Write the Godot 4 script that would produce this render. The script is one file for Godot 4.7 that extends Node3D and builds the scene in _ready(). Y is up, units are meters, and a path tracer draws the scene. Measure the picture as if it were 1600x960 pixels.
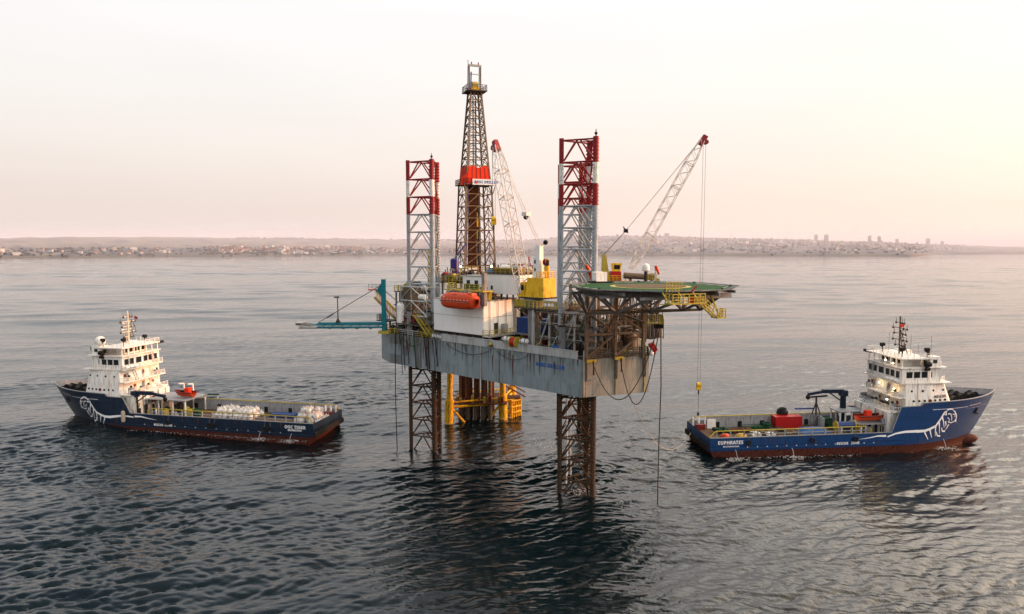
extends Node3D

const EYE := Vector3(0, 44, 0)
var M := {}
var rng := RandomNumberGenerator.new()
var unit_cache := {}


# ---------- mesh building ----------
class Surf:
	var v := PackedVector3Array()
	var n := PackedVector3Array()


class MB:
	var s := {}

	func surf(m) -> Surf:
		if not s.has(m):
			s[m] = Surf.new()
		return s[m]

	func tri(m, a: Vector3, b: Vector3, c: Vector3, na: Vector3, nb: Vector3, nc: Vector3) -> void:
		var f := surf(m)
		if (b - a).cross(c - a).dot(na + nb + nc) > 0.0:
			f.v.append_array(PackedVector3Array([a, c, b]))
			f.n.append_array(PackedVector3Array([na, nc, nb]))
		else:
			f.v.append_array(PackedVector3Array([a, b, c]))
			f.n.append_array(PackedVector3Array([na, nb, nc]))

	func face(m, pts: Array, hint: Vector3) -> void:
		var n: Vector3 = (pts[1] - pts[0]).cross(pts[2] - pts[0])
		if n.length() < 1e-9 and pts.size() > 3:
			n = (pts[2] - pts[0]).cross(pts[3] - pts[0])
		n = n.normalized()
		if n.dot(hint) < 0:
			n = -n
		for i in range(1, pts.size() - 1):
			tri(m, pts[0], pts[i], pts[i + 1], n, n, n)

	func box(m, c: Vector3, size: Vector3, b := Basis()) -> void:
		var h := size * 0.5
		for ax in 3:
			for sg in [-1.0, 1.0]:
				var n := Vector3.ZERO
				n[ax] = sg
				var u := Vector3.ZERO
				var w := Vector3.ZERO
				u[(ax + 1) % 3] = h[(ax + 1) % 3]
				w[(ax + 2) % 3] = h[(ax + 2) % 3]
				var o := n * h[ax]
				face(m, [c + b * (o - u - w), c + b * (o + u - w), c + b * (o + u + w), c + b * (o - u + w)], b * n)

	func span(m, x0: float, x1: float, y0: float, y1: float, z0: float, z1: float) -> void:
		box(m, Vector3(x0 + x1, y0 + y1, z0 + z1) * 0.5, Vector3(absf(x1 - x0), absf(y1 - y0), absf(z1 - z0)))

	func frame_of(a: Vector3, b: Vector3) -> Basis:
		var y := (b - a).normalized()
		var up := Vector3.UP if absf(y.y) < 0.95 else Vector3.RIGHT
		var x := up.cross(y).normalized()
		return Basis(x, y, x.cross(y).normalized())

	func bar(m, a: Vector3, b: Vector3, t: float, t2 := -1.0) -> void:
		box(m, (a + b) * 0.5, Vector3(t, a.distance_to(b), t if t2 < 0 else t2), frame_of(a, b))

	func tube(m, a: Vector3, b: Vector3, r0: float, r1 := -1.0, k := 8, caps := true) -> void:
		if r1 < 0:
			r1 = r0
		var f := frame_of(a, b)
		var d := (b - a).normalized()
		for i in k:
			var p := TAU * i / k
			var q := TAU * (i + 1) / k
			var u := f.x * cos(p) + f.z * sin(p)
			var w := f.x * cos(q) + f.z * sin(q)
			tri(m, a + u * r0, a + w * r0, b + w * r1, u, w, w)
			if r1 > 0:
				tri(m, a + u * r0, b + w * r1, b + u * r1, u, w, u)
			if caps:
				tri(m, a, a + u * r0, a + w * r0, -d, -d, -d)
				if r1 > 0:
					tri(m, b, b + u * r1, b + w * r1, d, d, d)

	func path(m, pts: Array, r: float, k := 6) -> void:
		for i in pts.size() - 1:
			tube(m, pts[i], pts[i + 1], r, r, k, i == 0 or i == pts.size() - 2)

	func loft(m, a: Array, b: Array, cap_a := true, cap_b := true) -> void:  # two polygons of equal count, flat sides
		var ca := Vector3.ZERO
		for p in a:
			ca += p
		for p in b:
			ca += p
		ca /= a.size() + b.size()
		for i in a.size():
			var j := (i + 1) % a.size()
			var mid: Vector3 = (a[i] + a[j] + b[i] + b[j]) * 0.25
			face(m, [a[i], a[j], b[j], b[i]], mid - ca)
		var axis: Vector3 = Vector3.ZERO
		for i in a.size():
			axis += b[i] - a[i]
		if cap_a:
			cap(m, a, -axis)
		if cap_b:
			cap(m, b, axis)

	func cap(m, pts: Array, hint: Vector3) -> void:  # any simple polygon in one plane that is not vertical
		var flat := PackedVector2Array()
		var vertical := absf(hint.normalized().y) < 0.5
		var xmain := absf(hint.x) > absf(hint.z)
		for p in pts:
			flat.append(Vector2(p.x, p.z) if not vertical else (Vector2(p.z, p.y) if xmain else Vector2(p.x, p.y)))
		var t := Geometry2D.triangulate_polygon(flat)
		for i in range(0, t.size(), 3):
			face(m, [pts[t[i]], pts[t[i + 1]], pts[t[i + 2]]], hint)

	func lathe(m, at: Vector3, prof: Array, k := 16, axis := Basis()) -> void:  # prof: Vector2(radius, height)
		for i in prof.size() - 1:
			var p: Vector2 = prof[i]
			var q: Vector2 = prof[i + 1]
			var sl := Vector2(q.y - p.y, p.x - q.x).normalized()
			for j in k:
				var t0 := TAU * j / k
				var t1 := TAU * (j + 1) / k
				var c0 := Vector3(cos(t0), 0, sin(t0))
				var c1 := Vector3(cos(t1), 0, sin(t1))
				var n0 := axis * (c0 * sl.x + Vector3(0, sl.y, 0))
				var n1 := axis * (c1 * sl.x + Vector3(0, sl.y, 0))
				var a := at + axis * (c0 * p.x + Vector3(0, p.y, 0))
				var b := at + axis * (c1 * p.x + Vector3(0, p.y, 0))
				var c := at + axis * (c1 * q.x + Vector3(0, q.y, 0))
				var d := at + axis * (c0 * q.x + Vector3(0, q.y, 0))
				if p.x > 1e-4:
					tri(m, a, b, c, n0, n1, n1)
				if q.x > 1e-4:
					tri(m, a, c, d, n0, n1, n0)

	func ball(m, c: Vector3, r: Vector3, k := 10, rings := 6) -> void:
		for i in rings:
			var a0 := PI * i / rings - PI / 2
			var a1 := PI * (i + 1) / rings - PI / 2
			for j in k:
				var t0 := TAU * j / k
				var t1 := TAU * (j + 1) / k
				var q := [Vector3(cos(a0) * cos(t0), sin(a0), cos(a0) * sin(t0)), Vector3(cos(a0) * cos(t1), sin(a0), cos(a0) * sin(t1)), Vector3(cos(a1) * cos(t1), sin(a1), cos(a1) * sin(t1)), Vector3(cos(a1) * cos(t0), sin(a1), cos(a1) * sin(t0))]
				if i > 0:
					tri(m, c + q[0] * r, c + q[1] * r, c + q[2] * r, q[0], q[1], q[2])
				if i < rings - 1:
					tri(m, c + q[0] * r, c + q[2] * r, c + q[3] * r, q[0], q[2], q[3])

	func rail(m, pts: Array, h := 1.1, r := 0.045, gap := 1.6, m2 = null) -> void:  # posts and three bars
		for i in pts.size() - 1:
			var a: Vector3 = pts[i]
			var b: Vector3 = pts[i + 1]
			var k := maxi(1, int(round(a.distance_to(b) / gap)))
			for j in k + 1:
				if j == 0 and i > 0:
					continue
				var p := a.lerp(b, float(j) / k)
				bar(m if m2 == null else m2, p, p + Vector3(0, h, 0), r * 2)
			for y in [h, h * 0.66, h * 0.33]:
				bar(m, a + Vector3(0, y, 0), b + Vector3(0, y, 0), r * (2.0 if y == h else 1.4))

	func grid(m, g: Array, toward := Vector3.ZERO) -> void:  # rows of points, smooth; normals point along toward, or away from the row's middle
		var nr := g.size()
		var nc: int = g[0].size()
		var nn := []
		for i in nr:
			var row := []
			var mid := Vector3.ZERO
			for p in g[i]:
				mid += p / nc
			for j in nc:
				var du: Vector3 = g[mini(i + 1, nr - 1)][j] - g[maxi(i - 1, 0)][j]
				var dv: Vector3 = g[i][mini(j + 1, nc - 1)] - g[i][maxi(j - 1, 0)]
				if toward == Vector3.ZERO and g[i][0].is_equal_approx(g[i][nc - 1]) and (j == 0 or j == nc - 1):
					dv = g[i][1] - g[i][nc - 2]
				var n := du.cross(dv)
				var out: Vector3 = toward if toward != Vector3.ZERO else g[i][j] - mid
				if n.length() < 1e-9:
					n = out
				n = n.normalized()
				row.append(n if n.dot(out) >= 0 else -n)
			nn.append(row)
		for i in nr - 1:
			for j in nc - 1:
				tri(m, g[i][j], g[i + 1][j], g[i + 1][j + 1], nn[i][j], nn[i + 1][j], nn[i + 1][j + 1])
				tri(m, g[i][j], g[i + 1][j + 1], g[i][j + 1], nn[i][j], nn[i + 1][j + 1], nn[i][j + 1])

	func mesh() -> ArrayMesh:
		var out := ArrayMesh.new()
		for m in s:
			var f: Surf = s[m]
			if f.v.is_empty():
				continue
			var arr := []
			arr.resize(Mesh.ARRAY_MAX)
			arr[Mesh.ARRAY_VERTEX] = f.v
			arr[Mesh.ARRAY_NORMAL] = f.n
			out.add_surface_from_arrays(Mesh.PRIMITIVE_TRIANGLES, arr)
			out.surface_set_material(out.get_surface_count() - 1, m)
		return out


# ---------- nodes ----------
func tag(o: Node, label: String, category: String, group := "") -> void:
	o.set_meta("label", label)
	o.set_meta("category", category)
	if group != "":
		o.set_meta("group", group)


func thing(called: String, label: String, category: String, xf: Transform3D, group := "") -> Node3D:
	var o := Node3D.new()
	o.name = called
	o.transform = xf
	add_child(o, true)
	tag(o, label, category, group)
	return o


func part(parent: Node, called: String, mb: MB, xf := Transform3D()) -> MeshInstance3D:
	var o := MeshInstance3D.new()
	o.name = called
	o.mesh = mb.mesh()
	o.transform = xf
	parent.add_child(o, true)
	return o


func put(parent: Node, called: String, mesh: Mesh, xf: Transform3D) -> MeshInstance3D:
	var o := MeshInstance3D.new()
	o.name = called
	o.mesh = mesh
	o.transform = xf
	parent.add_child(o, true)
	return o


func solo(called: String, mb: MB, label: String, category: String, xf := Transform3D(), group := "") -> MeshInstance3D:
	var o := part(self, called, mb, xf)
	tag(o, label, category, group)
	return o


func unit(kind: String, m: Material) -> Mesh:
	var key := [kind, m]
	if not unit_cache.has(key):
		var b := MB.new()
		if kind == "box":
			b.box(m, Vector3.ZERO, Vector3.ONE)
		elif kind == "pipe":
			b.tube(m, Vector3(0, -0.5, 0), Vector3(0, 0.5, 0), 0.5, 0.5, 8)
		unit_cache[key] = b.mesh()
	return unit_cache[key]


func beam(parent: Node, called: String, a: Vector3, b: Vector3, t: float, m: Material, kind := "box", t2 := -1.0) -> MeshInstance3D:
	var y := (b - a).normalized()
	var up := Vector3.UP if absf(y.y) < 0.95 else Vector3.RIGHT
	var x := up.cross(y).normalized()
	var bs := Basis(x, y, x.cross(y).normalized())
	return put(parent, called, unit(kind, m), Transform3D(Basis(bs.x * t, bs.y * a.distance_to(b), bs.z * (t if t2 < 0 else t2)), (a + b) * 0.5))


func slab(parent: Node, called: String, x0: float, x1: float, y0: float, y1: float, z0: float, z1: float, m: Material) -> MeshInstance3D:
	return put(parent, called, unit("box", m), Transform3D(Basis.from_scale(Vector3(absf(x1 - x0), absf(y1 - y0), absf(z1 - z0))), Vector3(x0 + x1, y0 + y1, z0 + z1) * 0.5))


func words(parent: Node, called: String, text: String, high: float, m: Material, xf: Transform3D, bold := true) -> MeshInstance3D:
	var t := TextMesh.new()
	var f := SystemFont.new()
	f.font_names = PackedStringArray(["Droid Sans"])
	f.font_weight = 700 if bold else 400
	t.font = f
	t.text = text
	t.font_size = 64
	t.pixel_size = high / 46.0
	t.depth = 0.03
	t.material = m
	return put(parent, called, t, xf)


func sag(a: Vector3, b: Vector3, drop: float, k := 10) -> Array:
	var out := []
	for i in k + 1:
		var t := float(i) / k
		out.append(a.lerp(b, t) - Vector3(0, drop * 4 * t * (1 - t), 0))
	return out


# ---------- materials ----------
func lin(r: float, g: float, b: float) -> Color:
	return Color(r, g, b).linear_to_srgb()


func noise_tex(sd: int, freq: float, octaves: int, ramp: Array, size := 512, normal := false, bump := 4.0) -> NoiseTexture2D:
	var n := FastNoiseLite.new()
	n.seed = sd
	n.frequency = freq
	n.fractal_octaves = octaves
	n.noise_type = FastNoiseLite.TYPE_SIMPLEX_SMOOTH
	var t := NoiseTexture2D.new()
	t.width = size
	t.height = size
	t.seamless = true
	t.noise = n
	if normal:
		t.as_normal_map = true
		t.bump_strength = bump
	if not ramp.is_empty():
		var g := Gradient.new()
		g.offsets = PackedFloat32Array(ramp.map(func(x): return x[0]))
		g.colors = PackedColorArray(ramp.map(func(x): return x[1]))
		t.color_ramp = g
	return t


var T := {}


func paint(key: String, r: float, g: float, b: float, rough := 0.55, tex := "blotch", sc := Vector3(0.3, 0.3, 0.3), metal := 0.0) -> StandardMaterial3D:
	var m := StandardMaterial3D.new()
	m.resource_name = key
	m.albedo_color = lin(r, g, b)
	m.roughness = rough
	m.metallic = metal
	m.metallic_specular = 0.34 if rough < 0.6 else 0.2
	if tex != "":
		m.albedo_texture = T[tex]
		m.uv1_triplanar = true
		m.uv1_world_triplanar = true
		m.uv1_scale = sc
	M[key] = m
	return m


func glow(key: String, c: Color, e: float) -> void:
	var m := StandardMaterial3D.new()
	m.resource_name = key
	m.albedo_color = c
	m.emission_enabled = true
	m.emission = c
	m.emission_energy_multiplier = e
	M[key] = m


func make_materials() -> void:
	T.blotch = noise_tex(3, 0.012, 5, [[0.0, Color(0.72, 0.68, 0.63)], [0.45, Color(0.93, 0.92, 0.9)], [1.0, Color(1, 1, 1)]])
	T.streak = noise_tex(8, 0.012, 5, [[0.0, Color(0.66, 0.58, 0.49)], [0.26, Color(0.84, 0.81, 0.77)], [0.45, Color(0.95, 0.95, 0.94)], [1.0, Color(1, 1, 1)]])
	T.rust = noise_tex(15, 0.02, 5, [[0.0, Color(0.5, 0.34, 0.22)], [0.36, Color(0.78, 0.66, 0.54)], [0.55, Color(0.95, 0.93, 0.9)], [1.0, Color(1, 1, 1)]])
	T.clean = noise_tex(21, 0.01, 3, [[0.0, Color(0.88, 0.87, 0.85)], [1.0, Color(1, 1, 1)]], 256)
	var st := Vector3(0.3, 0.035, 0.3)
	for i in 4:
		var k: float = [0.93, 1.0, 1.05, 0.98][i]
		paint("hull%d" % i, 0.225 * k, 0.275 * k, 0.30 * k, 0.5, "streak", Vector3(0.22 + 0.05 * i, 0.03, 0.22 + 0.05 * i))
		paint("grimy%d" % i, 0.165 * k, 0.185 * k, 0.185 * k, 0.6, "streak", Vector3(0.6, 0.03, 0.6))
		paint("bow%d" % i, 0.27 * k, 0.265 * k, 0.235 * k, 0.5, "streak", Vector3(0.25 + 0.05 * i, 0.03, 0.25))  # beige from rust stain, with warm light from the right mixed in
		paint("wood%d" % i, 0.13 * k, 0.085 * k, 0.055 * k * k, 0.85, "blotch", Vector3(1.5, 1.5, 1.5))
		paint("bag%d" % i, 0.80 * k * 0.95, 0.77 * k * 0.95, 0.74 * k * 0.95, 0.85, "clean", Vector3(1, 1, 1))
	paint("bulwark", 0.42, 0.44, 0.44, 0.5, "streak", st)
	paint("deck_steel", 0.12, 0.115, 0.11, 0.8, "rust", Vector3(0.25, 0.25, 0.25))
	paint("dark_steel", 0.05, 0.052, 0.055, 0.6, "rust", Vector3(0.4, 0.4, 0.4))
	paint("grey_steel", 0.20, 0.205, 0.21, 0.55, "streak", Vector3(0.4, 0.1, 0.4))
	paint("pale_steel", 0.38, 0.38, 0.36, 0.5, "streak", Vector3(0.4, 0.1, 0.4))
	paint("frame_steel", 0.15, 0.14, 0.12, 0.6, "rust", Vector3(0.5, 0.15, 0.5))
	paint("leg_grey", 0.33, 0.37, 0.41, 0.45, "streak", Vector3(0.5, 0.1, 0.5))
	paint("leg_red", 0.26, 0.014, 0.018, 0.5, "blotch", Vector3(0.5, 0.5, 0.5))
	paint("leg_white", 0.72, 0.72, 0.71, 0.5, "streak", Vector3(0.5, 0.1, 0.5))
	paint("leg_rust", 0.075, 0.054, 0.039, 0.8, "rust", Vector3(0.35, 0.2, 0.35))
	paint("leg_wet", 0.06, 0.04, 0.025, 0.5, "rust", Vector3(0.35, 0.2, 0.35))
	paint("white", 0.86, 0.855, 0.83, 0.45, "clean", Vector3(0.12, 0.02, 0.12))
	paint("white_clean", 0.84, 0.83, 0.81, 0.4, "clean", Vector3(0.3, 0.3, 0.3))
	paint("cream", 0.66, 0.55, 0.42, 0.5, "streak", Vector3(0.3, 0.05, 0.3))
	paint("yellow", 0.80, 0.47, 0.02, 0.45, "streak", Vector3(0.3, 0.08, 0.3))
	paint("rail_yellow", 0.42, 0.33, 0.04, 0.5, "blotch", Vector3(0.5, 0.5, 0.5))
	paint("jacket_yellow", 0.74, 0.48, 0.015, 0.5, "rust", Vector3(0.25, 0.06, 0.25))
	paint("orange", 0.60, 0.06, 0.012, 0.4, "clean", Vector3(0.5, 0.5, 0.5))
	paint("banner_red", 0.75, 0.05, 0.02, 0.7, "blotch", Vector3(0.4, 0.4, 0.4))
	paint("red", 0.42, 0.012, 0.012, 0.45, "blotch", Vector3(0.4, 0.4, 0.4))
	paint("dull_red", 0.2, 0.02, 0.02, 0.5, "rust", Vector3(0.4, 0.4, 0.4))
	paint("teal", 0.0, 0.17, 0.23, 0.45, "blotch", Vector3(0.4, 0.2, 0.4))
	paint("brown", 0.16, 0.115, 0.075, 0.7, "streak", Vector3(0.5, 0.1, 0.5))
	paint("rust_brown", 0.11, 0.05, 0.03, 0.8, "rust", Vector3(0.4, 0.1, 0.4))
	paint("pipe_blue", 0.03, 0.03, 0.22, 0.4, "blotch")
	paint("box_blue", 0.012, 0.05, 0.2, 0.45, "blotch")
	paint("tarp_blue", 0.02, 0.12, 0.34, 0.5, "blotch", Vector3(0.8, 0.8, 0.8))
	paint("deck_green", 0.026, 0.085, 0.035, 0.95, "blotch", Vector3(0.2, 0.2, 0.2))
	paint("dark_green", 0.015, 0.06, 0.03, 0.7, "blotch")
	paint("net", 0.19, 0.16, 0.12, 0.9, "blotch", Vector3(1, 1, 1))
	paint("black", 0.012, 0.012, 0.013, 0.6, "")
	paint("rubber", 0.018, 0.017, 0.016, 0.85, "")
	paint("rope", 0.05, 0.042, 0.035, 0.9, "")
	paint("pale_rope", 0.35, 0.3, 0.25, 0.9, "")
	paint("wire", 0.12, 0.11, 0.1, 0.6, "")
	paint("stain", 0.10, 0.085, 0.07, 0.8, "rust", Vector3(0.8, 0.1, 0.8))
	paint("rust_run", 0.13, 0.065, 0.035, 0.85, "rust", Vector3(0.8, 0.1, 0.8))
	paint("sign_blue", 0.01, 0.10, 0.36, 0.5, "")
	paint("lettering", 0.8, 0.8, 0.8, 0.6, "")
	paint("ink", 0.02, 0.02, 0.025, 0.6, "")
	paint("glass", 0.008, 0.01, 0.012, 0.06, "")
	paint("navy", 0.004, 0.017, 0.042, 0.38, "streak", Vector3(0.2, 0.04, 0.2))  # navy hull paint, with part of that side's shade put into the colour
	paint("ship_blue", 0.005, 0.043, 0.15, 0.42, "streak", Vector3(0.55, 0.07, 0.55))
	paint("antifoul", 0.075, 0.024, 0.019, 0.65, "rust", Vector3(0.2, 0.06, 0.2))
	paint("ship_white", 0.80, 0.775, 0.74, 0.5, "streak", Vector3(0.35, 0.05, 0.35))
	paint("dull_white", 0.42, 0.43, 0.40, 0.8, "blotch")
	paint("ship_grey", 0.27, 0.28, 0.30, 0.55, "streak", Vector3(0.3, 0.06, 0.3))
	paint("foredeck", 0.10, 0.11, 0.13, 0.7, "rust", Vector3(0.3, 0.3, 0.3))
	paint("foam", 0.6, 0.62, 0.63, 0.9, "")
	M.foam.roughness = 0.95
	glow("lamp", Color(1.0, 0.72, 0.35), 6.0)
	glow("lamp_white", Color(1.0, 0.92, 0.75), 6.0)


# ---------- rig frames ----------
const LX := Vector2(-27.0, -149.7)
const UX := Vector2(0.7374, 0.6755)


func R(s: float, d: float, h: float) -> Vector3:  # along the long side, inward from it, height
	var p := LX + UX * s + Vector2(UX.y, -UX.x) * d
	return Vector3(p.x, h, p.y)


func RT(s: float, d: float, h: float, turn := 0.0) -> Transform3D:
	return Transform3D(Basis(Vector3(UX.x, 0, UX.y), Vector3.UP, Vector3(-UX.y, 0, UX.x)) * Basis(Vector3.UP, turn), R(s, d, h))


const BX := Vector2(0.9368, -0.3498)


func BT(p: Vector3, turn := 0.0) -> Transform3D:  # frame squared to the bow
	return Transform3D(Basis(Vector3(BX.x, 0, BX.y), Vector3.UP, Vector3(-BX.y, 0, BX.x)) * Basis(Vector3.UP, turn), p)


# ---------- camera, sky, sun ----------
func make_light() -> void:
	var cam := Camera3D.new()
	cam.name = "camera"
	cam.position = EYE
	cam.rotation = Vector3(-atan(94.0 / 1070.0), 0, 0)
	cam.fov = rad_to_deg(2.0 * atan(480.0 / 1070.0))
	cam.near = 0.5
	cam.far = 70000
	add_child(cam)
	cam.current = true
	var sun_dir := Vector3(0.97, 0.14, -0.12).normalized()
	var w := 1024
	var hh := 512
	var im := Image.create(w, hh, false, Image.FORMAT_RGBF)
	var keys := [[-90.0, Color(0.56, 0.495, 0.465)], [0.0, Color(0.56, 0.495, 0.465)], [3.0, Color(0.58, 0.505, 0.458)], [7.0, Color(0.625, 0.582, 0.532)], [12.0, Color(0.652, 0.638, 0.605)], [19.0, Color(0.672, 0.670, 0.664)], [27.0, Color(0.76, 0.775, 0.79)], [38.0, Color(0.51, 0.585, 0.66)], [55.0, Color(0.23, 0.32, 0.41)], [90.0, Color(0.13, 0.21, 0.30)]]
	var n := FastNoiseLite.new()
	n.seed = 5
	n.frequency = 1.3
	n.fractal_octaves = 3
	for y in hh:
		var el := PI / 2 - PI * (y + 0.5) / hh
		var ed := rad_to_deg(el)
		var k := 0
		while k < keys.size() - 2 and ed > keys[k + 1][0]:
			k += 1
		var base: Color = keys[k][1].lerp(keys[k + 1][1], clampf((ed - keys[k][0]) / (keys[k + 1][0] - keys[k][0]), 0, 1))
		for x in w:
			var az := TAU * (x + 0.5) / w
			var dir := Vector3(cos(el) * sin(az), sin(el), -cos(el) * cos(az))
			var c := dir.dot(sun_dir)
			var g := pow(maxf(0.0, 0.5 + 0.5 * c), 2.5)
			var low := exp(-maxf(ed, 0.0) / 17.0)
			var fill_lift := smoothstep(17.0, 30.0, ed) * exp(-maxf(0.0, ed - 34.0) / 24.0)  # extra sky brightness added above the view, warming the water and rig
			var f := 0.97 + (0.52 * exp(-maxf(ed, 0.0) / 12.0) + 2.6 * fill_lift) * g + 0.03 * n.get_noise_3d(dir.x * 1.5, dir.y * 9.0, dir.z * 1.5)
			var halo_and_fill := 2.6 * exp(-pow(acos(clampf(c, -1, 1)) / 0.42, 2.0)) * smoothstep(-1.0, 6.0, ed) + 4.4 * exp(-pow(acos(clampf(c, -1, 1)) / 0.85, 2.0)) * smoothstep(18.0, 31.0, ed)  # sun aureole plus warm glow added above the view to brighten the water
			var r := base.r * f * (1.0 + 0.10 * low * g)
			var gr := base.g * f * (0.995 - 0.12 * g * low)
			var b := base.b * f * (1.02 - 0.28 * g * low)
			im.set_pixel(x, y, Color(r + halo_and_fill, gr + halo_and_fill * 0.70, b + halo_and_fill * 0.38))
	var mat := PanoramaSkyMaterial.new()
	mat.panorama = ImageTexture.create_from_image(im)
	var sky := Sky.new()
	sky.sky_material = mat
	var env := Environment.new()
	env.background_mode = Environment.BG_SKY
	env.sky = sky
	env.tonemap_mode = Environment.TONE_MAPPER_LINEAR
	env.tonemap_exposure = 1.5
	env.sdfgi_enabled = true
	env.ssao_enabled = true
	env.ssil_enabled = true
	env.fog_enabled = true
	env.fog_density = 0.000012
	env.fog_light_color = Color(0.93, 0.87, 0.85)
	env.volumetric_fog_enabled = true
	env.volumetric_fog_density = 0.0
	var we := WorldEnvironment.new()
	we.name = "daylight"
	we.environment = env
	add_child(we)
	var sun := DirectionalLight3D.new()
	sun.name = "sun"
	sun.light_color = Color(1.0, 0.66, 0.45)
	sun.light_energy = 1.0
	sun.light_angular_distance = 2.0
	sun.shadow_enabled = true
	add_child(sun)
	sun.look_at_from_position(Vector3.ZERO, -sun_dir)


# ---------- sea ----------
func make_sea() -> void:
	var m := StandardMaterial3D.new()
	m.resource_name = "sea_water"
	m.albedo_color = lin(0.0009, 0.0048, 0.0065)
	m.roughness = 0.06
	m.metallic_specular = 0.38
	m.normal_enabled = true
	m.normal_texture = noise_tex(44, 0.012, 5, [], 1024, true, 10.0)
	m.normal_scale = 0.28
	m.uv1_scale = Vector3(1, 1, 1)
	var r2 := RandomNumberGenerator.new()
	r2.seed = 91
	var kx := PackedFloat32Array()
	var kz := PackedFloat32Array()
	var am := PackedFloat32Array()
	var ph := PackedFloat32Array()
	var wl := PackedFloat32Array()
	for i in 32:
		var l := 0.8 * pow(15.0, pow(float(i) / 31.0, 1.1))
		var a := deg_to_rad(72.0) + r2.randfn(0, 0.48)
		var k := TAU / l
		kx.append(k * cos(a))
		kz.append(k * sin(a))
		am.append(0.074 * exp(-pow(log(l / 2.1) / 1.25, 2.0)) / k)
		ph.append(r2.randf() * TAU)
		wl.append(l)
	for i in 12:  # long low swell
		var l := 16.0 * pow(5.5, i / 11.0)
		var a := deg_to_rad(84.0) + r2.randfn(0, 0.3)
		kx.append(TAU / l * cos(a))
		kz.append(TAU / l * sin(a))
		am.append(0.021 / (TAU / l))
		ph.append(r2.randf() * TAU)
		wl.append(l)
	var bend := FastNoiseLite.new()
	bend.seed = 17
	bend.frequency = 0.014
	var gust := FastNoiseLite.new()
	gust.seed = 6
	gust.frequency = 0.008
	gust.fractal_octaves = 3
	var rows := [30.0]
	while rows[-1] < 760.0:
		rows.append(rows[-1] * (1.0032 if rows[-1] > 64 else 1.02))
	var near_count := rows.size()
	while rows[-1] < 3300.0:
		rows.append(rows[-1] * 1.0065)
	for x in [4600.0, 7000.0, 11000.0, 18000.0, 30000.0, 45000.0]:
		rows.append(x)
	var az := []
	var a := -46.0
	while a < 46.01:
		az.append(deg_to_rad(a))
		a += 0.125
	var cols := az.size()
	var v := PackedVector3Array()
	var nn := PackedVector3Array()
	var uv := PackedVector2Array()
	var idx := PackedInt32Array()
	v.resize(rows.size() * cols)
	nn.resize(v.size())
	uv.resize(v.size())
	var p := 0
	for i in rows.size():
		var r: float = rows[i]
		var fade := clampf((760.0 - r) / 480.0, 0, 1) * lerpf(1.0, 0.45, smoothstep(110.0, 380.0, r))
		var far := clampf((3300.0 - r) / 1200.0, 0, 1)
		var step := r * (0.0026 if r < 760.0 else 0.0055)
		var first := 0
		while first < 32 and wl[first] < step * 2.3:
			first += 1
		for j in cols:
			var x: float = r * sin(az[j])
			var z: float = -r * cos(az[j])
			var hgt := 0.0
			var sx := 0.0
			var sz := 0.0
			var ox := 0.0
			var oz := 0.0
			if far > 0.0:
				if fade > 0.0:
					var g := fade * clampf(0.92 + 1.3 * gust.get_noise_2d(x, z * 1.5), 0.6, 1.5)
					var bx := x + 4.5 * bend.get_noise_2d(x, z)
					var bz := z + 4.5 * bend.get_noise_2d(x + 500.0, z)
					for q in range(first, 32):
						var t := kx[q] * bx + kz[q] * bz + ph[q]
						var c := cos(t) * am[q]
						hgt += sin(t) * am[q]
						sx += c * kx[q]
						sz += c * kz[q]
					hgt *= g
					sx *= g
					sz *= g
					ox = -sx * 0.5
					oz = -sz * 0.5
				var gl := far * clampf(0.9 + 1.2 * gust.get_noise_2d(x * 0.2 + 900.0, z * 0.5), 0.2, 1.8)
				for q in range(32, 44):
					if wl[q] > step * 2.3:
						var t := kx[q] * x + kz[q] * z + ph[q]
						var c := cos(t) * am[q] * gl
						hgt += sin(t) * am[q] * gl
						sx += c * kx[q]
						sz += c * kz[q]
			v[p] = Vector3(x + ox, hgt, z + oz)
			nn[p] = Vector3(-sx, 1, -sz).normalized()
			uv[p] = Vector2(x / 19.0, z / 11.0)
			p += 1
	for i in rows.size() - 1:
		for j in cols - 1:
			var q := i * cols + j
			idx.append_array(PackedInt32Array([q, q + cols, q + 1, q + 1, q + cols, q + cols + 1]))
	# calm rest of the disc: everything that the detailed fan leaves out
	var extra := [0.0, 30.0, 100.0, 300.0, 760.0, 3200.0, 11000.0, 45000.0]
	for i in extra.size() - 1:
		for j in 40:
			var a0 := deg_to_rad(46.0 + (360.0 - 92.0) * j / 40.0)
			var a1 := deg_to_rad(46.0 + (360.0 - 92.0) * (j + 1) / 40.0)
			var b0 := v.size()
			for c in [[extra[i], a0], [extra[i], a1], [extra[i + 1], a1], [extra[i + 1], a0]]:
				v.append(Vector3(c[0] * sin(c[1]), 0, -c[0] * cos(c[1])))
				nn.append(Vector3.UP)
				uv.append(Vector2(c[0] * sin(c[1]) / 19.0, -c[0] * cos(c[1]) / 11.0))
			idx.append_array(PackedInt32Array([b0, b0 + 2, b0 + 1, b0, b0 + 3, b0 + 2]))
	var b1 := v.size()
	for j in 17:
		var a0 := deg_to_rad(-46.0 + 92.0 * j / 16.0)
		v.append(Vector3(30.0 * sin(a0), 0, -30.0 * cos(a0)))
		nn.append(Vector3.UP)
		uv.append(Vector2(30 * sin(a0) / 26.0, -30 * cos(a0) / 13.0))
	v.append(Vector3.ZERO)
	nn.append(Vector3.UP)
	uv.append(Vector2.ZERO)
	for j in 16:
		idx.append_array(PackedInt32Array([b1 + 17, b1 + j, b1 + j + 1]))
	var arr := []
	arr.resize(Mesh.ARRAY_MAX)
	arr[Mesh.ARRAY_VERTEX] = v
	arr[Mesh.ARRAY_NORMAL] = nn
	arr[Mesh.ARRAY_TEX_UV] = uv
	arr[Mesh.ARRAY_INDEX] = idx
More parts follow.
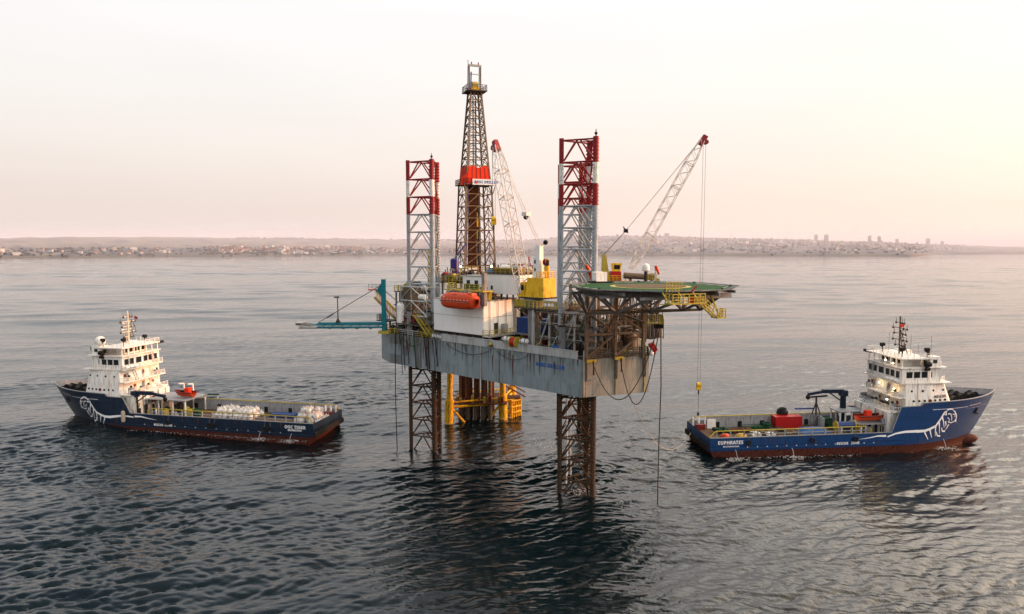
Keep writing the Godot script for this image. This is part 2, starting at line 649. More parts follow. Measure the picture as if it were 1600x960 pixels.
	var st := SurfaceTool.new()
	st.create_from_arrays(arr)
	st.set_material(m)
	st.generate_tangents()
	var o := MeshInstance3D.new()
	o.name = "sea"
	o.mesh = st.commit()
	add_child(o)
	o.set_meta("kind", "structure")


# ---------- far shore ----------
func curve(pts: Array, x: float) -> float:
	for i in pts.size() - 1:
		if x <= pts[i + 1][0]:
			var t := clampf((x - pts[i][0]) / (pts[i + 1][0] - pts[i][0]), 0, 1)
			t = t * t * (3 - 2 * t)
			return lerpf(pts[i][1], pts[i + 1][1], t)
	return pts[-1][1]


# bearing in hundredths of the tangent -> distance of the waterline, height of the skyline ridge and its distance behind the waterline
const SHORE := [[-260.0, 3500.0], [-80.0, 3350.0], [-40.0, 3450.0], [-15.0, 3550.0], [15.0, 3500.0], [45.0, 3500.0], [58.0, 3650.0], [62.0, 4700.0], [80.0, 5400.0], [260.0, 6500.0]]
const RIDGE := [[-260.0, 80.0], [-78.0, 98.0], [-55.0, 110.0], [-35.0, 108.0], [-15.0, 100.0], [0.0, 96.0], [12.0, 126.0], [20.0, 128.0], [34.0, 106.0], [50.0, 84.0], [60.0, 66.0], [72.0, 46.0], [260.0, 40.0]]
var relief := FastNoiseLite.new()


func ground(tx: float, back: float) -> Vector3:  # tx: tangent of the bearing x 100; back: metres behind the waterline
	var d := curve(SHORE, tx) + 60.0 * relief.get_noise_1d(tx * 9.0)
	var top := curve(RIDGE, tx)
	var bluff := 4.0 + 7.0 * clampf(relief.get_noise_1d(tx * 3.0 + 400.0) + 0.4 + (0.4 if tx > 10.0 else 0.0), 0, 1)
	var t := clampf(back / 1900.0, 0, 1)
	var y := -3.0 + (bluff + 3.0) * clampf(back / 40.0, 0, 1) + (top - bluff) * pow(t, 0.9)
	y += relief.get_noise_2d(tx * 14.0, back * 0.25) * 9.0 * clampf(back / 300.0, 0, 1)
	var r := d + back
	var far := r / sqrt(1.0 + tx * tx * 0.0001)
	return Vector3(far * tx * 0.01, y, -far)


func make_shore() -> void:
	relief.seed = 12
	relief.frequency = 0.03
	relief.fractal_octaves = 4
	var m := StandardMaterial3D.new()
	m.resource_name = "coast_land"
	m.vertex_color_use_as_albedo = true
	m.roughness = 0.95
	var st := SurfaceTool.new()
	st.begin(Mesh.PRIMITIVE_TRIANGLES)
	st.set_material(m)
	var backs := [0.0, 20.0, 40.0, 80.0, 130.0, 200.0, 280.0, 370.0, 480.0, 620.0, 780.0, 950.0, 1150.0, 1350.0, 1550.0, 1750.0, 1900.0, 2200.0, 3000.0, 4500.0]
	var cols := 460
	for i in cols:
		var tx := -200.0 + 400.0 * i / (cols - 1)
		for b in backs:
			var p := ground(tx, b)
			var patch := relief.get_noise_2d(tx * 2.2 + 90.0, b * 0.035)
			var c := Color(0.165, 0.142, 0.132) if patch > -0.05 else Color(0.125, 0.112, 0.10)
			var wooded := relief.get_noise_2d(tx * 6.0, b * 0.09 + 300.0)
			if b < 620.0 and wooded > -0.18 or wooded > 0.3 or (tx > 8.0 and wooded > -0.12):
				c = Color(0.05, 0.058, 0.075)
			if b < 60.0:
				c = Color(0.09, 0.085, 0.075)
			st.set_color(c)
			st.add_vertex(p)
	for i in cols - 1:
		for j in backs.size() - 1:
			var q := i * backs.size() + j
			for k in [q, q + 1, q + backs.size(), q + backs.size(), q + 1, q + backs.size() + 1]:
				st.add_index(k)
	st.generate_normals()
	var o := MeshInstance3D.new()
	o.name = "shore_hills"
	o.mesh = st.commit()
	add_child(o)
	o.set_meta("kind", "structure")
	make_town()
	var mist := FogVolume.new()
	mist.name = "sea_haze"
	mist.shape = RenderingServer.FOG_VOLUME_SHAPE_BOX
	mist.size = Vector3(24000, 150, 7800)
	mist.position = Vector3(0, 62, -6400)
	var fm := FogMaterial.new()
	fm.resource_name = "haze"
	fm.density = 0.00024
	fm.albedo = Color(0.92, 0.935, 0.99)
	mist.material = fm
	add_child(mist)
	mist.set_meta("kind", "stuff")


func house_mesh(w: float, d: float, h: float, wall: Material, roof: Material, flat := false) -> ArrayMesh:
	var b := MB.new()
	b.span(wall, -w / 2, w / 2, -6, h, -d / 2, d / 2)
	if flat:
		b.span(roof, -w / 2 - 0.3, w / 2 + 0.3, h + 0.01, h + 0.5, -d / 2 - 0.3, d / 2 + 0.3)
	else:
		var e := d / 2 + 0.6
		b.loft(roof, [Vector3(-w / 2 - 0.5, h, -e), Vector3(-w / 2 - 0.5, h + d * 0.32, 0), Vector3(-w / 2 - 0.5, h, e)], [Vector3(w / 2 + 0.5, h, -e), Vector3(w / 2 + 0.5, h + d * 0.32, 0), Vector3(w / 2 + 0.5, h, e)])
	return b.mesh()


func make_town() -> void:
	var w1 := paint("house_white", 0.46, 0.455, 0.45, 0.8, "")
	var w2 := paint("house_cream", 0.28, 0.26, 0.235, 0.8, "")
	var rr := paint("roof_red", 0.22, 0.10, 0.075, 0.8, "")
	var rg := paint("roof_grey", 0.16, 0.15, 0.15, 0.8, "")
	var kinds := [
		[house_mesh(13, 9, 6, w1, rr), "small white red-roofed house in the "], [house_mesh(16, 11, 8, w1, rg, true), "white flat-roofed house in the "],
		[house_mesh(12, 9, 7, w2, rr), "small cream red-roofed house in the "], [house_mesh(26, 13, 11, w1, rg, true), "long white apartment house in the "]]
	var ct := MB.new()
	for k in 9:
		ct.ball(paint("far_tree", 0.055, 0.062, 0.07, 0.95, "") if k == 0 else M.far_tree, Vector3(rng.randf_range(-5, 5), rng.randf_range(2, 6), rng.randf_range(-5, 5)), Vector3(rng.randf_range(2.4, 4.5), rng.randf_range(2.4, 4.5), rng.randf_range(2.4, 4.5)), 6, 4)
	var tree := ct.mesh()
	# [first bearing, last bearing, nearest, farthest, how many, where]
	var quarters := [[-43.0, -24.0, 40.0, 620.0, 118, "village on the left shore"], [-76.0, -50.0, 60.0, 420.0, 34, "hamlet at the far left edge"], [-24.0, -1.0, 30.0, 330.0, 44, "shore row left of the rig"], [16.0, 58.0, 150.0, 1500.0, 104, "hazy city on the right shore"]]
	for q in quarters:
		for i in q[4]:
			var tx: float = lerpf(q[0], q[1], rng.randf())
			var back: float = lerpf(q[2], q[3], pow(rng.randf(), 1.1))
			for attempt in 12:  # houses keep to their quarters
				if relief.get_noise_2d(tx * 5.0 + 700.0, back * 0.12) > 0.02:
					break
				tx = lerpf(q[0], q[1], rng.randf())
				back = lerpf(q[2], q[3], pow(rng.randf(), 1.1))
			var kind: Array = kinds[[0, 0, 1, 2, 2, 3][rng.randi() % 6] if q[0] < 0 else [0, 1, 1, 2, 3, 3][rng.randi() % 6]]
			var o := put(self, "shore_house", kind[0], Transform3D(Basis(Vector3.UP, rng.randf_range(-0.7, 0.7)).scaled(Vector3.ONE * rng.randf_range(0.8, 1.35)), ground(tx, back)))
			tag(o, kind[1] + q[5], "house", kind[1].replace(" in the ", "s in the ").replace("small ", "").replace("long ", "") + q[5])
	var towers := [[44.2, 1750.0, 17.0, 40.0, "grey tower block, leftmost of the tall pair on the right skyline"], [45.7, 1760.0, 26.0, 42.0, "wide grey tower block beside the tall pair on the right skyline"], [52.0, 1720.0, 16.0, 40.0, "slim tower block right of the wide block on the skyline"], [53.4, 1720.0, 16.0, 40.0, "slim tower block, right one of the slim pair on the skyline"], [60.5, 1650.0, 26.0, 46.0, "broad tower block alone near the end of the headland"], [62.6, 1500.0, 18.0, 32.0, "lower tower block at the tip of the headland"], [22.5, 1800.0, 34.0, 26.0, "long grey apartment slab on the hill behind the crane boom"], [56.0, 1740.0, 15.0, 24.0, "short tower block in the gap right of the slim pair"]]
	var tm := paint("tower_wall", 0.40, 0.36, 0.33, 0.8, "")
	var win := paint("tower_window", 0.07, 0.07, 0.08, 0.4, "")
	for t in towers:
		var b := thing("tower_block", t[4], "tower block", Transform3D(Basis(Vector3.UP, 0.2), ground(t[0], t[1])))
		var w: float = t[2]
		var h: float = t[3]
		slab(b, "wall", -w / 2, w / 2, -8, h, -7, 7, tm)
		slab(b, "roof", -w / 2 - 0.4, w / 2 + 0.4, h + 0.02, h + 1.2, -7.4, 7.4, rg)
		slab(b, "lift_house", -3, 3, h + 1.2, h + 4.5, -3, 3, tm)
		for f in int(h / 3.0) - 1:
			slab(b, "window_band", -w / 2 + 1, w / 2 - 1, 3 + f * 3.0, 4.4 + f * 3.0, 6.9, 7.06, win)
	for t in [[-49.9, 130.0, 30.0, "thin white minaret above the village on the left shore"], [31.8, 1200.0, 58.0, "thin lattice radio mast on the right skyline"]]:
		var b := MB.new()
		b.tube(w1 if t[0] < 0 else rg, Vector3(0, -5, 0), Vector3(0, t[2], 0), 1.5, 0.5, 6)
		b.tube(w1 if t[0] < 0 else rg, Vector3(0, t[2] * 0.7, 0), Vector3(0, t[2] * 0.72, 0), 2.2, 2.2, 6)
		solo("minaret" if t[0] < 0 else "radio_mast", b, t[3], "tower", Transform3D(Basis(), ground(t[0], t[1])))
	for i in 5:
		var tx: float = [-17.6, -20.5, -23.0, -11.0, -26.5][i]
		var b := thing("wind_turbine", "faint white wind turbine on the plateau left of the rig", "wind turbine", Transform3D(Basis(), ground(tx, 2400)), "wind turbines on the plateau")
		beam(b, "tower", Vector3(0, -5, 0), Vector3(0, 62, 0), 2.2, w1, "pipe")
		for k in 3:
			var an := TAU * k / 3 + i
			beam(b, "blade", Vector3(0, 62, 2), Vector3(26 * sin(an), 62 + 26 * cos(an), 2), 1.1, w1, "box", 0.4)
	# trees between the houses and along the fields, and the houses too far to count
	var mm := MultiMesh.new()
	mm.transform_format = MultiMesh.TRANSFORM_3D
	mm.mesh = tree
	mm.instance_count = 2300
	for i in 2300:
		var tx := 0.0
		var back := 0.0
		match i % 4:
			0:
				tx = rng.randf_range(-80, 0)
				back = rng.randf_range(10, 520)
			1:
				tx = rng.randf_range(-45, -22)
				back = rng.randf_range(20, 650)
			2:
				tx = rng.randf_range(8, 62)
				back = rng.randf_range(20, 1500)
			3:
				tx = rng.randf_range(-40, 20)
				back = rng.randf_range(1750, 1900) if i % 3 else rng.randf_range(15, 300)
		mm.set_instance_transform(i, Transform3D(Basis(Vector3.UP, rng.randf() * TAU).scaled(Vector3(rng.randf_range(0.5, 1.3), rng.randf_range(0.35, 0.9), rng.randf_range(0.6, 1.3))), ground(tx, back)))
	var mi := MultiMeshInstance3D.new()
	mi.name = "far_woods"
	mi.multimesh = mm
	add_child(mi)
	tag(mi, "dark trees and hedges scattered along the far shore", "trees")
	mi.set_meta("kind", "stuff")
	var hm := MultiMesh.new()
	hm.transform_format = MultiMesh.TRANSFORM_3D
	hm.mesh = kinds[2][0]
	hm.instance_count = 420
	for i in 420:
		var right := i % 3 > 0
		var tx := rng.randf_range(14, 66) if right else rng.randf_range(-45, -2)
		var back := rng.randf_range(500, 1850) if right else rng.randf_range(150, 560)
		hm.set_instance_transform(i, Transform3D(Basis(Vector3.UP, rng.randf_range(-0.6, 0.6)).scaled(Vector3(rng.randf_range(0.5, 1.4), rng.randf_range(0.6, 1.5), 0.9)), ground(tx, back)))
	var hi := MultiMeshInstance3D.new()
	hi.name = "far_houses"
	hi.multimesh = hm
	add_child(hi)
	tag(hi, "distant pale houses merging into the haze on the far shore", "houses")
	hi.set_meta("kind", "stuff")


# ---------- rig hull ----------
const HB := 18.5
const HT := 25.0


func hull_outline() -> Array:
	return [Vector2(-29.9, -155.8), Vector2(-27.0, -149.7), Vector2(11.7, -114.3), Vector2(24.0, -118.9), Vector2(26.5, -158.0), Vector2(21.0, -166.5), Vector2(-26.0, -164.5)]


func make_rig_hull() -> void:
	var o := thing("rig_hull", "grey steel hull of the jack-up drilling rig on three lattice legs", "oil rig", Transform3D(Basis(), Vector3(0, HB, 0)))
	var inv := Transform3D(Basis(), Vector3(0, -HB, 0))
	var pts := hull_outline()
	var lo := []
	var hi := []
	for p in pts:
		lo.append(Vector3(p.x, HB, p.y))
		hi.append(Vector3(p.x, HT, p.y))
	var b := MB.new()
	b.loft(M.hull1, lo, hi, true, false)
	part(o, "hull_shell", b, inv)
	var dk := MB.new()
	dk.cap(M.deck_steel, hi, Vector3.UP)
	part(o, "main_deck", dk, inv)
	# plates of the two sides in view and of the chamfer, each a little proud of the shell
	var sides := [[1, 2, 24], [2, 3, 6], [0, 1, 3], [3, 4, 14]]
	for sd in sides:
		var a := Vector3(pts[sd[0]].x, HB, pts[sd[0]].y)
		var e := Vector3(pts[sd[1]].x, HB, pts[sd[1]].y)
		var dir := (e - a).normalized()
		var out := Vector3(-dir.z, 0, dir.x)
		if out.dot(a - Vector3(0, HB, -142)) < 0:
			out = -out
		var n: int = sd[2]
		var w := a.distance_to(e) / n
		var rows := [[0.0, 2.1], [2.1, 4.35], [4.35, 6.5]]
		for i in n:
			for r in rows:
				var c: Vector3 = a + dir * (w * (i + 0.5)) + Vector3(0, (r[0] + r[1]) * 0.5, 0) + out * rng.randf_range(0.006, 0.022)
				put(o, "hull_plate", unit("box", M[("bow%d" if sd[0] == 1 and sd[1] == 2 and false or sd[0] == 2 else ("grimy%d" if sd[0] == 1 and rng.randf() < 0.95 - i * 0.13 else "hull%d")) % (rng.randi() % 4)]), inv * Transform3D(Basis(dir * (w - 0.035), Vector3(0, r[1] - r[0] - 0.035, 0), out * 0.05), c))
	# vertical strakes and drain pipes down the long side
	for s in [10.5, 28.6, 33.4]:
		beam(o, "drain_pipe", inv * R(s, -0.16, HB + 0.1), inv * R(s, -0.16, HT), 0.22, M.grey_steel if s != 28.6 else M.pale_steel, "pipe")
	beam(o, "corner_pipe", inv * Vector3(12.15, HB + 0.2, -114.25), inv * Vector3(12.15, HT + 1.6, -114.25), 0.3, M.pale_steel, "pipe")
	for t in [0.06, 0.5, 0.93]:
		var c := Vector3(11.7, 0, -114.3).lerp(Vector3(24.0, 0, -118.9), t) + Vector3(0.35, 0, 0.94) * 0.2
		beam(o, "guide_post", inv * (c + Vector3(0, 21.4, 0)), inv * (c + Vector3(0, HT, 0)), 0.42, M.frame_steel)
		beam(o, "rust_strip", inv * (c + Vector3(0, HB + 0.1, 0) - Vector3(0.03, 0, 0.1)), inv * (c + Vector3(0, 21.35, 0) - Vector3(0.03, 0, 0.1)), 0.3, M.jacket_yellow, "box", 0.08)
	beam(o, "spill_spout", inv * (Vector3(12.6, 21.4, -114.3)), inv * (Vector3(14.2, 22.1, -113.2)), 0.18, M.pale_steel, "pipe")
	words(o, "rig_name", "ARAS DRILLER", 0.70, M.sign_blue, inv * RT(45.7, -0.1, 23.2))
	# grime and rust that has run down the plating
	for i in 64:
		var s0 := rng.randf_range(0.4, 52.0)
		if i < 26:
			s0 = rng.randf_range(0.4, 17.0)
		var len := rng.randf_range(0.7, 4.4)
		var y0 := HT - 0.1 - (rng.randf() * 2.0 if i % 3 == 0 else 0.0)
		var w := rng.randf_range(0.05, 0.3)
		var q := MB.new()
		var a0 := R(s0, -0.075, y0)
		var al := Vector3(UX.x, 0, UX.y)
		q.face(M.stain if i % 3 else M.rust_run, [a0 - al * w * 0.5, a0 + al * w * 0.5, a0 + al * w * 0.16 - Vector3(0, minf(len, y0 - HB - 0.1), 0), a0 - al * w * 0.1 - Vector3(0, minf(len, y0 - HB - 0.1), 0)], Vector3(-1, 0, 1))
		part(o, "rust_stain", q, inv)
	# bulwark along the long side
	for i in 7:
		var s0 := 17.2 + i * 4.94
		var q := MB.new()
		q.span(M.bulwark, s0, s0 + 4.86, 25.02, 26.35, -0.12, 0.12)
		q.span(M.bulwark, s0, s0 + 4.86, 26.35, 26.45, -0.22, 0.22)
		for k in 3:
			q.span(M.bulwark, s0 + 0.6 + k * 1.8, s0 + 0.7 + k * 1.8, 25.02, 26.3, -0.5, -0.12)
		part(o, "bulwark_panel", q, inv * Transform3D(RT(0, 0, 0).basis, R(0, -0.1, 0)))
	# rails
	var q1 := MB.new()
	q1.rail(M.rail_yellow, [R(0.2, 0.1, HT), R(3.2, 0.1, HT)], 1.2, 0.06, 1.4)
	q1.rail(M.pale_steel, [R(3.2, 0.1, HT), R(9.4, 0.1, HT)], 1.2, 0.06, 1.4)
	q1.rail(M.rail_yellow, [R(9.4, 0.1, HT), R(17.0, 0.1, HT)], 1.2, 0.06, 1.4)
	part(o, "railing", q1, inv)
	var q2 := MB.new()
	for i in 5:
		var y := HT + 0.25 + i * 0.33
		q2.bar(M.frame_steel, Vector3(12.3, y, -114.45), Vector3(23.9, y, -118.75), 0.14)
	for t in [0.03, 0.26, 0.4, 0.66, 0.85, 0.98]:
		var c := Vector3(12.0, 0, -114.35).lerp(Vector3(24.0, 0, -118.8), t)
		q2.bar(M.frame_steel, c + Vector3(0, HT, 0), c + Vector3(0, HT + 1.7, 0), 0.22)
	part(o, "bow_bulwark_rail", q2, inv)
	var q3 := MB.new()
	q3.rail(M.rail_yellow, [Vector3(24.0, HT, -119.2), Vector3(26.4, HT, -157.8), Vector3(21, HT, -166.3), Vector3(-25.8, HT, -164.3), Vector3(-29.7, HT, -155.9), Vector3(-27.0, HT, -149.9)], 1.2, 0.06, 2.0)
	part(o, "railing", q3, inv)
	var deck_house := MB.new()  # the machinery house that fills the middle of the deck
	deck_house.loft(M.dark_steel, [R(9, 12.5, HT), R(46, 12.5, HT), R(38, 25, HT), R(10, 30, HT)], [R(9, 12.5, 31.8), R(46, 12.5, 31.8), R(38, 25, 31.8), R(10, 30, 31.8)])
	part(o, "machinery_house", deck_house, inv)
	for i in 12:
		beam(o, "stiffener", inv * R(10 + i * 3.1, 12.4, HT), inv * R(10 + i * 3.1, 12.4, 31.8), 0.25, M.frame_steel)


# ---------- lattice legs ----------
func make_legs() -> void:
	var spots := [[Vector3(8.6, 0, -119.4), Vector3(14.1, 0, -116.9), Vector3(13.7, 0, -122.6), 62.5, "red, white and grey lattice leg nearest the helideck", 1.0],
		[Vector3(-22.2, 0, -148.4), Vector3(-16.9, 0, -145.9), Vector3(-16.4, 0, -151.6), 62.4, "red, white and grey lattice leg at the left end of the rig", 1.0],
		[Vector3(11.2, 0, -161.3), Vector3(16.9, 0, -158.6), Vector3(16.4, 0, -164.0), 63.0, "far lattice leg with red top, seen through the nearest leg", 1.0]]
	for sp in spots:
		var c: Vector3 = (sp[0] + sp[1] + sp[2]) / 3.0
		var o := thing("lattice_leg", sp[4], "rig leg", Transform3D(Basis(), c))
		var ch := [sp[0] - c, sp[1] - c, sp[2] - c]
		var top: float = sp[3]
		# bands of colour from the top down
		var bands := [[top, top - 4.3, M.leg_red], [top - 4.3, top - 7.8, M.leg_white], [top - 7.8, top - 11.5, M.leg_red], [top - 11.5, 21.0, M.leg_grey], [21.0, 3.0, M.leg_rust], [3.0, -9.0, M.leg_wet]]
		for k in 3:
			var outw: Vector3 = ch[k].normalized()
			var side := Vector3(-outw.z, 0, outw.x)
			for bd in bands:
				var b := MB.new()
				var bs := Basis(side, Vector3.UP, outw)
				var mid: float = (bd[0] + bd[1]) * 0.5
				b.box(bd[2], ch[k] + Vector3(0, mid, 0), Vector3(0.85, bd[0] - bd[1], 0.5), bs)
				b.tube(bd[2], ch[k] + outw * 0.1 + Vector3(0, bd[1], 0), ch[k] + outw * 0.1 + Vector3(0, bd[0], 0), 0.42, 0.42, 10)
				var col := part(o, "chord", b)
				var tb := MB.new()
				var y: float = bd[1] + 0.2
				while y < bd[0] - 0.1:
					for sg in [-1.0, 1.0]:
						tb.box(bd[2], ch[k] + side * sg * 0.52 + Vector3(0, y, 0), Vector3(0.3, 0.26, 0.2), bs)
					y += 0.62
				var rack := part(col, "rack_teeth", tb)
				rack.set_meta("kind", "stuff")
		var bay := 3.72
		var lvl := top - 0.35
		while lvl > -6.0:
			var m: Material = M.leg_red
			for bd in bands:
				if lvl <= bd[0] + 0.2 and lvl > bd[1]:
					m = bd[2]
			var mids := []
			for k in 3:
				var a: Vector3 = ch[k]
				var e: Vector3 = ch[(k + 1) % 3]
				var dir := (e - a).normalized()
				a = a + dir * 0.42 + Vector3(0, lvl, 0)
				e = e - dir * 0.42 + Vector3(0, lvl, 0)
				var mid := (a + e) * 0.5
				mids.append(mid)
				beam(o, "horizontal_brace", a, e, 0.3, m, "pipe")
				var low := Vector3(0, -bay + 0.35, 0)
				beam(o, "diagonal_brace", mid + Vector3(0, -0.1, 0) - dir * 0.3, a + low, 0.3, m, "pipe")
				beam(o, "diagonal_brace", mid + Vector3(0, -0.1, 0) + dir * 0.3, e + low, 0.3, m, "pipe")
				beam(o, "gusset_plate", mid - dir * 0.55, mid + dir * 0.55, 0.62, m, "box", 0.14)
			for k in 3:
				beam(o, "inner_brace", mids[k], mids[(k + 1) % 3], 0.16, m, "pipe")
			lvl -= bay
		var aerial := MB.new()
		aerial.tube(M.wire, ch[1] + Vector3(0, top, 0), ch[1] + Vector3(0, top + 1.2, 0), 0.12, 0.08, 6)
		aerial.ball(M.dark_steel, ch[1] + Vector3(0, top + 0.5, 0), Vector3(0.28, 0.28, 0.28), 8, 5)
		part(o, "beacon", aerial)
		# jacking house round the leg on deck
		var jo := thing("jacking_house", ["grey jacking frame around the leg nearest the helideck", "grey jacking frame around the left leg", "grey jacking frame around the far leg"][spots.find(sp)], "jacking frame", Transform3D(Basis(), Vector3(c.x, HT, c.z)))
		for k in 3:
			var outw: Vector3 = ch[k].normalized()
			var side := Vector3(-outw.z, 0, outw.x)
			var bs := Basis(side, Vector3.UP, outw)
			for sg in [-1.0, 1.0]:
				var jb := MB.new()
				jb.box(M.grey_steel, ch[k] + side * sg * 1.25 + Vector3(0, 2.6, 0), Vector3(0.8, 5.2, 1.1), bs)
				jb.box(M.dark_steel, ch[k] + side * sg * 1.25 + Vector3(0, 5.3, 0), Vector3(1.0, 0.25, 1.3), bs)
				for g in 3:
					jb.tube(M.frame_steel, ch[k] + side * sg * 1.25 + outw * 0.5 + Vector3(0, 1.0 + g * 1.5, 0), ch[k] + side * sg * 1.25 + outw * 1.0 + Vector3(0, 1.0 + g * 1.5, 0), 0.38, 0.38, 10)
				part(jo, "jacking_unit", jb)
			var a: Vector3 = ch[k]
			var e: Vector3 = ch[(k + 1) % 3]
			beam(jo, "tie_beam", a + Vector3(0, 5.0, 0) + a.normalized() * 0.9, e + Vector3(0, 5.0, 0) + e.normalized() * 0.9, 0.5, M.grey_steel)


# ---------- accommodation ----------
func panels(o: Node, called: String, a: Vector3, e: Vector3, y0: float, y1: float, out: Vector3, cols: int, m: Material, gap := 0.03, proud := 0.03) -> void:
	var w := a.distance_to(e) / cols
	var dir := (e - a).normalized()
	for i in cols:
		var c := a + dir * (w * (i + 0.5)) + Vector3(0, (y0 + y1) * 0.5, 0) + out * (proud * rng.randf_range(0.6, 1.3))
		put(o, called, unit("box", m), Transform3D(Basis(dir * (w - gap), Vector3(0, y1 - y0 - gap, 0), out * 0.08), c))


func make_house() -> void:
	var o := thing("accommodation_block", "long white two-storey accommodation block under the orange lifeboat", "accommodation", RT(13.8, 1.0, 26.9))
	var w := 14.4
	slab(o, "wall", 0, w, 0, 6.5, -10.7, 0, M.white)
	var z := Vector3(0, 0, 1)
	panels(o, "wall_panel", Vector3(0, 0, 0), Vector3(w, 0, 0), 0.05, 3.35, z, 5, M.white)
	panels(o, "wall_panel", Vector3(0, 0, 0), Vector3(w, 0, 0), 3.4, 6.45, z, 5, M.white)
	panels(o, "wall_panel", Vector3(w, 0, -0.05), Vector3(w, 0, -10.6), 0.05, 3.35, Vector3.RIGHT, 4, M.white)
	panels(o, "wall_panel", Vector3(w, 0, -0.05), Vector3(w, 0, -10.6), 3.4, 6.45, Vector3.RIGHT, 4, M.white)
	slab(o, "roof", -0.1, w + 0.12, 6.52, 6.7, -10.8, 0.12, M.pale_steel)
	slab(o, "underframe", 0.4, w - 0.4, -0.5, -0.02, -10.2, -0.4, M.dark_steel)
	for i in 6:
		for zz in [-0.6, -9.0]:
			beam(o, "stilt", Vector3(0.6 + i * 2.6, -1.9, zz), Vector3(0.6 + i * 2.6, -0.5, zz), 0.3, M.grey_steel)
	slab(o, "belt_line", -0.02, w + 0.11, 3.35, 3.4, -10.6, 0.1, M.ship_grey)
	for i in 4:
		beam(o, "roof_pipe", Vector3(w + 0.25, 0.3, -1.6 - i * 2.3), Vector3(w + 0.25, 6.9, -1.6 - i * 2.3), 0.14, M.pale_steel, "pipe")
	slab(o, "duct", w + 0.1, w + 0.7, 1.2, 6.9, -9.6, -8.8, M.cream)
	for zz in [-3.4, -7.2]:
		var d := slab(o, "door", w + 0.06, w + 0.16, 0.1, 2.2, zz - 0.5, zz + 0.5, M.dark_steel if zz > -5 else M.white_clean)
		put(d, "door_handle", unit("box", M.dark_steel), Transform3D(Basis.from_scale(Vector3(0.9, 0.05, 0.1)), Vector3(0.6, 0.0, 0.35)))
	slab(o, "vent_box", w + 0.1, w + 0.9, 0.1, 1.9, -6.0, -4.9, M.ship_grey)
	var b := MB.new()
	b.span(M.pale_steel, w + 0.1, w + 2.0, -0.25, -0.05, -11.5, 0.4)
	b.rail(M.rail_yellow, [Vector3(w + 0.2, -0.05, 0.35), Vector3(w + 1.95, -0.05, 0.35), Vector3(w + 1.95, -0.05, -11.4)], 1.15, 0.05, 1.5)
	for i in 4:
		b.bar(M.grey_steel, Vector3(w + 1.8, -0.25, -0.4 - i * 3.4), Vector3(w + 0.3, -1.9, -0.4 - i * 3.4), 0.2)
	part(o, "side_walkway", b)
	for i in 3:
		var c := MB.new()
		c.path(M.rope, sag(Vector3(-1.0 + i * 4.6, -1.2, 0.6), Vector3(3.4 + i * 4.6, -1.3 - 0.3 * i, 0.8), 0.9), 0.06, 5)
		part(o, "slack_cable", c)
	var sl := MB.new()
	for i in 5:
		sl.bar(M.grey_steel, Vector3(0.5 + i * 2.7, -0.5, 0), Vector3(1.6 + i * 2.7, -3.0 + 0.2 * i, 0.75), 0.13)
	part(o, "props", sl)

	# upper house
	var u := thing("upper_house", "white upper deckhouse behind and above the accommodation block", "deckhouse", RT(22.3, 6.6, 33.75))
	slab(u, "wall", 0, 10.2, 0.9, 4.8, -8.5, 0, M.white)
	panels(u, "wall_panel", Vector3(0, 0, 0), Vector3(10.2, 0, 0), 0.95, 3.2, z, 4, M.white)
	panels(u, "wall_panel", Vector3(0, 0, 0), Vector3(10.2, 0, 0), 3.25, 4.75, z, 4, M.white)
	panels(u, "wall_panel", Vector3(10.2, 0, -0.1), Vector3(10.2, 0, -8.4), 0.95, 4.75, Vector3.RIGHT, 3, M.white)
	slab(u, "roof", -0.2, 10.4, 4.82, 5.0, -8.7, 0.25, M.deck_steel)
	for i in 7:
		beam(u, "stilt", Vector3(0.3 + i * 1.6, -0.15, -0.3), Vector3(0.3 + i * 1.6, 0.9, -0.3), 0.25, M.dark_steel)
	slab(u, "window", 2.6, 3.1, 1.7, 2.5, 0.07, 0.14, M.glass)
	slab(u, "window", 1.3, 1.6, 1.7, 2.1, 0.07, 0.14, M.glass)
	slab(u, "sign_plate", 0.3, 2.1, 2.9, 3.5, 0.07, 0.13, M.white_clean)
	var ur := MB.new()
	ur.rail(M.rail_yellow, [Vector3(0, 5, -0.1), Vector3(10.2, 5, -0.1), Vector3(10.2, 5, -8.4)], 1.1, 0.05, 1.3)
	part(u, "roof_rail", ur)
	var uf := MB.new()
	uf.span(M.brown, 2.6, 9.8, 5.02, 5.9, -2.2, -0.4)
	uf.span(M.rail_yellow, 2.5, 9.9, 5.9, 6.0, -2.3, -0.3)
	part(u, "pipe_tray", uf)
	var wl := thing("switch_room", "small white room beside the purple tank", "deckhouse", RT(14.5, 8.6, 33.6))
	slab(wl, "wall", 0, 6.4, 0.0, 4.2, -5, 0, M.white)
	slab(wl, "roof", -0.2, 6.6, 4.22, 4.4, -5.2, 0.2, M.pale_steel)
	slab(wl, "window", 1.2, 2.2, 2.2, 3.4, 0.01, 0.06, M.glass)
	slab(wl, "window", 3.6, 4.6, 2.2, 3.4, 0.01, 0.06, M.glass)
	slab(wl, "door", 5.2, 6.0, 0.1, 2.1, 0.01, 0.06, M.grey_steel)

	# lifeboat and its davits
	var dv := thing("lifeboat_davit", "yellow railed davit platform above the orange lifeboat", "davit", RT(18.2, 0.4, 35.6))
	slab(dv, "platform", 0, 11.0, -0.25, 0, -2.6, 0.5, M.rail_yellow)
	var dr := MB.new()
	dr.rail(M.rail_yellow, [Vector3(0, 0, -2.5), Vector3(0, 0, 0.4), Vector3(10.9, 0, 0.4)], 1.2, 0.055, 1.2)
	part(dv, "railing", dr)
	for x in [0.5, 10.3]:
		beam(dv, "davit_post", Vector3(x, -3.0, -0.6), Vector3(x, 3.4 if x > 5 else 0.6, -0.6), 0.75, M.grey_steel)
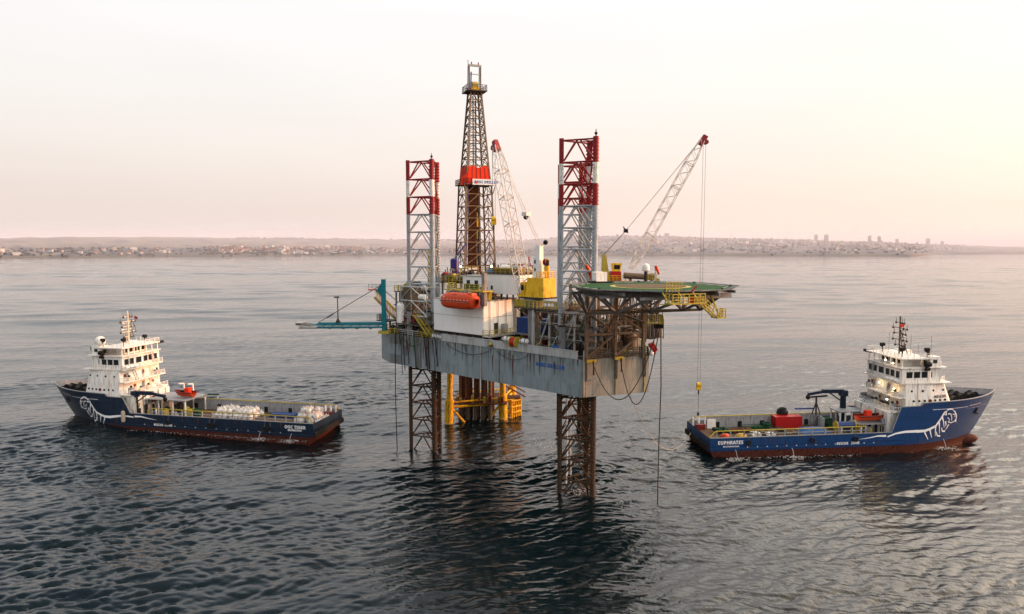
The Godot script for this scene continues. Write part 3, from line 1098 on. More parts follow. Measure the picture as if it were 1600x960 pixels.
	for x in [2.6, 6.2]:
		beam(dv, "davit_arm", Vector3(x, 0.2, -1.6), Vector3(x, -0.4, 2.2), 0.3, M.grey_steel)
		beam(dv, "fall_wire", Vector3(x, -0.5, 2.0), Vector3(x, -2.8, 2.0), 0.09, M.wire, "pipe")
	beam(dv, "strut", Vector3(8.6, -0.3, -0.4), Vector3(10.2, -3.2, -0.3), 0.3, M.grey_steel)
	var gb := MB.new()
	gb.span(M.dark_green, 4.0, 7.0, 0.02, 1.0, -2.5, -1.2)
	part(dv, "green_locker", gb)
	var lb := thing("lifeboat", "orange enclosed lifeboat hanging in front of the white accommodation block", "lifeboat", RT(24.3, -1.5, 32.0))
	boat_shape(lb, 10.2, 3.2, 1.7, 1.5, M.orange)
	for i in 6:
		slab(lb, "window", -3.3 + i * 1.1, -2.9 + i * 1.1, 2.25, 2.5, 1.3, 1.42, M.white_clean)
	slab(lb, "fender_strip", -4.2, 4.1, 1.55, 1.68, 1.48, 1.64, M.dull_red)
	for x in [-1.9, 1.7]:
		beam(lb, "lifting_hook", Vector3(x, 2.7, 0), Vector3(x, 3.4, 0), 0.2, M.wire, "pipe")
	for i in 9:
		slab(lb, "reflective_mark", -4.0 + i * 0.95, -3.75 + i * 0.95, 1.85, 1.95, 1.54, 1.62, M.white_clean)
	for i in 4:
		beam(lb, "grab_line", Vector3(-3.8 + i * 1.9, 1.5, 1.66), Vector3(-1.9 + i * 1.9, 1.5, 1.66), 0.06, M.pale_rope, "pipe")
	slab(lb, "side_hatch", -0.6, 0.5, 2.0, 2.9, 1.18, 1.3, M.dull_red)
	var ck := MB.new()
	ck.loft(M.orange, [Vector3(2.6, 2.5, -0.8), Vector3(4.2, 2.3, -0.8), Vector3(4.2, 2.3, 0.8), Vector3(2.6, 2.5, 0.8)], [Vector3(2.9, 3.3, -0.6), Vector3(3.9, 3.25, -0.6), Vector3(3.9, 3.25, 0.6), Vector3(2.9, 3.3, 0.6)])
	part(lb, "steering_cupola", ck)
	var bw := MB.new()
	bw.ball(M.white_clean, Vector3(-4.7, 2.1, 0), Vector3(0.7, 0.6, 0.8), 10, 6)
	part(lb, "bow_cap", bw)


func boat_shape(o: Node, l: float, b: float, low: float, high: float, m: Material) -> void:  # enclosed boat: keel at y 0, gunwale at low, canopy above
	var g := []
	for i in 17:
		var t := float(i) / 16.0 * 2.0 - 1.0
		var f := sqrt(maxf(0.0, 1.0 - pow(absf(t), 4.0)))
		var row := []
		for j in 21:
			var a := TAU * j / 20.0
			var c := cos(a)
			var s := sin(a)
			var z := b * 0.5 * f * signf(c) * pow(absf(c), 0.7)
			var y := low + (high * f if s > 0 else low * pow(f, 0.6)) * signf(s) * pow(absf(s), 0.75)
			row.append(Vector3(t * l * 0.5, y, z))
		g.append(row)
	var q := MB.new()
	q.grid(m, g)
	part(o, "boat_hull", q)


# ---------- deck equipment ----------
func container(called: String, label: String, xf: Transform3D, size: Vector3, m: Material, cat := "container", group := "") -> Node3D:
	var o := thing(called, label, cat, xf, group)
	var b := MB.new()
	b.span(m, -size.x / 2 + 0.05, size.x / 2 - 0.05, 0.1, size.y - 0.06, -size.z / 2 + 0.05, size.z / 2 - 0.05)
	var k := int(size.x / 0.55)
	for i in k:
		var x := -size.x / 2 + 0.3 + (size.x - 0.6) * i / maxf(1, k - 1)
		b.span(m, x - 0.1, x + 0.1, 0.2, size.y - 0.2, size.z / 2 - 0.05, size.z / 2 - 0.01)
		b.span(m, x - 0.1, x + 0.1, 0.2, size.y - 0.2, -size.z / 2 + 0.01, -size.z / 2 + 0.05)
	part(o, "body", b)
	var f := MB.new()
	for sx in [-1, 1]:
		for sz in [-1, 1]:
			f.span(m, sx * size.x / 2 - sx * 0.16, sx * size.x / 2, 0, size.y, sz * size.z / 2 - sz * 0.16, sz * size.z / 2)
	for sz in [-1, 1]:
		f.span(m, -size.x / 2 + 0.16, size.x / 2 - 0.16, 0, 0.16, sz * size.z / 2 - sz * 0.15, sz * size.z / 2 - sz * 0.002)
		f.span(m, -size.x / 2 + 0.16, size.x / 2 - 0.16, size.y - 0.14, size.y - 0.002, sz * size.z / 2 - sz * 0.15, sz * size.z / 2 - sz * 0.002)
	part(o, "frame", f)
	for sz in [-0.26, 0.26]:
		slab(o, "door", size.x / 2 - 0.02, size.x / 2 + 0.02, 0.18, size.y - 0.16, sz * size.z * 0.9 - size.z * 0.2, sz * size.z * 0.9 + size.z * 0.2, m)
	return o


func tank(called: String, label: String, xf: Transform3D, r: float, h: float, m: Material, cat := "tank", group := "") -> Node3D:
	var o := thing(called, label, cat, xf, group)
	var b := MB.new()
	b.lathe(m, Vector3.ZERO, [Vector2(r, 0.4), Vector2(r, h - r * 0.5), Vector2(r * 0.86, h - r * 0.22), Vector2(r * 0.5, h - r * 0.05), Vector2(0, h)], 18)
	part(o, "shell", b)
	var s := MB.new()
	s.lathe(M.dark_steel, Vector3.ZERO, [Vector2(r * 0.8, 0), Vector2(r * 0.8, 0.42), Vector2(0, 0.42)], 14)
	part(o, "skirt", s)
	var p := MB.new()
	p.path(M.pale_steel, [Vector3(r * 0.4, h - 0.1, r * 0.3), Vector3(r * 0.4, h + 0.5, r * 0.3), Vector3(r + 0.25, h + 0.5, r * 0.3), Vector3(r + 0.25, 0, r * 0.3)], 0.1, 6)
	part(o, "pipe", p)
	return o


func machine(called: String, label: String, xf: Transform3D, size: Vector3, m: Material, cat := "machine", group := "") -> Node3D:  # engine skid
	var o := thing(called, label, cat, xf, group)
	slab(o, "skid", -size.x / 2, size.x / 2, 0, 0.25, -size.z / 2, size.z / 2, M.dark_steel)
	var b := MB.new()
	b.span(m, -size.x * 0.44, size.x * 0.16, 0.27, size.y * 0.75, -size.z * 0.4, size.z * 0.4)
	b.loft(m, [Vector3(-size.x * 0.4, size.y * 0.76, -size.z * 0.3), Vector3(0, size.y * 0.76, -size.z * 0.3), Vector3(0, size.y * 0.76, size.z * 0.3), Vector3(-size.x * 0.4, size.y * 0.76, size.z * 0.3)], [Vector3(-size.x * 0.36, size.y * 0.92, -size.z * 0.2), Vector3(-0.1, size.y * 0.92, -size.z * 0.2), Vector3(-0.1, size.y * 0.92, size.z * 0.2), Vector3(-size.x * 0.36, size.y * 0.92, size.z * 0.2)])
	part(o, "housing", b)
	var d := MB.new()
	d.tube(M.grey_steel, Vector3(size.x * 0.18, size.y * 0.42, 0), Vector3(size.x * 0.46, size.y * 0.42, 0), size.y * 0.3, -1, 14)
	part(o, "drum", d)
	beam(o, "exhaust", Vector3(-size.x * 0.2, size.y * 0.85, 0), Vector3(-size.x * 0.2, size.y * 1.25, 0), 0.22, M.dark_steel, "pipe")
	for i in 3:
		slab(o, "cover_panel", -size.x * 0.4 + i * size.x * 0.17, -size.x * 0.27 + i * size.x * 0.17, size.y * 0.3, size.y * 0.66, size.z * 0.4, size.z * 0.42, M.dark_steel)
	return o


func stairway(called: String, label: String, a: Vector3, e: Vector3, width: float, m: Material) -> void:
	var o := thing(called, label, "stairway", Transform3D(Basis(), a))
	var d := e - a
	var flat := Vector3(d.x, 0, d.z).normalized()
	var sidev := Vector3(-flat.z, 0, flat.x) * width * 0.5
	for s in [-1.0, 1.0]:
		beam(o, "stringer", sidev * s, d + sidev * s, 0.12, m, "box", 0.3)
		var hr := MB.new()
		hr.bar(m, sidev * s + Vector3(0, 1.0, 0), d + sidev * s + Vector3(0, 1.0, 0), 0.09)
		for i in 5:
			hr.bar(m, d * (i / 4.0) + sidev * s, d * (i / 4.0) + sidev * s + Vector3(0, 1.0, 0), 0.08)
		part(o, "handrail", hr)
	var n := int(absf(d.y) / 0.3)
	for i in n:
		beam(o, "tread", d * ((i + 0.5) / n) - sidev * 0.95, d * ((i + 0.5) / n) + sidev * 0.95, 0.28, m, "box", 0.05)


func clutter(called: String, label: String, xf: Transform3D, size: Vector3, n: int, mats: Array) -> void:  # pipework, valves, small tanks and boxes on a common grating
	var o := thing(called, label, "pipework", xf)
	slab(o, "grating", 0, size.x, 0.0, 0.12, -size.z, 0, M.dark_steel)
	for i in n:
		var m: Material = mats[rng.randi() % mats.size()]
		var p := Vector3(rng.randf() * size.x, 0.12, -rng.randf() * size.z)
		var h := size.y * rng.randf_range(0.25, 1.0)
		match i % 6:
			0:
				beam(o, "riser_pipe", p, p + Vector3(0, h, 0), rng.randf_range(0.12, 0.34), m, "pipe")
			1:
				var e := minf(size.x - p.x, rng.randf_range(1.5, 5.0))
				beam(o, "run_pipe", p + Vector3(0, h, 0), p + Vector3(e, h, 0), rng.randf_range(0.12, 0.3), m, "pipe")
			2:
				var w := rng.randf_range(0.4, 1.3)
				slab(o, "junction_box", p.x, p.x + w, 0.12, 0.12 + h * 0.55, p.z - w * 0.6, p.z, m)
			3:
				var b := MB.new()
				var r := rng.randf_range(0.25, 0.6)
				b.lathe(m, p, [Vector2(r, 0), Vector2(r, h * 0.5), Vector2(r * 0.6, h * 0.5 + r * 0.4), Vector2(0, h * 0.5 + r * 0.5)], 10)
				part(o, "vessel", b)
			4:
				beam(o, "post", p, p + Vector3(0, size.y, 0), 0.16, m)
				beam(o, "crossbar", p + Vector3(0, size.y, 0), Vector3(p.x, size.y + 0.12, -size.z * rng.randf()), 0.14, m)
			5:
				var b := MB.new()
				b.path(m, [p, p + Vector3(0, h * 0.6, 0), p + Vector3(0.5, h * 0.75, 0), p + Vector3(1.4, h * 0.75, 0), p + Vector3(1.8, h * 0.5, 0), p + Vector3(1.8, 0, 0)], 0.09, 6)
				b.tube(M.dull_red, p + Vector3(0.9, h * 0.75 + 0.1, -0.05), p + Vector3(0.9, h * 0.75 + 0.1, 0.05), 0.26, -1, 10)
				part(o, "valve_pipe", b)


func make_rig_deck() -> void:
	var dark := [M.dark_steel, M.rust_brown, M.brown, M.grey_steel, M.frame_steel]
	var mixed := [M.dark_steel, M.grey_steel, M.rail_yellow, M.pale_steel, M.brown, M.frame_steel, M.dull_red]
	clutter("deck_manifold", "dark pipework under the framed shed at the left leg", RT(-1.5, 3.0, HT + 0.05), Vector3(14, 3.6, 5), 90, dark)
	clutter("deck_manifold", "dark pipework behind the stairway and the white block's left end", RT(9.5, 6.0, HT + 0.05), Vector3(6, 6.5, 5), 50, dark)
	clutter("deck_manifold", "pipework around the crane pedestal's foot", RT(31.5, 5.2, HT + 0.05), Vector3(8, 4.5, 4), 50, mixed)
	clutter("deck_manifold", "dense pipework around the foot of the nearest leg", RT(40.5, 9.0, HT + 0.05), Vector3(11.5, 7.5, 7), 110, dark)
	clutter("deck_manifold", "pipework on the roof of the upper house", RT(23.0, 8.0, 38.8), Vector3(9.0, 1.6, 5), 50, mixed)
	clutter("deck_manifold", "pipework on the pipe deck left of the derrick foot", RT(4.0, 11.0, 36.35), Vector3(16, 2.6, 7), 80, mixed)
	clutter("deck_manifold", "pipework on the white block's roof under the upper house", RT(15.0, 3.4, 33.65), Vector3(12.5, 1.3, 3.0), 46, mixed)
	clutter("deck_manifold", "dark pipework under the helideck behind the bow rail", BT(Vector3(13.4, HT + 0.05, -117.2)), Vector3(10.5, 5.5, 7), 90, dark)
	clutter("deck_manifold", "brown pipework below the far crane behind the helideck", RT(39.0, 30.0, HT + 0.05), Vector3(9, 11.5, 5), 70, dark)
	clutter("deck_manifold", "clutter on the drill floor around the derrick's foot", BT(Vector3(-15.6, 36.4, -166.6)), Vector3(13, 2.4, 3.0), 50, mixed)
	stairway("stairway", "yellow stairway down to the deck left of the white block", R(7.8, 1.0, 29.6), R(12.4, 1.4, 25.05), 1.2, M.rail_yellow)
	# left end: shed in a white frame, red skid, white tank, machinery
	var sh := thing("framed_shed", "brown shed inside a white braced frame at the left leg", "shed", RT(2.4, 1.4, 29.3))
	slab(sh, "shed_wall", 0.2, 3.2, 0.2, 5.9, -3.2, -0.4, M.brown)
	for i in 7:
		slab(sh, "wall_rib", 0.35 + i * 0.43, 0.45 + i * 0.43, 0.2, 5.9, -0.4, -0.33, M.brown)
	for x in [0.0, 3.5, 8.6]:
		beam(sh, "frame_post", Vector3(x, -0.2, 0), Vector3(x, 6.2, 0), 0.13, M.pale_steel)
		beam(sh, "frame_post", Vector3(x, -0.2, -3.5), Vector3(x, 6.2, -3.5), 0.13, M.pale_steel)
		beam(sh, "frame_rail", Vector3(x, 6.2, 0), Vector3(x, 6.2, -3.5), 0.13, M.pale_steel)
	for y in [0.0, 3.2, 6.2]:
		beam(sh, "frame_rail", Vector3(0, y, 0), Vector3(8.6, y, 0), 0.14, M.leg_white)
	beam(sh, "brace", Vector3(0, 0.1, 0.02), Vector3(3.5, 3.1, 0.02), 0.1, M.pale_steel)
	beam(sh, "brace", Vector3(0, 3.3, 0.02), Vector3(3.5, 6.1, 0.02), 0.1, M.pale_steel)
	beam(sh, "brace", Vector3(3.5, 3.2, 0.02), Vector3(8.6, 0.1, 0.02), 0.13, M.leg_white)
	beam(sh, "brace", Vector3(3.5, 6.1, 0.02), Vector3(8.6, 3.3, 0.02), 0.13, M.leg_white)
	var wt := thing("mud_canister", "white horizontal canister on the frame rail", "canister", RT(8.4, 2.6, 32.7))
	var wb := MB.new()
	wb.lathe(M.white_clean, Vector3(-1.2, 0.6, 0), [Vector2(0, 0), Vector2(0.5, 0.1), Vector2(0.6, 0.3), Vector2(0.6, 2.1), Vector2(0.5, 2.3), Vector2(0, 2.4)], 12, Basis(Vector3(0, 1, 0), Vector3(1, 0, 0), Vector3(0, 0, -1)))
	part(wt, "shell", wb)
	slab(wt, "cradle", -0.8, 0.8, -0.1, 0.15, -0.4, 0.4, M.grey_steel)
	machine("pump_skid", "dark red pump skid under the framed shed", RT(6.0, 2.4, 27.6), Vector3(6.0, 2.6, 2.6), M.dull_red, "pump")
	slab(thing("skid_deck", "steel working deck under the dark red pump skid", "platform", RT(0, 0.6, 27.4)), "plate", 0.6, 10.5, -0.2, 0, -9, 0, M.deck_steel)
	tank("white_tank", "white domed tank at the left end of the rig", RT(1.8, 2.2, 26.6), 1.25, 5.3, M.white_clean)
	for i in 9:
		var s0: float = [-0.9, 0.6, 2.6, 4.4, 6.4, 8.0, 9.4, 11.4, 12.6][i]
		machine("mud_pump", ["black mud pump at the chamfered left corner of the hull", "grey mud pump behind the pale handrail", "rusty mud pump left of the yellow stairway foot", "dark mud pump below the framed shed", "brown mud pump beside the stairway", "squat pump under the stairway", "dark pump at the stairway foot", "rusty pump under the left end of the white block", "black pump under the white block"][i], RT(s0, 2.0 + 0.7 * (i % 3), HT), Vector3(1.9, 1.7 + 0.25 * (i % 3), 1.9), [M.dark_steel, M.grey_steel, M.rust_brown, M.brown][i % 4], "pump")
	var dk := thing("engine_room_frame", "dark steel machinery tower with railed top at the left end of the rig", "machinery tower", RT(-2.6, 4.0, HT))
	slab(dk, "wall", 0, 3.8, 0, 8.8, -8, -1.2, M.grey_steel)
	for i in 4:
		beam(dk, "column", Vector3(0.1 + i * 1.3, 0, 0.05), Vector3(0.1 + i * 1.3, 8.8, 0.05), 0.3, M.grey_steel)
	for y in [2.9, 5.9, 8.9]:
		slab(dk, "floor", -0.3, 5.0, y, y + 0.2, -8.2, 0.4, M.dark_steel)
	for i in 4:
		var f := MB.new()
		f.tube(M.dark_steel, Vector3(0.9 + 0.9 * (i % 2) * 1.6, 1.4 + 3 * (i / 2), -1.1), Vector3(0.9 + 0.9 * (i % 2) * 1.6, 1.4 + 3 * (i / 2), 0.2), 0.85, 0.85, 14)
		f.tube(M.frame_steel, Vector3(0.9 + 0.9 * (i % 2) * 1.6, 1.4 + 3 * (i / 2), 0.2), Vector3(0.9 + 0.9 * (i % 2) * 1.6, 1.4 + 3 * (i / 2), 0.3), 0.6, 0.6, 12)
		part(dk, "fan_drum", f)
	var rl := MB.new()
	rl.rail(M.rail_yellow, [Vector3(-0.2, 9.1, -8), Vector3(-0.2, 9.1, 0.3), Vector3(4.9, 9.1, 0.3)], 1.2, 0.06, 1.2)
	part(dk, "railing", rl)
	machine("winch", "yellow and black winch on top of the dark machinery tower", RT(1.0, 5.4, 34.1), Vector3(3.0, 2.2, 2.4), M.rail_yellow, "winch")
	container("tool_box", "dark tool house beside the winch on the machinery tower", RT(-1.2, 8.0, 34.1), Vector3(2.4, 2.0, 2.4), M.dark_steel)
	# life raft canisters on the rail
	var raft_spots := [[14.9, "white life raft canister left of the white block, left one"], [15.9, "white life raft canister left of the white block, middle one"], [16.9, "white life raft canister left of the white block, right one"], [35.2, "white life raft canister left of the red hose reel on the bulwark"], [39.6, "white life raft canister right of the red hose reel on the bulwark"]]
	for r in raft_spots:
		var ra := thing("life_raft", r[1], "life raft", RT(r[0], 0.0, HT + (1.5 if r[0] > 20 else 0.3)), "white life raft canisters on the rail")
		var b := MB.new()
		var l := 1.9 if r[0] > 20 else 0.9
		b.lathe(M.white_clean, Vector3(-l / 2, 0.5, 0), [Vector2(0, 0), Vector2(0.36, 0.08), Vector2(0.45, 0.25), Vector2(0.45, l - 0.25), Vector2(0.36, l - 0.08), Vector2(0, l)], 12, Basis(Vector3(0, 1, 0), Vector3(1, 0, 0), Vector3(0, 0, -1)))
		part(ra, "canister", b)
		for x in [-l * 0.25, l * 0.25]:
			slab(ra, "strap", x - 0.05, x + 0.05, 0.02, 0.98, -0.47, 0.47, M.grey_steel)
		slab(ra, "cradle", -l * 0.35, l * 0.35, -0.25, 0.1, -0.3, 0.3, M.grey_steel)
	var hr := thing("hose_reel", "red hose reel on the bulwark between two white canisters", "hose reel", RT(37.4, -0.1, HT + 0.6))
	var hb := MB.new()
	hb.tube(M.red, Vector3(-0.6, 1.0, 0), Vector3(0.6, 1.0, 0), 0.85, -1, 16)
	hb.tube(M.rail_yellow, Vector3(-0.75, 1.0, 0), Vector3(-0.62, 1.0, 0), 1.05, -1, 16)
	hb.tube(M.rail_yellow, Vector3(0.62, 1.0, 0), Vector3(0.75, 1.0, 0), 1.05, -1, 16)
	part(hr, "reel", hb)
	for x in [-0.85, 0.85]:
		beam(hr, "stand", Vector3(x, -0.4, 0), Vector3(x, 1.0, 0), 0.15, M.rail_yellow)
	container("blue_container", "blue container behind the grey crane pedestal", RT(36.2, 6.6, 27.6), Vector3(6.6, 2.9, 2.5), M.box_blue)
	slab(thing("container_deck", "raised deck carrying the blue container", "platform", RT(36, 6.5, HT)), "plate", -4, 4, 2.3, 2.55, -1.8, 1.8, M.grey_steel)
	for i in 4:
		tank("bulk_tank", ["rounded grey bulk tank right of the crane pedestal, upper left one", "rounded grey bulk tank behind the nearest leg", "rounded grey bulk tank behind the helideck columns", "rounded grey bulk tank left of the nearest leg, by the container"][i], RT([40.5, 43.2, 46.0, 38.4][i], [8.2, 8.8, 9.6, 10.5][i], HT), 1.35, 6.6, M.grey_steel)
	var tp := thing("tarpaulin_stack", "bright blue tarpaulin over a stack on the bulwark corner", "tarpaulin", RT(46.5, 1.6, HT))
	var tb := MB.new()
	tb.loft(M.tarp_blue, [Vector3(-1.7, 0, -1.1), Vector3(1.7, 0, -1.2), Vector3(1.6, 0, 1.1), Vector3(-1.6, 0, 1.2)], [Vector3(-1.5, 1.5, -0.9), Vector3(1.4, 1.7, -1.0), Vector3(1.3, 1.55, 0.9), Vector3(-1.3, 1.75, 0.8)])
	part(tp, "sheet", tb)
	beam(tp, "lashing", Vector3(-0.6, 0, 1.25), Vector3(-0.5, 1.7, 0.95), 0.06, M.rope, "pipe")
	beam(tp, "lashing", Vector3(0.6, 0, 1.2), Vector3(0.5, 1.66, 0.97), 0.06, M.rope, "pipe")
	var drums := [[27.4, 3.0, 33.65, "yellow drum standing at the corner of the white roof"]]
	for d in drums:
		var o := thing("yellow_drum", d[3], "drum", RT(d[0], d[1], d[2]))
		var b := MB.new()
		b.lathe(M.yellow, Vector3.ZERO, [Vector2(0, 0), Vector2(0.8, 0.02), Vector2(0.82, 0.5), Vector2(0.87, 0.55), Vector2(0.82, 0.6), Vector2(0.82, 1.1), Vector2(0.87, 1.15), Vector2(0.82, 1.2), Vector2(0.8, 1.7), Vector2(0, 1.72)], 16)
		part(o, "shell", b)
		slab(o, "lid", -0.35, 0.35, 1.74, 1.86, -0.35, 0.35, M.dark_steel)
	for i in 6:
		machine("roof_fan", "low dark ventilation unit number on the white block roof".replace(" number", [", far left", ", second from left", ", under the upper house", ", by the yellow drum", ", by the crane", ", behind the drum"][i]), RT(16.0 + i * 2.0, 4.2 + 0.5 * (i % 2), 33.62), Vector3(1.5, 0.9, 1.1), [M.dark_steel, M.grey_steel, M.brown][i % 3], "ventilator")
	var pt := tank("purple_tank", "tall purple-blue tank with magenta pipe beside the derrick", RT(6.6, 13.5, 36.6), 0.95, 4.9, M.pipe_blue)
	beam(pt, "magenta_pipe", Vector3(1.1, 0, 0.4), Vector3(1.1, 4.6, 0.4), 0.22, paint("magenta", 0.25, 0.015, 0.2, 0.5, ""), "pipe")
	beam(pt, "feed_pipe", Vector3(0.3, 4.9, 0), Vector3(2.4, 8.4, -1.5), 0.25, M.pipe_blue, "pipe")
	machine("red_winch", "red winch left of the purple tank", RT(4.4, 13.2, 36.6), Vector3(2.6, 1.8, 1.8), M.red, "winch")
	var pl := thing("pipe_deck", "raised pipe deck around the purple tank, railed in yellow", "platform", RT(3.0, 9.5, 36.3))
	slab(pl, "plate", 0, 19, -0.3, 0, -16, 0, M.deck_steel)
	for i in 7:
		beam(pl, "column", Vector3(0.4 + i * 3, -9, -0.5), Vector3(0.4 + i * 3, -0.3, -0.5), 0.35, M.grey_steel)
	var pr := MB.new()
	pr.rail(M.rail_yellow, [Vector3(0, 0, -15.8), Vector3(0, 0, -0.1), Vector3(18.9, 0, -0.1)], 1.25, 0.06, 1.2)
	part(pl, "railing", pr)
	for i in 16:
		beam(pl, "drill_pipe", Vector3(1.5, 0.3 + 0.22 * (i / 8), -5 - 0.5 * (i % 8)), Vector3(13.5, 0.3 + 0.22 * (i / 8), -5 - 0.5 * (i % 8)), 0.3, M.rust_brown if i % 3 else M.brown, "pipe")
	var bits := [["mud_tank", 9.5, 11.0, 2.2, 2.0], ["shaker_unit", 12.5, 10.8, 2.6, 1.6], ["pipe_rack", 15.5, 11.4, 2.4, 1.4], ["generator", 18.5, 10.6, 2.4, 1.9], ["compressor", 11.0, 15.0, 2.2, 2.6]]
	var bit_labels := ["yellow-brown mud tank on the pipe deck, first right of the purple tank", "grey shaker unit on the pipe deck, left of the derrick foot", "blue-capped pipe rack on the pipe deck under the derrick", "brown generator on the pipe deck above the upper house", "dark compressor on the pipe deck behind the shaker"]
	for i in 5:
		machine(bits[i][0], bit_labels[i], RT(bits[i][1], bits[i][2], 36.3), Vector3(bits[i][3], bits[i][4], 1.8), [M.rail_yellow, M.grey_steel, M.tarp_blue, M.brown, M.dark_steel][i], "machine")
	container("white_locker", "white locker left of the crane walkway, left one", RT(36.6, 3.2, 33.65), Vector3(1.1, 1.5, 0.8), M.white_clean, "locker")
	container("white_locker", "white locker left of the crane walkway, right one", RT(37.9, 3.4, 33.65), Vector3(1.1, 1.5, 0.8), M.white_clean, "locker")
	# frames and pipework between the pedestal and the bow
	var fr := thing("piping_structure", "rusty pipe frame between the crane pedestal and the helideck columns", "pipework", RT(41.5, 1.2, HT))
	for i in 4:
		beam(fr, "post", Vector3(i * 2.8, 0, -0.3), Vector3(i * 2.8, 7.4, -0.3), 0.3, M.pale_steel if i % 2 else M.frame_steel)
		beam(fr, "post", Vector3(i * 2.8, 0, -4.8), Vector3(i * 2.8, 7.4, -4.8), 0.3, M.frame_steel)
		beam(fr, "cross_beam", Vector3(i * 2.8, 7.4, -0.3), Vector3(i * 2.8, 7.4, -4.8), 0.25, M.frame_steel)
	for y in [2.6, 5.2, 7.4]:
		beam(fr, "rail_pipe", Vector3(0, y, -0.1), Vector3(9.6, y, -0.1), 0.2, M.frame_steel, "pipe")
		beam(fr, "rail_pipe", Vector3(0, y + 0.3, -0.6), Vector3(9.6, y + 0.3, -0.6), 0.16, M.pale_steel, "pipe")
	for i in 3:
		beam(fr, "brace", Vector3(i * 2.8, 0.2, -0.3), Vector3((i + 1) * 2.8, 5.2 if i % 2 else 7.2, -0.3), 0.22, M.pale_steel)
	beam(fr, "leaning_post", Vector3(-0.6, 0.5, 0.2), Vector3(-1.2, 7.6, -0.6), 0.45, M.pale_steel)
	var ab := thing("anchor_winch", "yellow-green anchor winch behind the bulwark left of the blue tarpaulin", "winch", RT(43.2, 1.6, HT))
	var wd := MB.new()
	wd.tube(M.rail_yellow, Vector3(-1.5, 0.9, 0), Vector3(-1.3, 0.9, 0), 0.9, -1, 14)
	wd.tube(M.dark_steel, Vector3(-1.3, 0.9, 0), Vector3(1.3, 0.9, 0), 0.6, -1, 14)
	wd.tube(M.rail_yellow, Vector3(1.3, 0.9, 0), Vector3(1.5, 0.9, 0), 0.9, -1, 14)
	part(ab, "drum", wd)
	slab(ab, "bed", -1.7, 1.7, 0, 0.3, -0.9, 0.9, M.dark_steel)
	var fp := thing("float_bundle", "small float bundle with a yellow lamp hanging at the bulwark foot", "float", RT(31.6, -0.5, HT + 0.4))
	var fb := MB.new()
	fb.ball(M.rail_yellow, Vector3(0, 0.3, 0), Vector3(0.4, 0.35, 0.4), 10, 6)
	part(fp, "float", fb)
	slab(fp, "bracket", -0.5, 0.5, -0.1, 0.0, -0.4, 0.4, M.dark_steel)
	var yg := thing("yellow_gantry", "tall yellow lattice gantry standing behind the left leg", "gantry", BT(Vector3(-18.6, 31.5, -160.0)))
	for c in [[-0.9, -0.9], [0.9, -0.9], [0.9, 0.9], [-0.9, 0.9]]:
		beam(yg, "post", Vector3(c[0], -6.5, c[1]), Vector3(c[0] * 0.8, 12.0, c[1] * 0.8), 0.26, M.rail_yellow)
	for i in 7:
		for k in 4:
			var t := Basis(Vector3.UP, PI / 2 * k)
			beam(yg, "tie", t * Vector3(-0.85, i * 1.9, 0.85), t * Vector3(0.85, i * 1.9, 0.85), 0.16, M.rail_yellow)
			if i < 6:
				beam(yg, "brace", t * Vector3(-0.85 if i % 2 else 0.85, i * 1.9, 0.85), t * Vector3(0.85 if i % 2 else -0.85, (i + 1) * 1.9, 0.85), 0.12, M.rail_yellow)
	slab(yg, "cab", -0.9, 0.9, 6.2, 8.6, -0.7, 0.7, M.yellow)
	beam(yg, "cream_mast", Vector3(1.5, -6.5, 0.6), Vector3(1.5, 12.6, 0.6), 0.3, M.cream, "pipe")


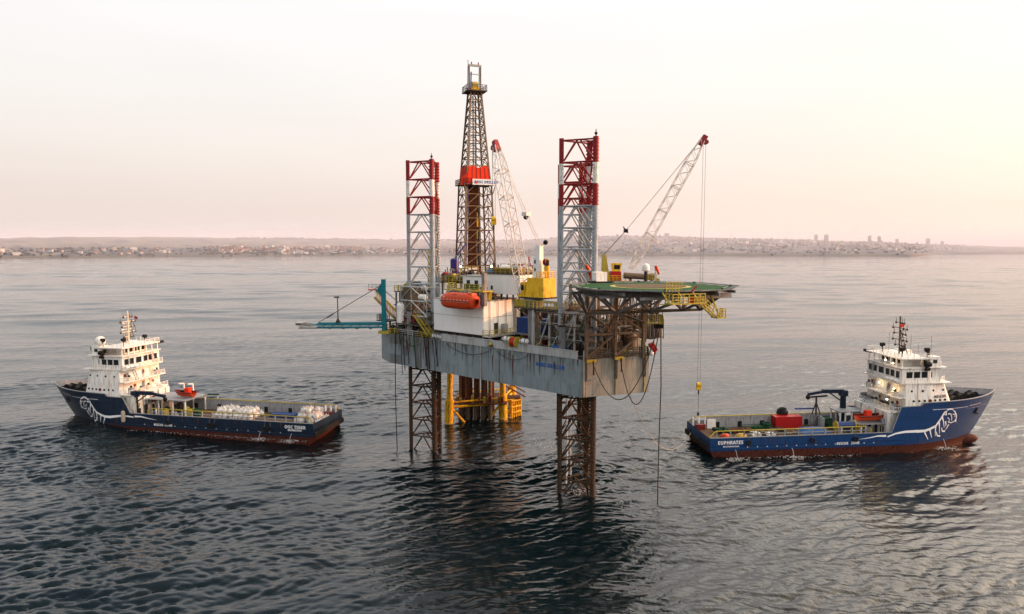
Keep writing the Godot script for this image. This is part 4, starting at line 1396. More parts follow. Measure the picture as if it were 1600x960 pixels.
# ---------- derrick ----------
func make_derrick() -> void:
	var base := Vector3(-9.2, 36.4, -172.0)
	var o := thing("derrick", "tall rust-brown lattice drilling derrick with red wind wall", "derrick", BT(base))
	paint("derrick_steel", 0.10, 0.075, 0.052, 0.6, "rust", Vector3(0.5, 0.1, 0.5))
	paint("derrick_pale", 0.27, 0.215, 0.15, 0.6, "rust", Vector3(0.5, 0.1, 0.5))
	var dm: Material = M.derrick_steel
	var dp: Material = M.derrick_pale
	var tiers := [[0.0, 23.4, 4.05, 3.2, 8], [23.4, 45.4, 3.0, 1.3, 11]]
	for t in tiers:
		for c in [[-1, 1], [1, 1], [1, -1], [-1, -1]]:
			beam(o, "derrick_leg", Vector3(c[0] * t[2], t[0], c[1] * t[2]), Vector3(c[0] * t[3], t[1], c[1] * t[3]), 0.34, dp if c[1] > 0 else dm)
		var n: int = t[4]
		for i in n:
			var f0 := float(i) / n
			var f1 := float(i + 1) / n
			var w0 := lerpf(t[2], t[3], f0)
			var w1 := lerpf(t[2], t[3], f1)
			var y0 := lerpf(t[0], t[1], f0)
			var y1 := lerpf(t[0], t[1], f1)
			for k in 4:
				var b0 := Basis(Vector3.UP, PI / 2 * k)
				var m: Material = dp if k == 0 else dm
				beam(o, "girt", b0 * Vector3(-w1, y1, w1), b0 * Vector3(w1, y1, w1), 0.2, m)
				if k == 0 and i == 0 and t[0] == 0.0:
					continue  # the gate
				beam(o, "diagonal", b0 * Vector3(-w0, y0, w0), b0 * Vector3(0, y1, w1), 0.16, m)
				beam(o, "diagonal", b0 * Vector3(w0, y0, w0), b0 * Vector3(0, y1, w1), 0.16, m)
				if t[0] == 0.0:
					beam(o, "hanger", b0 * Vector3(0, y0, w0), b0 * Vector3(0, y1, w1), 0.12, m)
	# pipe stands racked in the tower
	for i in 14:
		beam(o, "pipe_stand", Vector3(-2.4 + 0.34 * (i % 7), 0.2, 1.9 - 0.4 * (i / 7)), Vector3(-1.9 + 0.3 * (i % 7), 22.5, 1.5 - 0.3 * (i / 7)), 0.27, M.rust_brown, "pipe")
	for i in 6:
		beam(o, "pipe_stand", Vector3(1.2 + 0.32 * (i % 3), 0.2, -1.2 - 0.4 * (i / 3)), Vector3(0.9 + 0.3 * (i % 3), 22.5, -1.0 - 0.3 * (i / 3)), 0.27, M.dark_steel, "pipe")
	for x in [-0.35, 0.35]:
		beam(o, "guide_rail", Vector3(x, 0.2, -0.2), Vector3(x, 44.5, -0.2), 0.24, M.dark_steel)
	beam(o, "stand_pipe", Vector3(-3.4, 0.2, 2.8), Vector3(-1.1, 50.0, 0.9), 0.34, M.pipe_blue, "pipe")
	beam(o, "ladder_pipe", Vector3(-3.9, 0.2, 4.0), Vector3(-1.4, 45.0, 1.2), 0.24, M.wire, "pipe")
	beam(o, "kelly_hose", Vector3(0, 7.0, 0.2), Vector3(-2.7, 16.0, 2.2), 0.22, M.black, "pipe")
	var tb := MB.new()
	tb.span(M.yellow, -0.7, 0.7, 12.6, 14.8, -0.5, 0.5)
	tb.tube(M.rail_yellow, Vector3(-0.5, 15.4, 0), Vector3(0.5, 15.4, 0), 0.8, -1, 14)
	tb.span(M.rail_yellow, -0.55, 0.55, 9.6, 11.8, -0.45, 0.45)
	tb.tube(M.dark_steel, Vector3(0, 8.0, 0), Vector3(0, 12.6, 0), 0.25, -1, 8)
	part(o, "travelling_block", tb)
	for i in 4:
		beam(o, "drill_line", Vector3(-0.3 + 0.2 * i, 16, 0), Vector3(-0.3 + 0.2 * i, 45, 0), 0.06, M.wire, "pipe")
	# monkey board with its red wind wall
	slab(o, "monkey_board", -4.1, 4.3, 22.75, 22.95, -3.6, 4.1, M.deck_steel)
	var mr := MB.new()
	mr.rail(M.dull_red, [Vector3(-4.0, 22.95, -3.5), Vector3(-4.0, 22.95, 4.0), Vector3(-2.2, 22.95, 4.0)], 1.2, 0.07, 0.9)
	mr.rail(M.pale_steel, [Vector3(4.2, 22.95, 4.0), Vector3(4.2, 22.95, -3.5)], 1.2, 0.06, 1.2)
	part(o, "board_rail", mr)
	for k in 3:
		var b0 := Basis(Vector3.UP, [0.0, -PI / 2, PI / 2][k])
		for i in 5:
			var x0 := -2.95 + i * 1.18
			var wb := MB.new()
			wb.loft(M.banner_red, [b0 * Vector3(x0 + 0.02, 23.0, 3.3), b0 * Vector3(x0 + 1.16, 23.0, 3.3), b0 * Vector3(x0 + 1.16, 23.0, 3.2), b0 * Vector3(x0 + 0.02, 23.0, 3.2)], [b0 * Vector3((x0 + 0.02) * 0.86, 27.1 + 0.25 * sin(i * 2.1), 2.95), b0 * Vector3((x0 + 1.16) * 0.86, 27.1 + 0.25 * sin(i * 2.1 + 1), 2.95), b0 * Vector3((x0 + 1.16) * 0.86, 27.1 + 0.25 * sin(i * 2.1 + 1), 2.85), b0 * Vector3((x0 + 0.02) * 0.86, 27.1 + 0.25 * sin(i * 2.1), 2.85)])
			wb.bar(M.dull_red, b0 * Vector3(x0 + 1.17, 23.0, 3.33), b0 * Vector3((x0 + 1.17) * 0.86, 27.0, 2.98), 0.09)
			part(o, "wind_wall_panel", wb)
	var fold := MB.new()
	fold.loft(M.banner_red, [Vector3(-4.6, 22.5, 3.2), Vector3(-2.9, 22.6, 4.2), Vector3(-2.9, 22.6, 3.5), Vector3(-4.5, 22.5, 2.4)], [Vector3(-4.3, 24.3, 3.0), Vector3(-2.9, 25.6, 3.6), Vector3(-2.9, 25.6, 3.3), Vector3(-4.2, 24.3, 2.5)])
	part(o, "loose_tarpaulin", fold)
	var sg := slab(o, "name_board", -1.9, 4.1, 22.6, 24.0, 4.14, 4.22, M.white_clean)
	sg.set_meta("label", "white board with the rig's name and a red triangle")
	words(o, "board_lettering", "ARAS DRILLER", 0.66, M.sign_blue, Transform3D(Basis(), Vector3(1.55, 23.3, 4.24)))
	var lg := MB.new()
	lg.loft(M.banner_red, [Vector3(-1.45, 22.9, 4.22), Vector3(-0.75, 22.9, 4.22), Vector3(-1.1, 23.75, 4.22)], [Vector3(-1.45, 22.9, 4.26), Vector3(-0.75, 22.9, 4.26), Vector3(-1.1, 23.75, 4.26)])
	part(o, "board_emblem", lg)
	for x in [-3.4, 3.5]:
		beam(o, "board_bracket", Vector3(x, 20.4, 3.3), Vector3(x * 1.15, 22.7, 4.0), 0.16, dp)
	# crown
	slab(o, "crown_platform", -2.5, 2.5, 45.3, 45.55, -2.5, 2.5, M.frame_steel)
	var cr := MB.new()
	cr.rail(M.frame_steel, [Vector3(-2.4, 45.5, -2.4), Vector3(-2.4, 45.5, 2.4), Vector3(2.4, 45.5, 2.4), Vector3(2.4, 45.5, -2.4), Vector3(-2.4, 45.5, -2.4)], 1.3, 0.06, 1.2)
	part(o, "crown_rail", cr)
	var cb := MB.new()
	cb.span(M.yellow, -0.9, 0.9, 45.6, 46.6, -0.7, 0.7)
	cb.tube(M.rail_yellow, Vector3(-0.7, 47.1, 0), Vector3(0.7, 47.1, 0), 0.85, -1, 14)
	part(o, "crown_block", cb)
	for x in [-1.45, 1.45]:
		beam(o, "gin_pole", Vector3(x, 45.5, 0.4), Vector3(x, 51.6, 0.4), 0.26, M.frame_steel)
		beam(o, "gin_pole", Vector3(x, 45.5, -0.9), Vector3(x, 51.6, -0.6), 0.2, M.frame_steel)
		slab(o, "gin_lamp", x * 0.6 - 0.12, x * 0.6 + 0.12, 51.9, 52.5, 0.3, 0.5, M.dull_red)
	beam(o, "gin_beam", Vector3(-1.6, 51.7, 0.4), Vector3(1.6, 51.7, 0.4), 0.45, M.pale_steel)
	beam(o, "gin_brace", Vector3(-1.4, 49.6, 0.4), Vector3(1.4, 49.6, 0.4), 0.18, M.pale_steel)
	beam(o, "aerial", Vector3(-1.9, 45.5, 0.9), Vector3(-1.9, 52.8, 0.9), 0.16, M.wire, "pipe")
	var sc := MB.new()  # dog house and tarpaulins at the tower's foot
	sc.span(M.white_clean, -4.0, -1.4, 0.0, 2.6, 4.6, 6.4)
	sc.span(M.rail_yellow, -4.2, -1.2, 2.62, 2.75, 4.5, 6.5)
	part(o, "doghouse", sc)

	# what carries it: drill floor on cantilever girders
	var f := thing("drill_floor", "rusty drill floor and cantilever girders under the derrick", "drill floor", BT(Vector3(-9.2, HT, -172.0)))
	slab(f, "floor_plate", -6.5, 6.8, 10.9, 11.35, -6.5, 6.8, M.deck_steel)
	for x in [-5.2, 5.2]:
		slab(f, "cantilever_girder", x - 0.4, x + 0.4, 0.1, 3.6, -7, 22, M.grey_steel)
		for zz in [-5.0, 0.0, 5.0]:
			beam(f, "floor_column", Vector3(x, 3.6, zz), Vector3(x, 10.9, zz), 0.5, M.frame_steel)
		beam(f, "floor_brace", Vector3(x, 3.8, -5), Vector3(x, 10.7, 0), 0.3, M.frame_steel)
		beam(f, "floor_brace", Vector3(x, 3.8, 5), Vector3(x, 10.7, 0), 0.3, M.frame_steel)
	var fr := MB.new()
	fr.rail(M.rail_yellow, [Vector3(-6.4, 11.35, -6.4), Vector3(-6.4, 11.35, 6.7), Vector3(6.7, 11.35, 6.7), Vector3(6.7, 11.35, -6.4)], 1.2, 0.06, 1.3)
	part(f, "railing", fr)
	var lab := ["white tank lying at the right foot of the derrick", "pale grey tank lying behind the upper house roof"]
	for i in 2:
		var tk := thing("roof_tank", lab[i], "tank", RT(27.0 + i * 3.2, 8.6, 38.85))
		var b := MB.new()
		b.lathe(M.leg_grey if i else M.white_clean, Vector3(-1.2, 0.75, 0), [Vector2(0, 0), Vector2(0.6, 0.1), Vector2(0.72, 0.3), Vector2(0.72, 2.1), Vector2(0.6, 2.3), Vector2(0, 2.4)], 14, Basis(Vector3(0, 1, 0), Vector3(1, 0, 0), Vector3(0, 0, -1)))
		part(tk, "shell", b)
		slab(tk, "saddle", -0.9, -0.6, 0, 0.3, -0.6, 0.6, M.dark_steel)
		slab(tk, "saddle", 0.6, 0.9, 0, 0.3, -0.6, 0.6, M.dark_steel)
	var tarp := thing("blue_tarpaulin", "crumpled blue and white tarpaulin on the roof at the derrick foot", "tarpaulin", RT(23.6, 9.0, 38.85))
	var tq := MB.new()
	var g := []
	for i in 9:
		var row := []
		for j in 7:
			var e := minf(minf(i, 8 - i), minf(j, 6 - j))
			row.append(Vector3(i * 0.5 - 2, minf(e, 2.0) * 0.45 + (rng.randf_range(-0.12, 0.12) if e > 0 else 0.0), j * 0.45 - 1.3))
		g.append(row)
	tq.grid(M.tarp_blue, g, Vector3.UP)
	part(tarp, "sheet", tq)
	slab(tarp, "stack", -1.2, 1.2, 0.0, 0.5, -0.8, 0.8, M.white_clean)
	var sock := thing("windsock", "small red windsock on the roof right of the derrick foot", "windsock", RT(30.2, 12.0, 38.8))
	beam(sock, "pole", Vector3.ZERO, Vector3(0, 3.4, 0), 0.12, M.wire, "pipe")
	var sb := MB.new()
	sb.tube(M.orange, Vector3(0.05, 3.2, 0), Vector3(0.5, 1.6, 0), 0.32, 0.18, 8)
	part(sock, "sock", sb)
	for i in 2:
		var lt := thing("work_lamp", ["lit round work lamp at the left foot of the derrick", "lit round work lamp at the right foot of the derrick"][i], "lamp", BT(Vector3([-12.4, -5.0][i], 36.4, -165.0)))
		beam(lt, "post", Vector3(0, -0.4, 0), Vector3(0, 2.6, 0), 0.14, M.rail_yellow)
		var lb := MB.new()
		lb.ball(M.lamp_white, Vector3(0, 2.9, 0.1), Vector3(0.24, 0.24, 0.24), 10, 6)
		part(lt, "lamp_bulb", lb)
		var li := OmniLight3D.new()
		li.name = "lamp_light"
		li.position = Vector3(0, 2.9, 0.45)
		li.light_color = Color(1, 0.88, 0.65)
		li.light_energy = 1.2
		li.light_size = 0.2
		li.omni_range = 40
		li.omni_attenuation = 2
		li.shadow_enabled = true
		lt.add_child(li)


# ---------- cranes ----------
func boom(o: Node, foot: Vector3, tip: Vector3, w: float, m: Material, head: Material, n: int) -> void:
	var d := (tip - foot).normalized()
	var flat := Vector3(-d.z, 0, d.x).normalized()
	var up := flat.cross(d).normalized()
	if up.y < 0:
		up = -up
	var l := foot.distance_to(tip)
	var at := func(t: float, a: float, b: float) -> Vector3:
		var k := minf(1.0, minf(0.3 + t * 5.0, 0.45 + (1 - t) * 4.0))
		var kw := minf(1.0, 0.5 + (1 - t) * 4.0)
		return foot + d * (t * l) + flat * (a * w * 0.5 * kw) + up * (b * w * 0.5 * k)
	for a in [-1.0, 1.0]:
		for b in [-1.0, 1.0]:
			for q in [[0.0, 0.14], [0.14, 0.86], [0.86, 1.0]]:
				beam(o, "boom_chord", at.call(q[0], a, b), at.call(q[1], a, b), 0.17, m, "pipe")
	for i in n:
		var t0 := float(i) / n
		var t1 := float(i + 1) / n
		for a in [-1.0, 1.0]:
			beam(o, "boom_lacing", at.call(t0, a, -1.0 if i % 2 else 1.0), at.call(t1, a, 1.0 if i % 2 else -1.0), 0.09, m, "pipe")
		for b in [-1.0, 1.0]:
			beam(o, "boom_lacing", at.call(t0, -1.0 if i % 2 else 1.0, b), at.call(t1, 1.0 if i % 2 else -1.0, b), 0.09, m, "pipe")
		if i % 4 == 2:
			for b in [-1.0, 1.0]:
				beam(o, "boom_frame", at.call(t0, -1.0, b), at.call(t0, 1.0, b), 0.14, m)
				beam(o, "boom_frame", at.call(t0, b, -1.0), at.call(t0, b, 1.0), 0.14, m)
	var h := MB.new()
	h.loft(head, [at.call(0.965, -0.9, -1.1), at.call(0.965, 0.9, -1.1), at.call(0.965, 0.9, 1.1), at.call(0.965, -0.9, 1.1)], [tip + d * 1.2 - flat * 0.4 - up * 0.7, tip + d * 1.2 + flat * 0.4 - up * 0.7, tip + d * 1.2 + flat * 0.4 + up * 0.35, tip + d * 1.2 - flat * 0.4 + up * 0.35])
	h.tube(head, tip - flat * 0.5 - up * 0.9, tip + flat * 0.5 - up * 0.9, 0.5, -1, 12)
	part(o, "boom_head", h)


func hook(called: String, label: String, top: Vector3, y: float, tail: float, m: Material) -> void:
	var o := thing(called, label, "crane hook", Transform3D(Basis(), Vector3(top.x, y, top.z)))
	for x in [-0.28, 0.28]:
		beam(o, "hoist_wire", Vector3(x, 0.6, 0), Vector3(x, top.y - y - 0.4, 0), 0.07, M.wire, "pipe")
	var b := MB.new()
	b.span(m, -0.5, 0.5, -0.6, 0.5, -0.35, 0.35)
	b.tube(m, Vector3(-0.42, 0.5, 0), Vector3(0.42, 0.5, 0), 0.52, -1, 12)
	part(o, "hook_block", b)
	beam(o, "hook_shank", Vector3(0, -0.6, 0), Vector3(0, -1.6, 0), 0.3, M.dark_steel, "pipe")
	beam(o, "sling", Vector3(0, -1.5, 0), Vector3(0, -tail, 0), 0.1, M.wire, "pipe")
	slab(o, "sling_hook", -0.2, 0.2, -tail - 0.7, -tail, -0.15, 0.15, M.dark_steel)


func make_cranes() -> void:
	paint("boom_white", 0.66, 0.60, 0.55, 0.5, "streak", Vector3(0.4, 0.1, 0.4))
	var o := thing("yellow_crane", "pedestal crane with yellow house and white boom leaning left", "crane", RT(39.3, 3.2, HT))
	var pd := MB.new()
	pd.lathe(M.grey_steel, Vector3.ZERO, [Vector2(1.5, 0), Vector2(1.22, 0.6), Vector2(1.22, 7.4), Vector2(1.7, 8.0), Vector2(1.7, 9.6), Vector2(0, 9.6)], 20)
	part(o, "pedestal", pd)
	slab(o, "walkway", -3.4, 7.6, 7.75, 8.0, -3.6, 1.9, M.deck_steel)
	for x in [-2.8, 1.9, 7.2]:
		beam(o, "walkway_bracket", Vector3(x, 7.7, 1.6), Vector3(x * 0.6, 5.6, -1.0), 0.22, M.grey_steel)
	var wr := MB.new()
	wr.rail(M.rail_yellow, [Vector3(-3.3, 8, -3.5), Vector3(-3.3, 8, 1.8), Vector3(7.5, 8, 1.8), Vector3(7.5, 8, -3.5)], 1.25, 0.07, 0.9)
	part(o, "walkway_rail", wr)
	slab(o, "rail_panel", -3.2, -0.6, 8.1, 9.2, 1.72, 1.78, M.rail_yellow)
	for i in 3:
		slab(o, "rail_lamp", 4.0 + i * 0.8, 4.5 + i * 0.8, 8.5, 9.0, 1.9, 2.0, M.white_clean)
	var ch := MB.new()
	ch.loft(M.yellow, [Vector3(-1.1, 9.9, -2.0), Vector3(3.4, 9.9, -2.0), Vector3(3.4, 9.9, 1.6), Vector3(-1.1, 9.9, 1.6)], [Vector3(-0.3, 13.4, -2.0), Vector3(3.4, 13.4, -2.0), Vector3(3.4, 13.4, 1.6), Vector3(-0.3, 13.4, 1.6)])
	part(o, "crane_house", ch)
	for i in 3:
		slab(o, "house_panel", 0.2 + i * 1.06, 1.18 + i * 1.06, 10.2, 13.1, 1.6, 1.64, M.yellow)
	var cab := MB.new()
	cab.loft(M.yellow, [Vector3(-2.9, 9.9, 0.2), Vector3(-1.2, 9.9, 0.2), Vector3(-1.2, 9.9, 1.7), Vector3(-2.9, 9.9, 1.7)], [Vector3(-1.9, 12.6, 0.2), Vector3(-0.7, 12.6, 0.2), Vector3(-0.7, 12.6, 1.7), Vector3(-1.9, 12.6, 1.7)])
	part(o, "operator_cab", cab)
	slab(o, "cab_window", -1.9, -1.15, 11.1, 12.1, 1.7, 1.75, M.glass)
	slab(o, "winch_bed", -2.0, 3.6, 9.62, 9.88, -2.2, 1.8, M.dark_steel)
	var gt := MB.new()
	gt.loft(M.white_clean, [Vector3(-0.1, 13.42, -0.6), Vector3(1.7, 13.42, -0.6), Vector3(1.7, 13.42, 0.6), Vector3(-0.1, 13.42, 0.6)], [Vector3(0.7, 19.3, -0.5), Vector3(1.6, 19.3, -0.5), Vector3(1.6, 19.3, 0.5), Vector3(0.7, 19.3, 0.5)])
	part(o, "gantry_mast", gt)
	var gl := MB.new()
	gl.rail(M.white_clean, [Vector3(-1.2, 16.2, 0.7), Vector3(0.4, 16.2, 0.7)], 1.0, 0.05, 0.8)
	gl.span(M.white_clean, -1.2, 0.4, 16.0, 16.18, -0.6, 0.7)
	gl.rail(M.yellow, [Vector3(1.8, 13.42, 1.5), Vector3(3.3, 13.42, 1.5), Vector3(3.3, 13.42, -1.9)], 1.1, 0.06, 0.8)
	part(o, "mast_platform", gl)
	for yy in [14.6, 16.0]:
		slab(o, "mast_hatch", 0.45, 0.75, yy, yy + 0.6, 0.58, 0.62, M.ink)
	var lt := MB.new()
	lt.tube(M.yellow, Vector3(2.6, 13.42, -0.4), Vector3(2.6, 15.6, -0.4), 0.5, -1, 10)
	lt.tube(M.dark_steel, Vector3(2.6, 15.6, -0.4), Vector3(2.6, 16.6, -0.4), 0.42, -1, 10)
	lt.tube(M.yellow, Vector3(2.6, 16.6, -0.4), Vector3(2.6, 16.9, -0.4), 0.6, 0.1, 10)
	part(o, "light_turret", lt)
	var foot := Vector3(-1.6, 10.4, 1.0)
	var tip := Vector3(-11.2, 38.4, -1.6)
	boom(o, foot, tip, 2.0, M.boom_white, M.leg_red, 22)
	var mt := Vector3(1.2, 19.4, 0)
	var sp := mt.lerp(tip, 0.3)
	for z in [-0.4, 0.4]:
		beam(o, "luffing_wire", mt + Vector3(0, 0, z), sp + Vector3(0, 0, z), 0.09, M.boom_white, "pipe")
		beam(o, "pendant", sp + Vector3(0, 0, z), tip + Vector3(0, 0.3, z), 0.1, M.boom_white, "pipe")
		beam(o, "hoist_rope", mt + Vector3(0.2, -0.6, z * 0.5), tip + Vector3(0, 0.8, z * 0.5), 0.06, M.boom_white, "pipe")
	var bd := MB.new()
	bd.span(M.leg_white, -0.6, 0.6, -0.4, 0.3, -0.6, 0.6)
	bd.tube(M.black, Vector3(-0.5, -0.6, -0.4), Vector3(0.3, -0.7, 0.4), 0.42, -1, 10)
	part(o, "bridle_block", bd, Transform3D(Basis(), sp))
	var bl := MB.new()
	bl.ball(M.black, Vector3(2.9, 19.8, 0.4), Vector3(0.45, 0.45, 0.45), 10, 6)
	bl.ball(M.dull_red, Vector3(3.0, 15.9 + 0.4, 0.8), Vector3(0.35, 0.6, 0.35), 8, 5)
	bl.tube(M.wire, Vector3(1.6, 19.2, 0), Vector3(2.9, 19.8, 0.4), 0.05, -1, 5)
	part(o, "counterweight_ball", bl)
	var g := RT(39.3, 3.2, HT)
	hook("yellow_hook_block", "yellow hook block hanging from the left crane beside the derrick", g * (tip + Vector3(-0.7, 0, 0.0)), 48.9, 8.0, M.yellow)

	# second crane, beyond the helideck
	var xf := Transform3D(Basis(), Vector3(22.6, 36.3, -150.0))
	var c := thing("far_crane", "pedestal crane with red house and white boom leaning right", "crane", xf)
	var p2 := MB.new()
	p2.tube(M.grey_steel, Vector3(0, -11.3, 0), Vector3(0, -1.0, 0), 1.2, -1, 16)
	p2.tube(M.dark_steel, Vector3(0, -1.0, 0), Vector3(0, 0.0, 0), 1.7, -1, 16)
	part(c, "pedestal", p2)
	slab(c, "crane_bed", -3.0, 3.2, 0.02, 0.4, -1.8, 1.8, M.rail_yellow)
	slab(c, "crane_house", -1.1, 1.1, 0.42, 2.4, -1.5, 1.5, M.red)
	var c2 := MB.new()
	c2.loft(M.yellow, [Vector3(-0.8, 2.42, 0.1), Vector3(0.9, 2.42, 0.1), Vector3(0.9, 2.42, 1.5), Vector3(-0.8, 2.42, 1.5)], [Vector3(-0.9, 4.2, 0.1), Vector3(1.2, 4.2, 0.1), Vector3(1.2, 4.2, 1.5), Vector3(-0.9, 4.2, 1.5)])
	part(c, "operator_cab", c2)
	slab(c, "cab_window", -0.5, 0.8, 2.9, 3.8, 1.5, 1.54, M.glass)
	var m2 := MB.new()
	m2.loft(M.rail_yellow, [Vector3(-3.0, 0.42, -0.9), Vector3(-1.2, 0.42, -0.9), Vector3(-1.2, 0.42, 0.9), Vector3(-3.0, 0.42, 0.9)], [Vector3(-2.9, 6.0, -0.5), Vector3(-2.1, 6.0, -0.5), Vector3(-2.1, 6.0, 0.5), Vector3(-2.9, 6.0, 0.5)])
	part(c, "gantry_mast", m2)
	var w2 := MB.new()
	w2.tube(M.dark_steel, Vector3(-3.0, 1.2, -0.9), Vector3(-3.0, 1.2, 0.9), 0.7, -1, 14)
	w2.rail(M.yellow, [Vector3(-3.4, 0.4, 1.9), Vector3(2.8, 0.4, 1.9)], 1.1, 0.06, 0.9)
	part(c, "winch", w2)
	var f2 := Vector3(3.4, 2.8, 0)
	var t2 := Vector3(18.4, 30.6, 0)
	boom(c, f2, t2, 1.9, M.boom_white, M.leg_red, 22)
	var mt2 := Vector3(-2.5, 6.0, 0)
	var sp2 := Vector3(2.2, 11.2, 0)
	for z in [-0.4, -0.15, 0.15, 0.4]:
		beam(c, "luffing_wire", mt2 + Vector3(0, 0, z), sp2 + Vector3(0, 0, z), 0.08, M.wire, "pipe")
	for z in [-0.35, 0.35]:
		beam(c, "pendant", sp2 + Vector3(0, 0, z), t2 + Vector3(-0.2, 0.3, z), 0.1, M.boom_white, "pipe")
	var b2 := MB.new()
	b2.span(M.black, -0.4, 0.4, -0.4, 0.4, -0.6, 0.6)
	b2.bar(M.black, Vector3(-0.6, 0.9, 0), Vector3(0.5, -0.5, 0), 0.2)
	part(c, "bridle_block", b2, Transform3D(Basis(), sp2))
	hook("long_hook_block", "yellow hook block hanging low from the right crane over the blue ship's stern", xf * (t2 + Vector3(0.5, 0, 0)), 13.0, 5.8, M.yellow)
	var rest := thing("boom_rest_pipe", "brown horizontal pipe below the right crane's boom", "pipe", Transform3D(Basis(), Vector3(25.5, 37.0, -147.0)))
	beam(rest, "pipe", Vector3(-1.5, 0.9, 0), Vector3(5.0, 0.5, 0), 1.3, M.brown, "pipe")
	beam(rest, "stand", Vector3(0, -12, 0), Vector3(0, 0.4, 0), 0.4, M.frame_steel)
	beam(rest, "stand", Vector3(1.4, -12, 0.2), Vector3(4.6, 0.2, 0), 0.4, M.frame_steel)
	var rr := MB.new()
	rr.rail(M.rail_yellow, [Vector3(3.6, 0.0, 1.0), Vector3(5.4, 0.0, 1.0)], 1.3, 0.06, 0.8)
	part(rest, "railing", rr)


# ---------- helideck ----------
func make_helideck() -> void:
	var o := thing("helideck", "green octagonal helideck with yellow ring on rusty steel truss columns", "helideck", BT(Vector3(17.85, HT, -116.6)))
	var c := Vector3(-1.4, 13.05, 12.9)
	var ring := func(r: float, y: float) -> Array:
		var out := []
		for i in 8:
			var a := TAU * (i + 0.5) / 8.0
			out.append(c + Vector3(r * cos(a), y, r * sin(a)))
		return out
	var b := MB.new()
	b.loft(M.dark_steel, ring.call(12.3, -0.22), ring.call(12.3, -0.02))
	part(o, "deck_slab", b)
	var gr := MB.new()
	gr.loft(M.deck_green, ring.call(12.25, -0.018), ring.call(12.25, 0.0), false, true)
	part(o, "green_surface", gr)
	var yr := MB.new()
	var net := MB.new()
	for i in 40:
		var a := TAU * i / 40
		var e := TAU * (i + 1) / 40
		yr.face(M.rail_yellow, [c + Vector3(5.3 * cos(a), 0.005, 5.3 * sin(a)), c + Vector3(6.1 * cos(a), 0.005, 6.1 * sin(a)), c + Vector3(6.1 * cos(e), 0.005, 6.1 * sin(e)), c + Vector3(5.3 * cos(e), 0.005, 5.3 * sin(e))], Vector3.UP)
	part(o, "yellow_ring", yr)
	for i in 22:
		var u := -5.2 + i * 10.4 / 21.0
		var h := sqrt(maxf(0.1, 5.25 * 5.25 - u * u))
		net.span(M.net, c.x + u - 0.09, c.x + u + 0.09, c.y + 0.006, c.y + 0.05, c.z - h, c.z + h)
		net.span(M.net, c.x - h, c.x + h, c.y + 0.051, c.y + 0.09, c.z + u - 0.09, c.z + u + 0.09)
	var nt := part(o, "landing_net", net)
	nt.set_meta("kind", "stuff")
	var o1: Array = ring.call(11.7, 0.005)
	for i in 8:
		for k in 3:
			var p: Vector3 = o1[i].lerp(o1[(i + 1) % 8], 0.12 + k * 0.3)
			var q: Vector3 = o1[i].lerp(o1[(i + 1) % 8], 0.28 + k * 0.3)
			beam(o, "white_dash", p, q, 0.3, M.dull_white, "box", 0.012)
	var e0: Array = ring.call(12.35, -0.1)
	var e1: Array = ring.call(13.6, 0.1)
	for i in 8:
		var j := (i + 1) % 8
		for k in 4:
			var np := MB.new()
			var p0: Vector3 = e0[i].lerp(e0[j], k / 4.0 + 0.01)
			var p1: Vector3 = e0[i].lerp(e0[j], (k + 1) / 4.0 - 0.01)
			var q0: Vector3 = e1[i].lerp(e1[j], k / 4.0 + 0.01)
			var q1: Vector3 = e1[i].lerp(e1[j], (k + 1) / 4.0 - 0.01)
			for g in 4:
				np.bar(M.grey_steel, p0.lerp(p1, g / 3.0), q0.lerp(q1, g / 3.0), 0.09 if g % 3 == 0 else 0.035)
			for g in 6:
				np.bar(M.grey_steel, p0.lerp(q0, g / 5.0), p1.lerp(q1, g / 5.0), 0.08 if g % 5 == 0 else 0.035)
			part(o, "safety_net_panel", np)
	# columns on the bow
	var xs := [-5.8, -0.3, 5.2]
	for x in xs:
		beam(o, "column", Vector3(x, -0.2, 0.35), Vector3(x, 12.6, 0.35), 0.52, M.frame_steel)
		beam(o, "column", Vector3(x, 0, -6.0), Vector3(x, 12.6, -6.0), 0.42, M.frame_steel)
		for y in [4.2, 8.0]:
			beam(o, "tie_beam", Vector3(x, y, 0.35), Vector3(x, y, -6.0), 0.32, M.frame_steel)
		beam(o, "side_brace", Vector3(x, 0.3, -6.0), Vector3(x, 8.0, 0.35), 0.3, M.frame_steel)
	for zz in [0.35, -6.0]:
		for i in 2:
			beam(o, "cross_brace", Vector3(xs[i], 0.4, zz), Vector3(xs[i + 1], 4.2, zz), 0.28, M.frame_steel)
			beam(o, "cross_brace", Vector3(xs[i], 7.9, zz), Vector3(xs[i + 1], 4.4, zz), 0.3, M.frame_steel)
			beam(o, "cross_brace", Vector3(xs[i + 1] if i == 0 else xs[i], 0.5, zz - 0.3), Vector3(xs[i] if i == 0 else xs[i + 1], 4.0, zz - 0.3), 0.22, M.frame_steel)
			for y in [4.2, 8.3]:
				beam(o, "tie_beam", Vector3(xs[i], y, zz), Vector3(xs[i + 1], y, zz), 0.34, M.frame_steel)
	# deck girders and the cantilever trusses
	for i in 7:
		var x := -10.2 + i * 3.1
		var hz := 12.0 if absf(x - c.x) < 5 else 7.5
		beam(o, "deck_girder", Vector3(x, 12.45, c.z - hz), Vector3(x, 12.45, c.z + hz), 0.2, M.grey_steel, "box", 0.4)
	for i in 5:
		var z := c.z - 9.5 + i * 4.75
		var hx := 11.2 if absf(z - c.z) < 6 else 7.5
		beam(o, "cross_girder", Vector3(c.x - hx, 11.95, z), Vector3(c.x + hx, 11.95, z), 0.2, M.grey_steel, "box", 0.4)
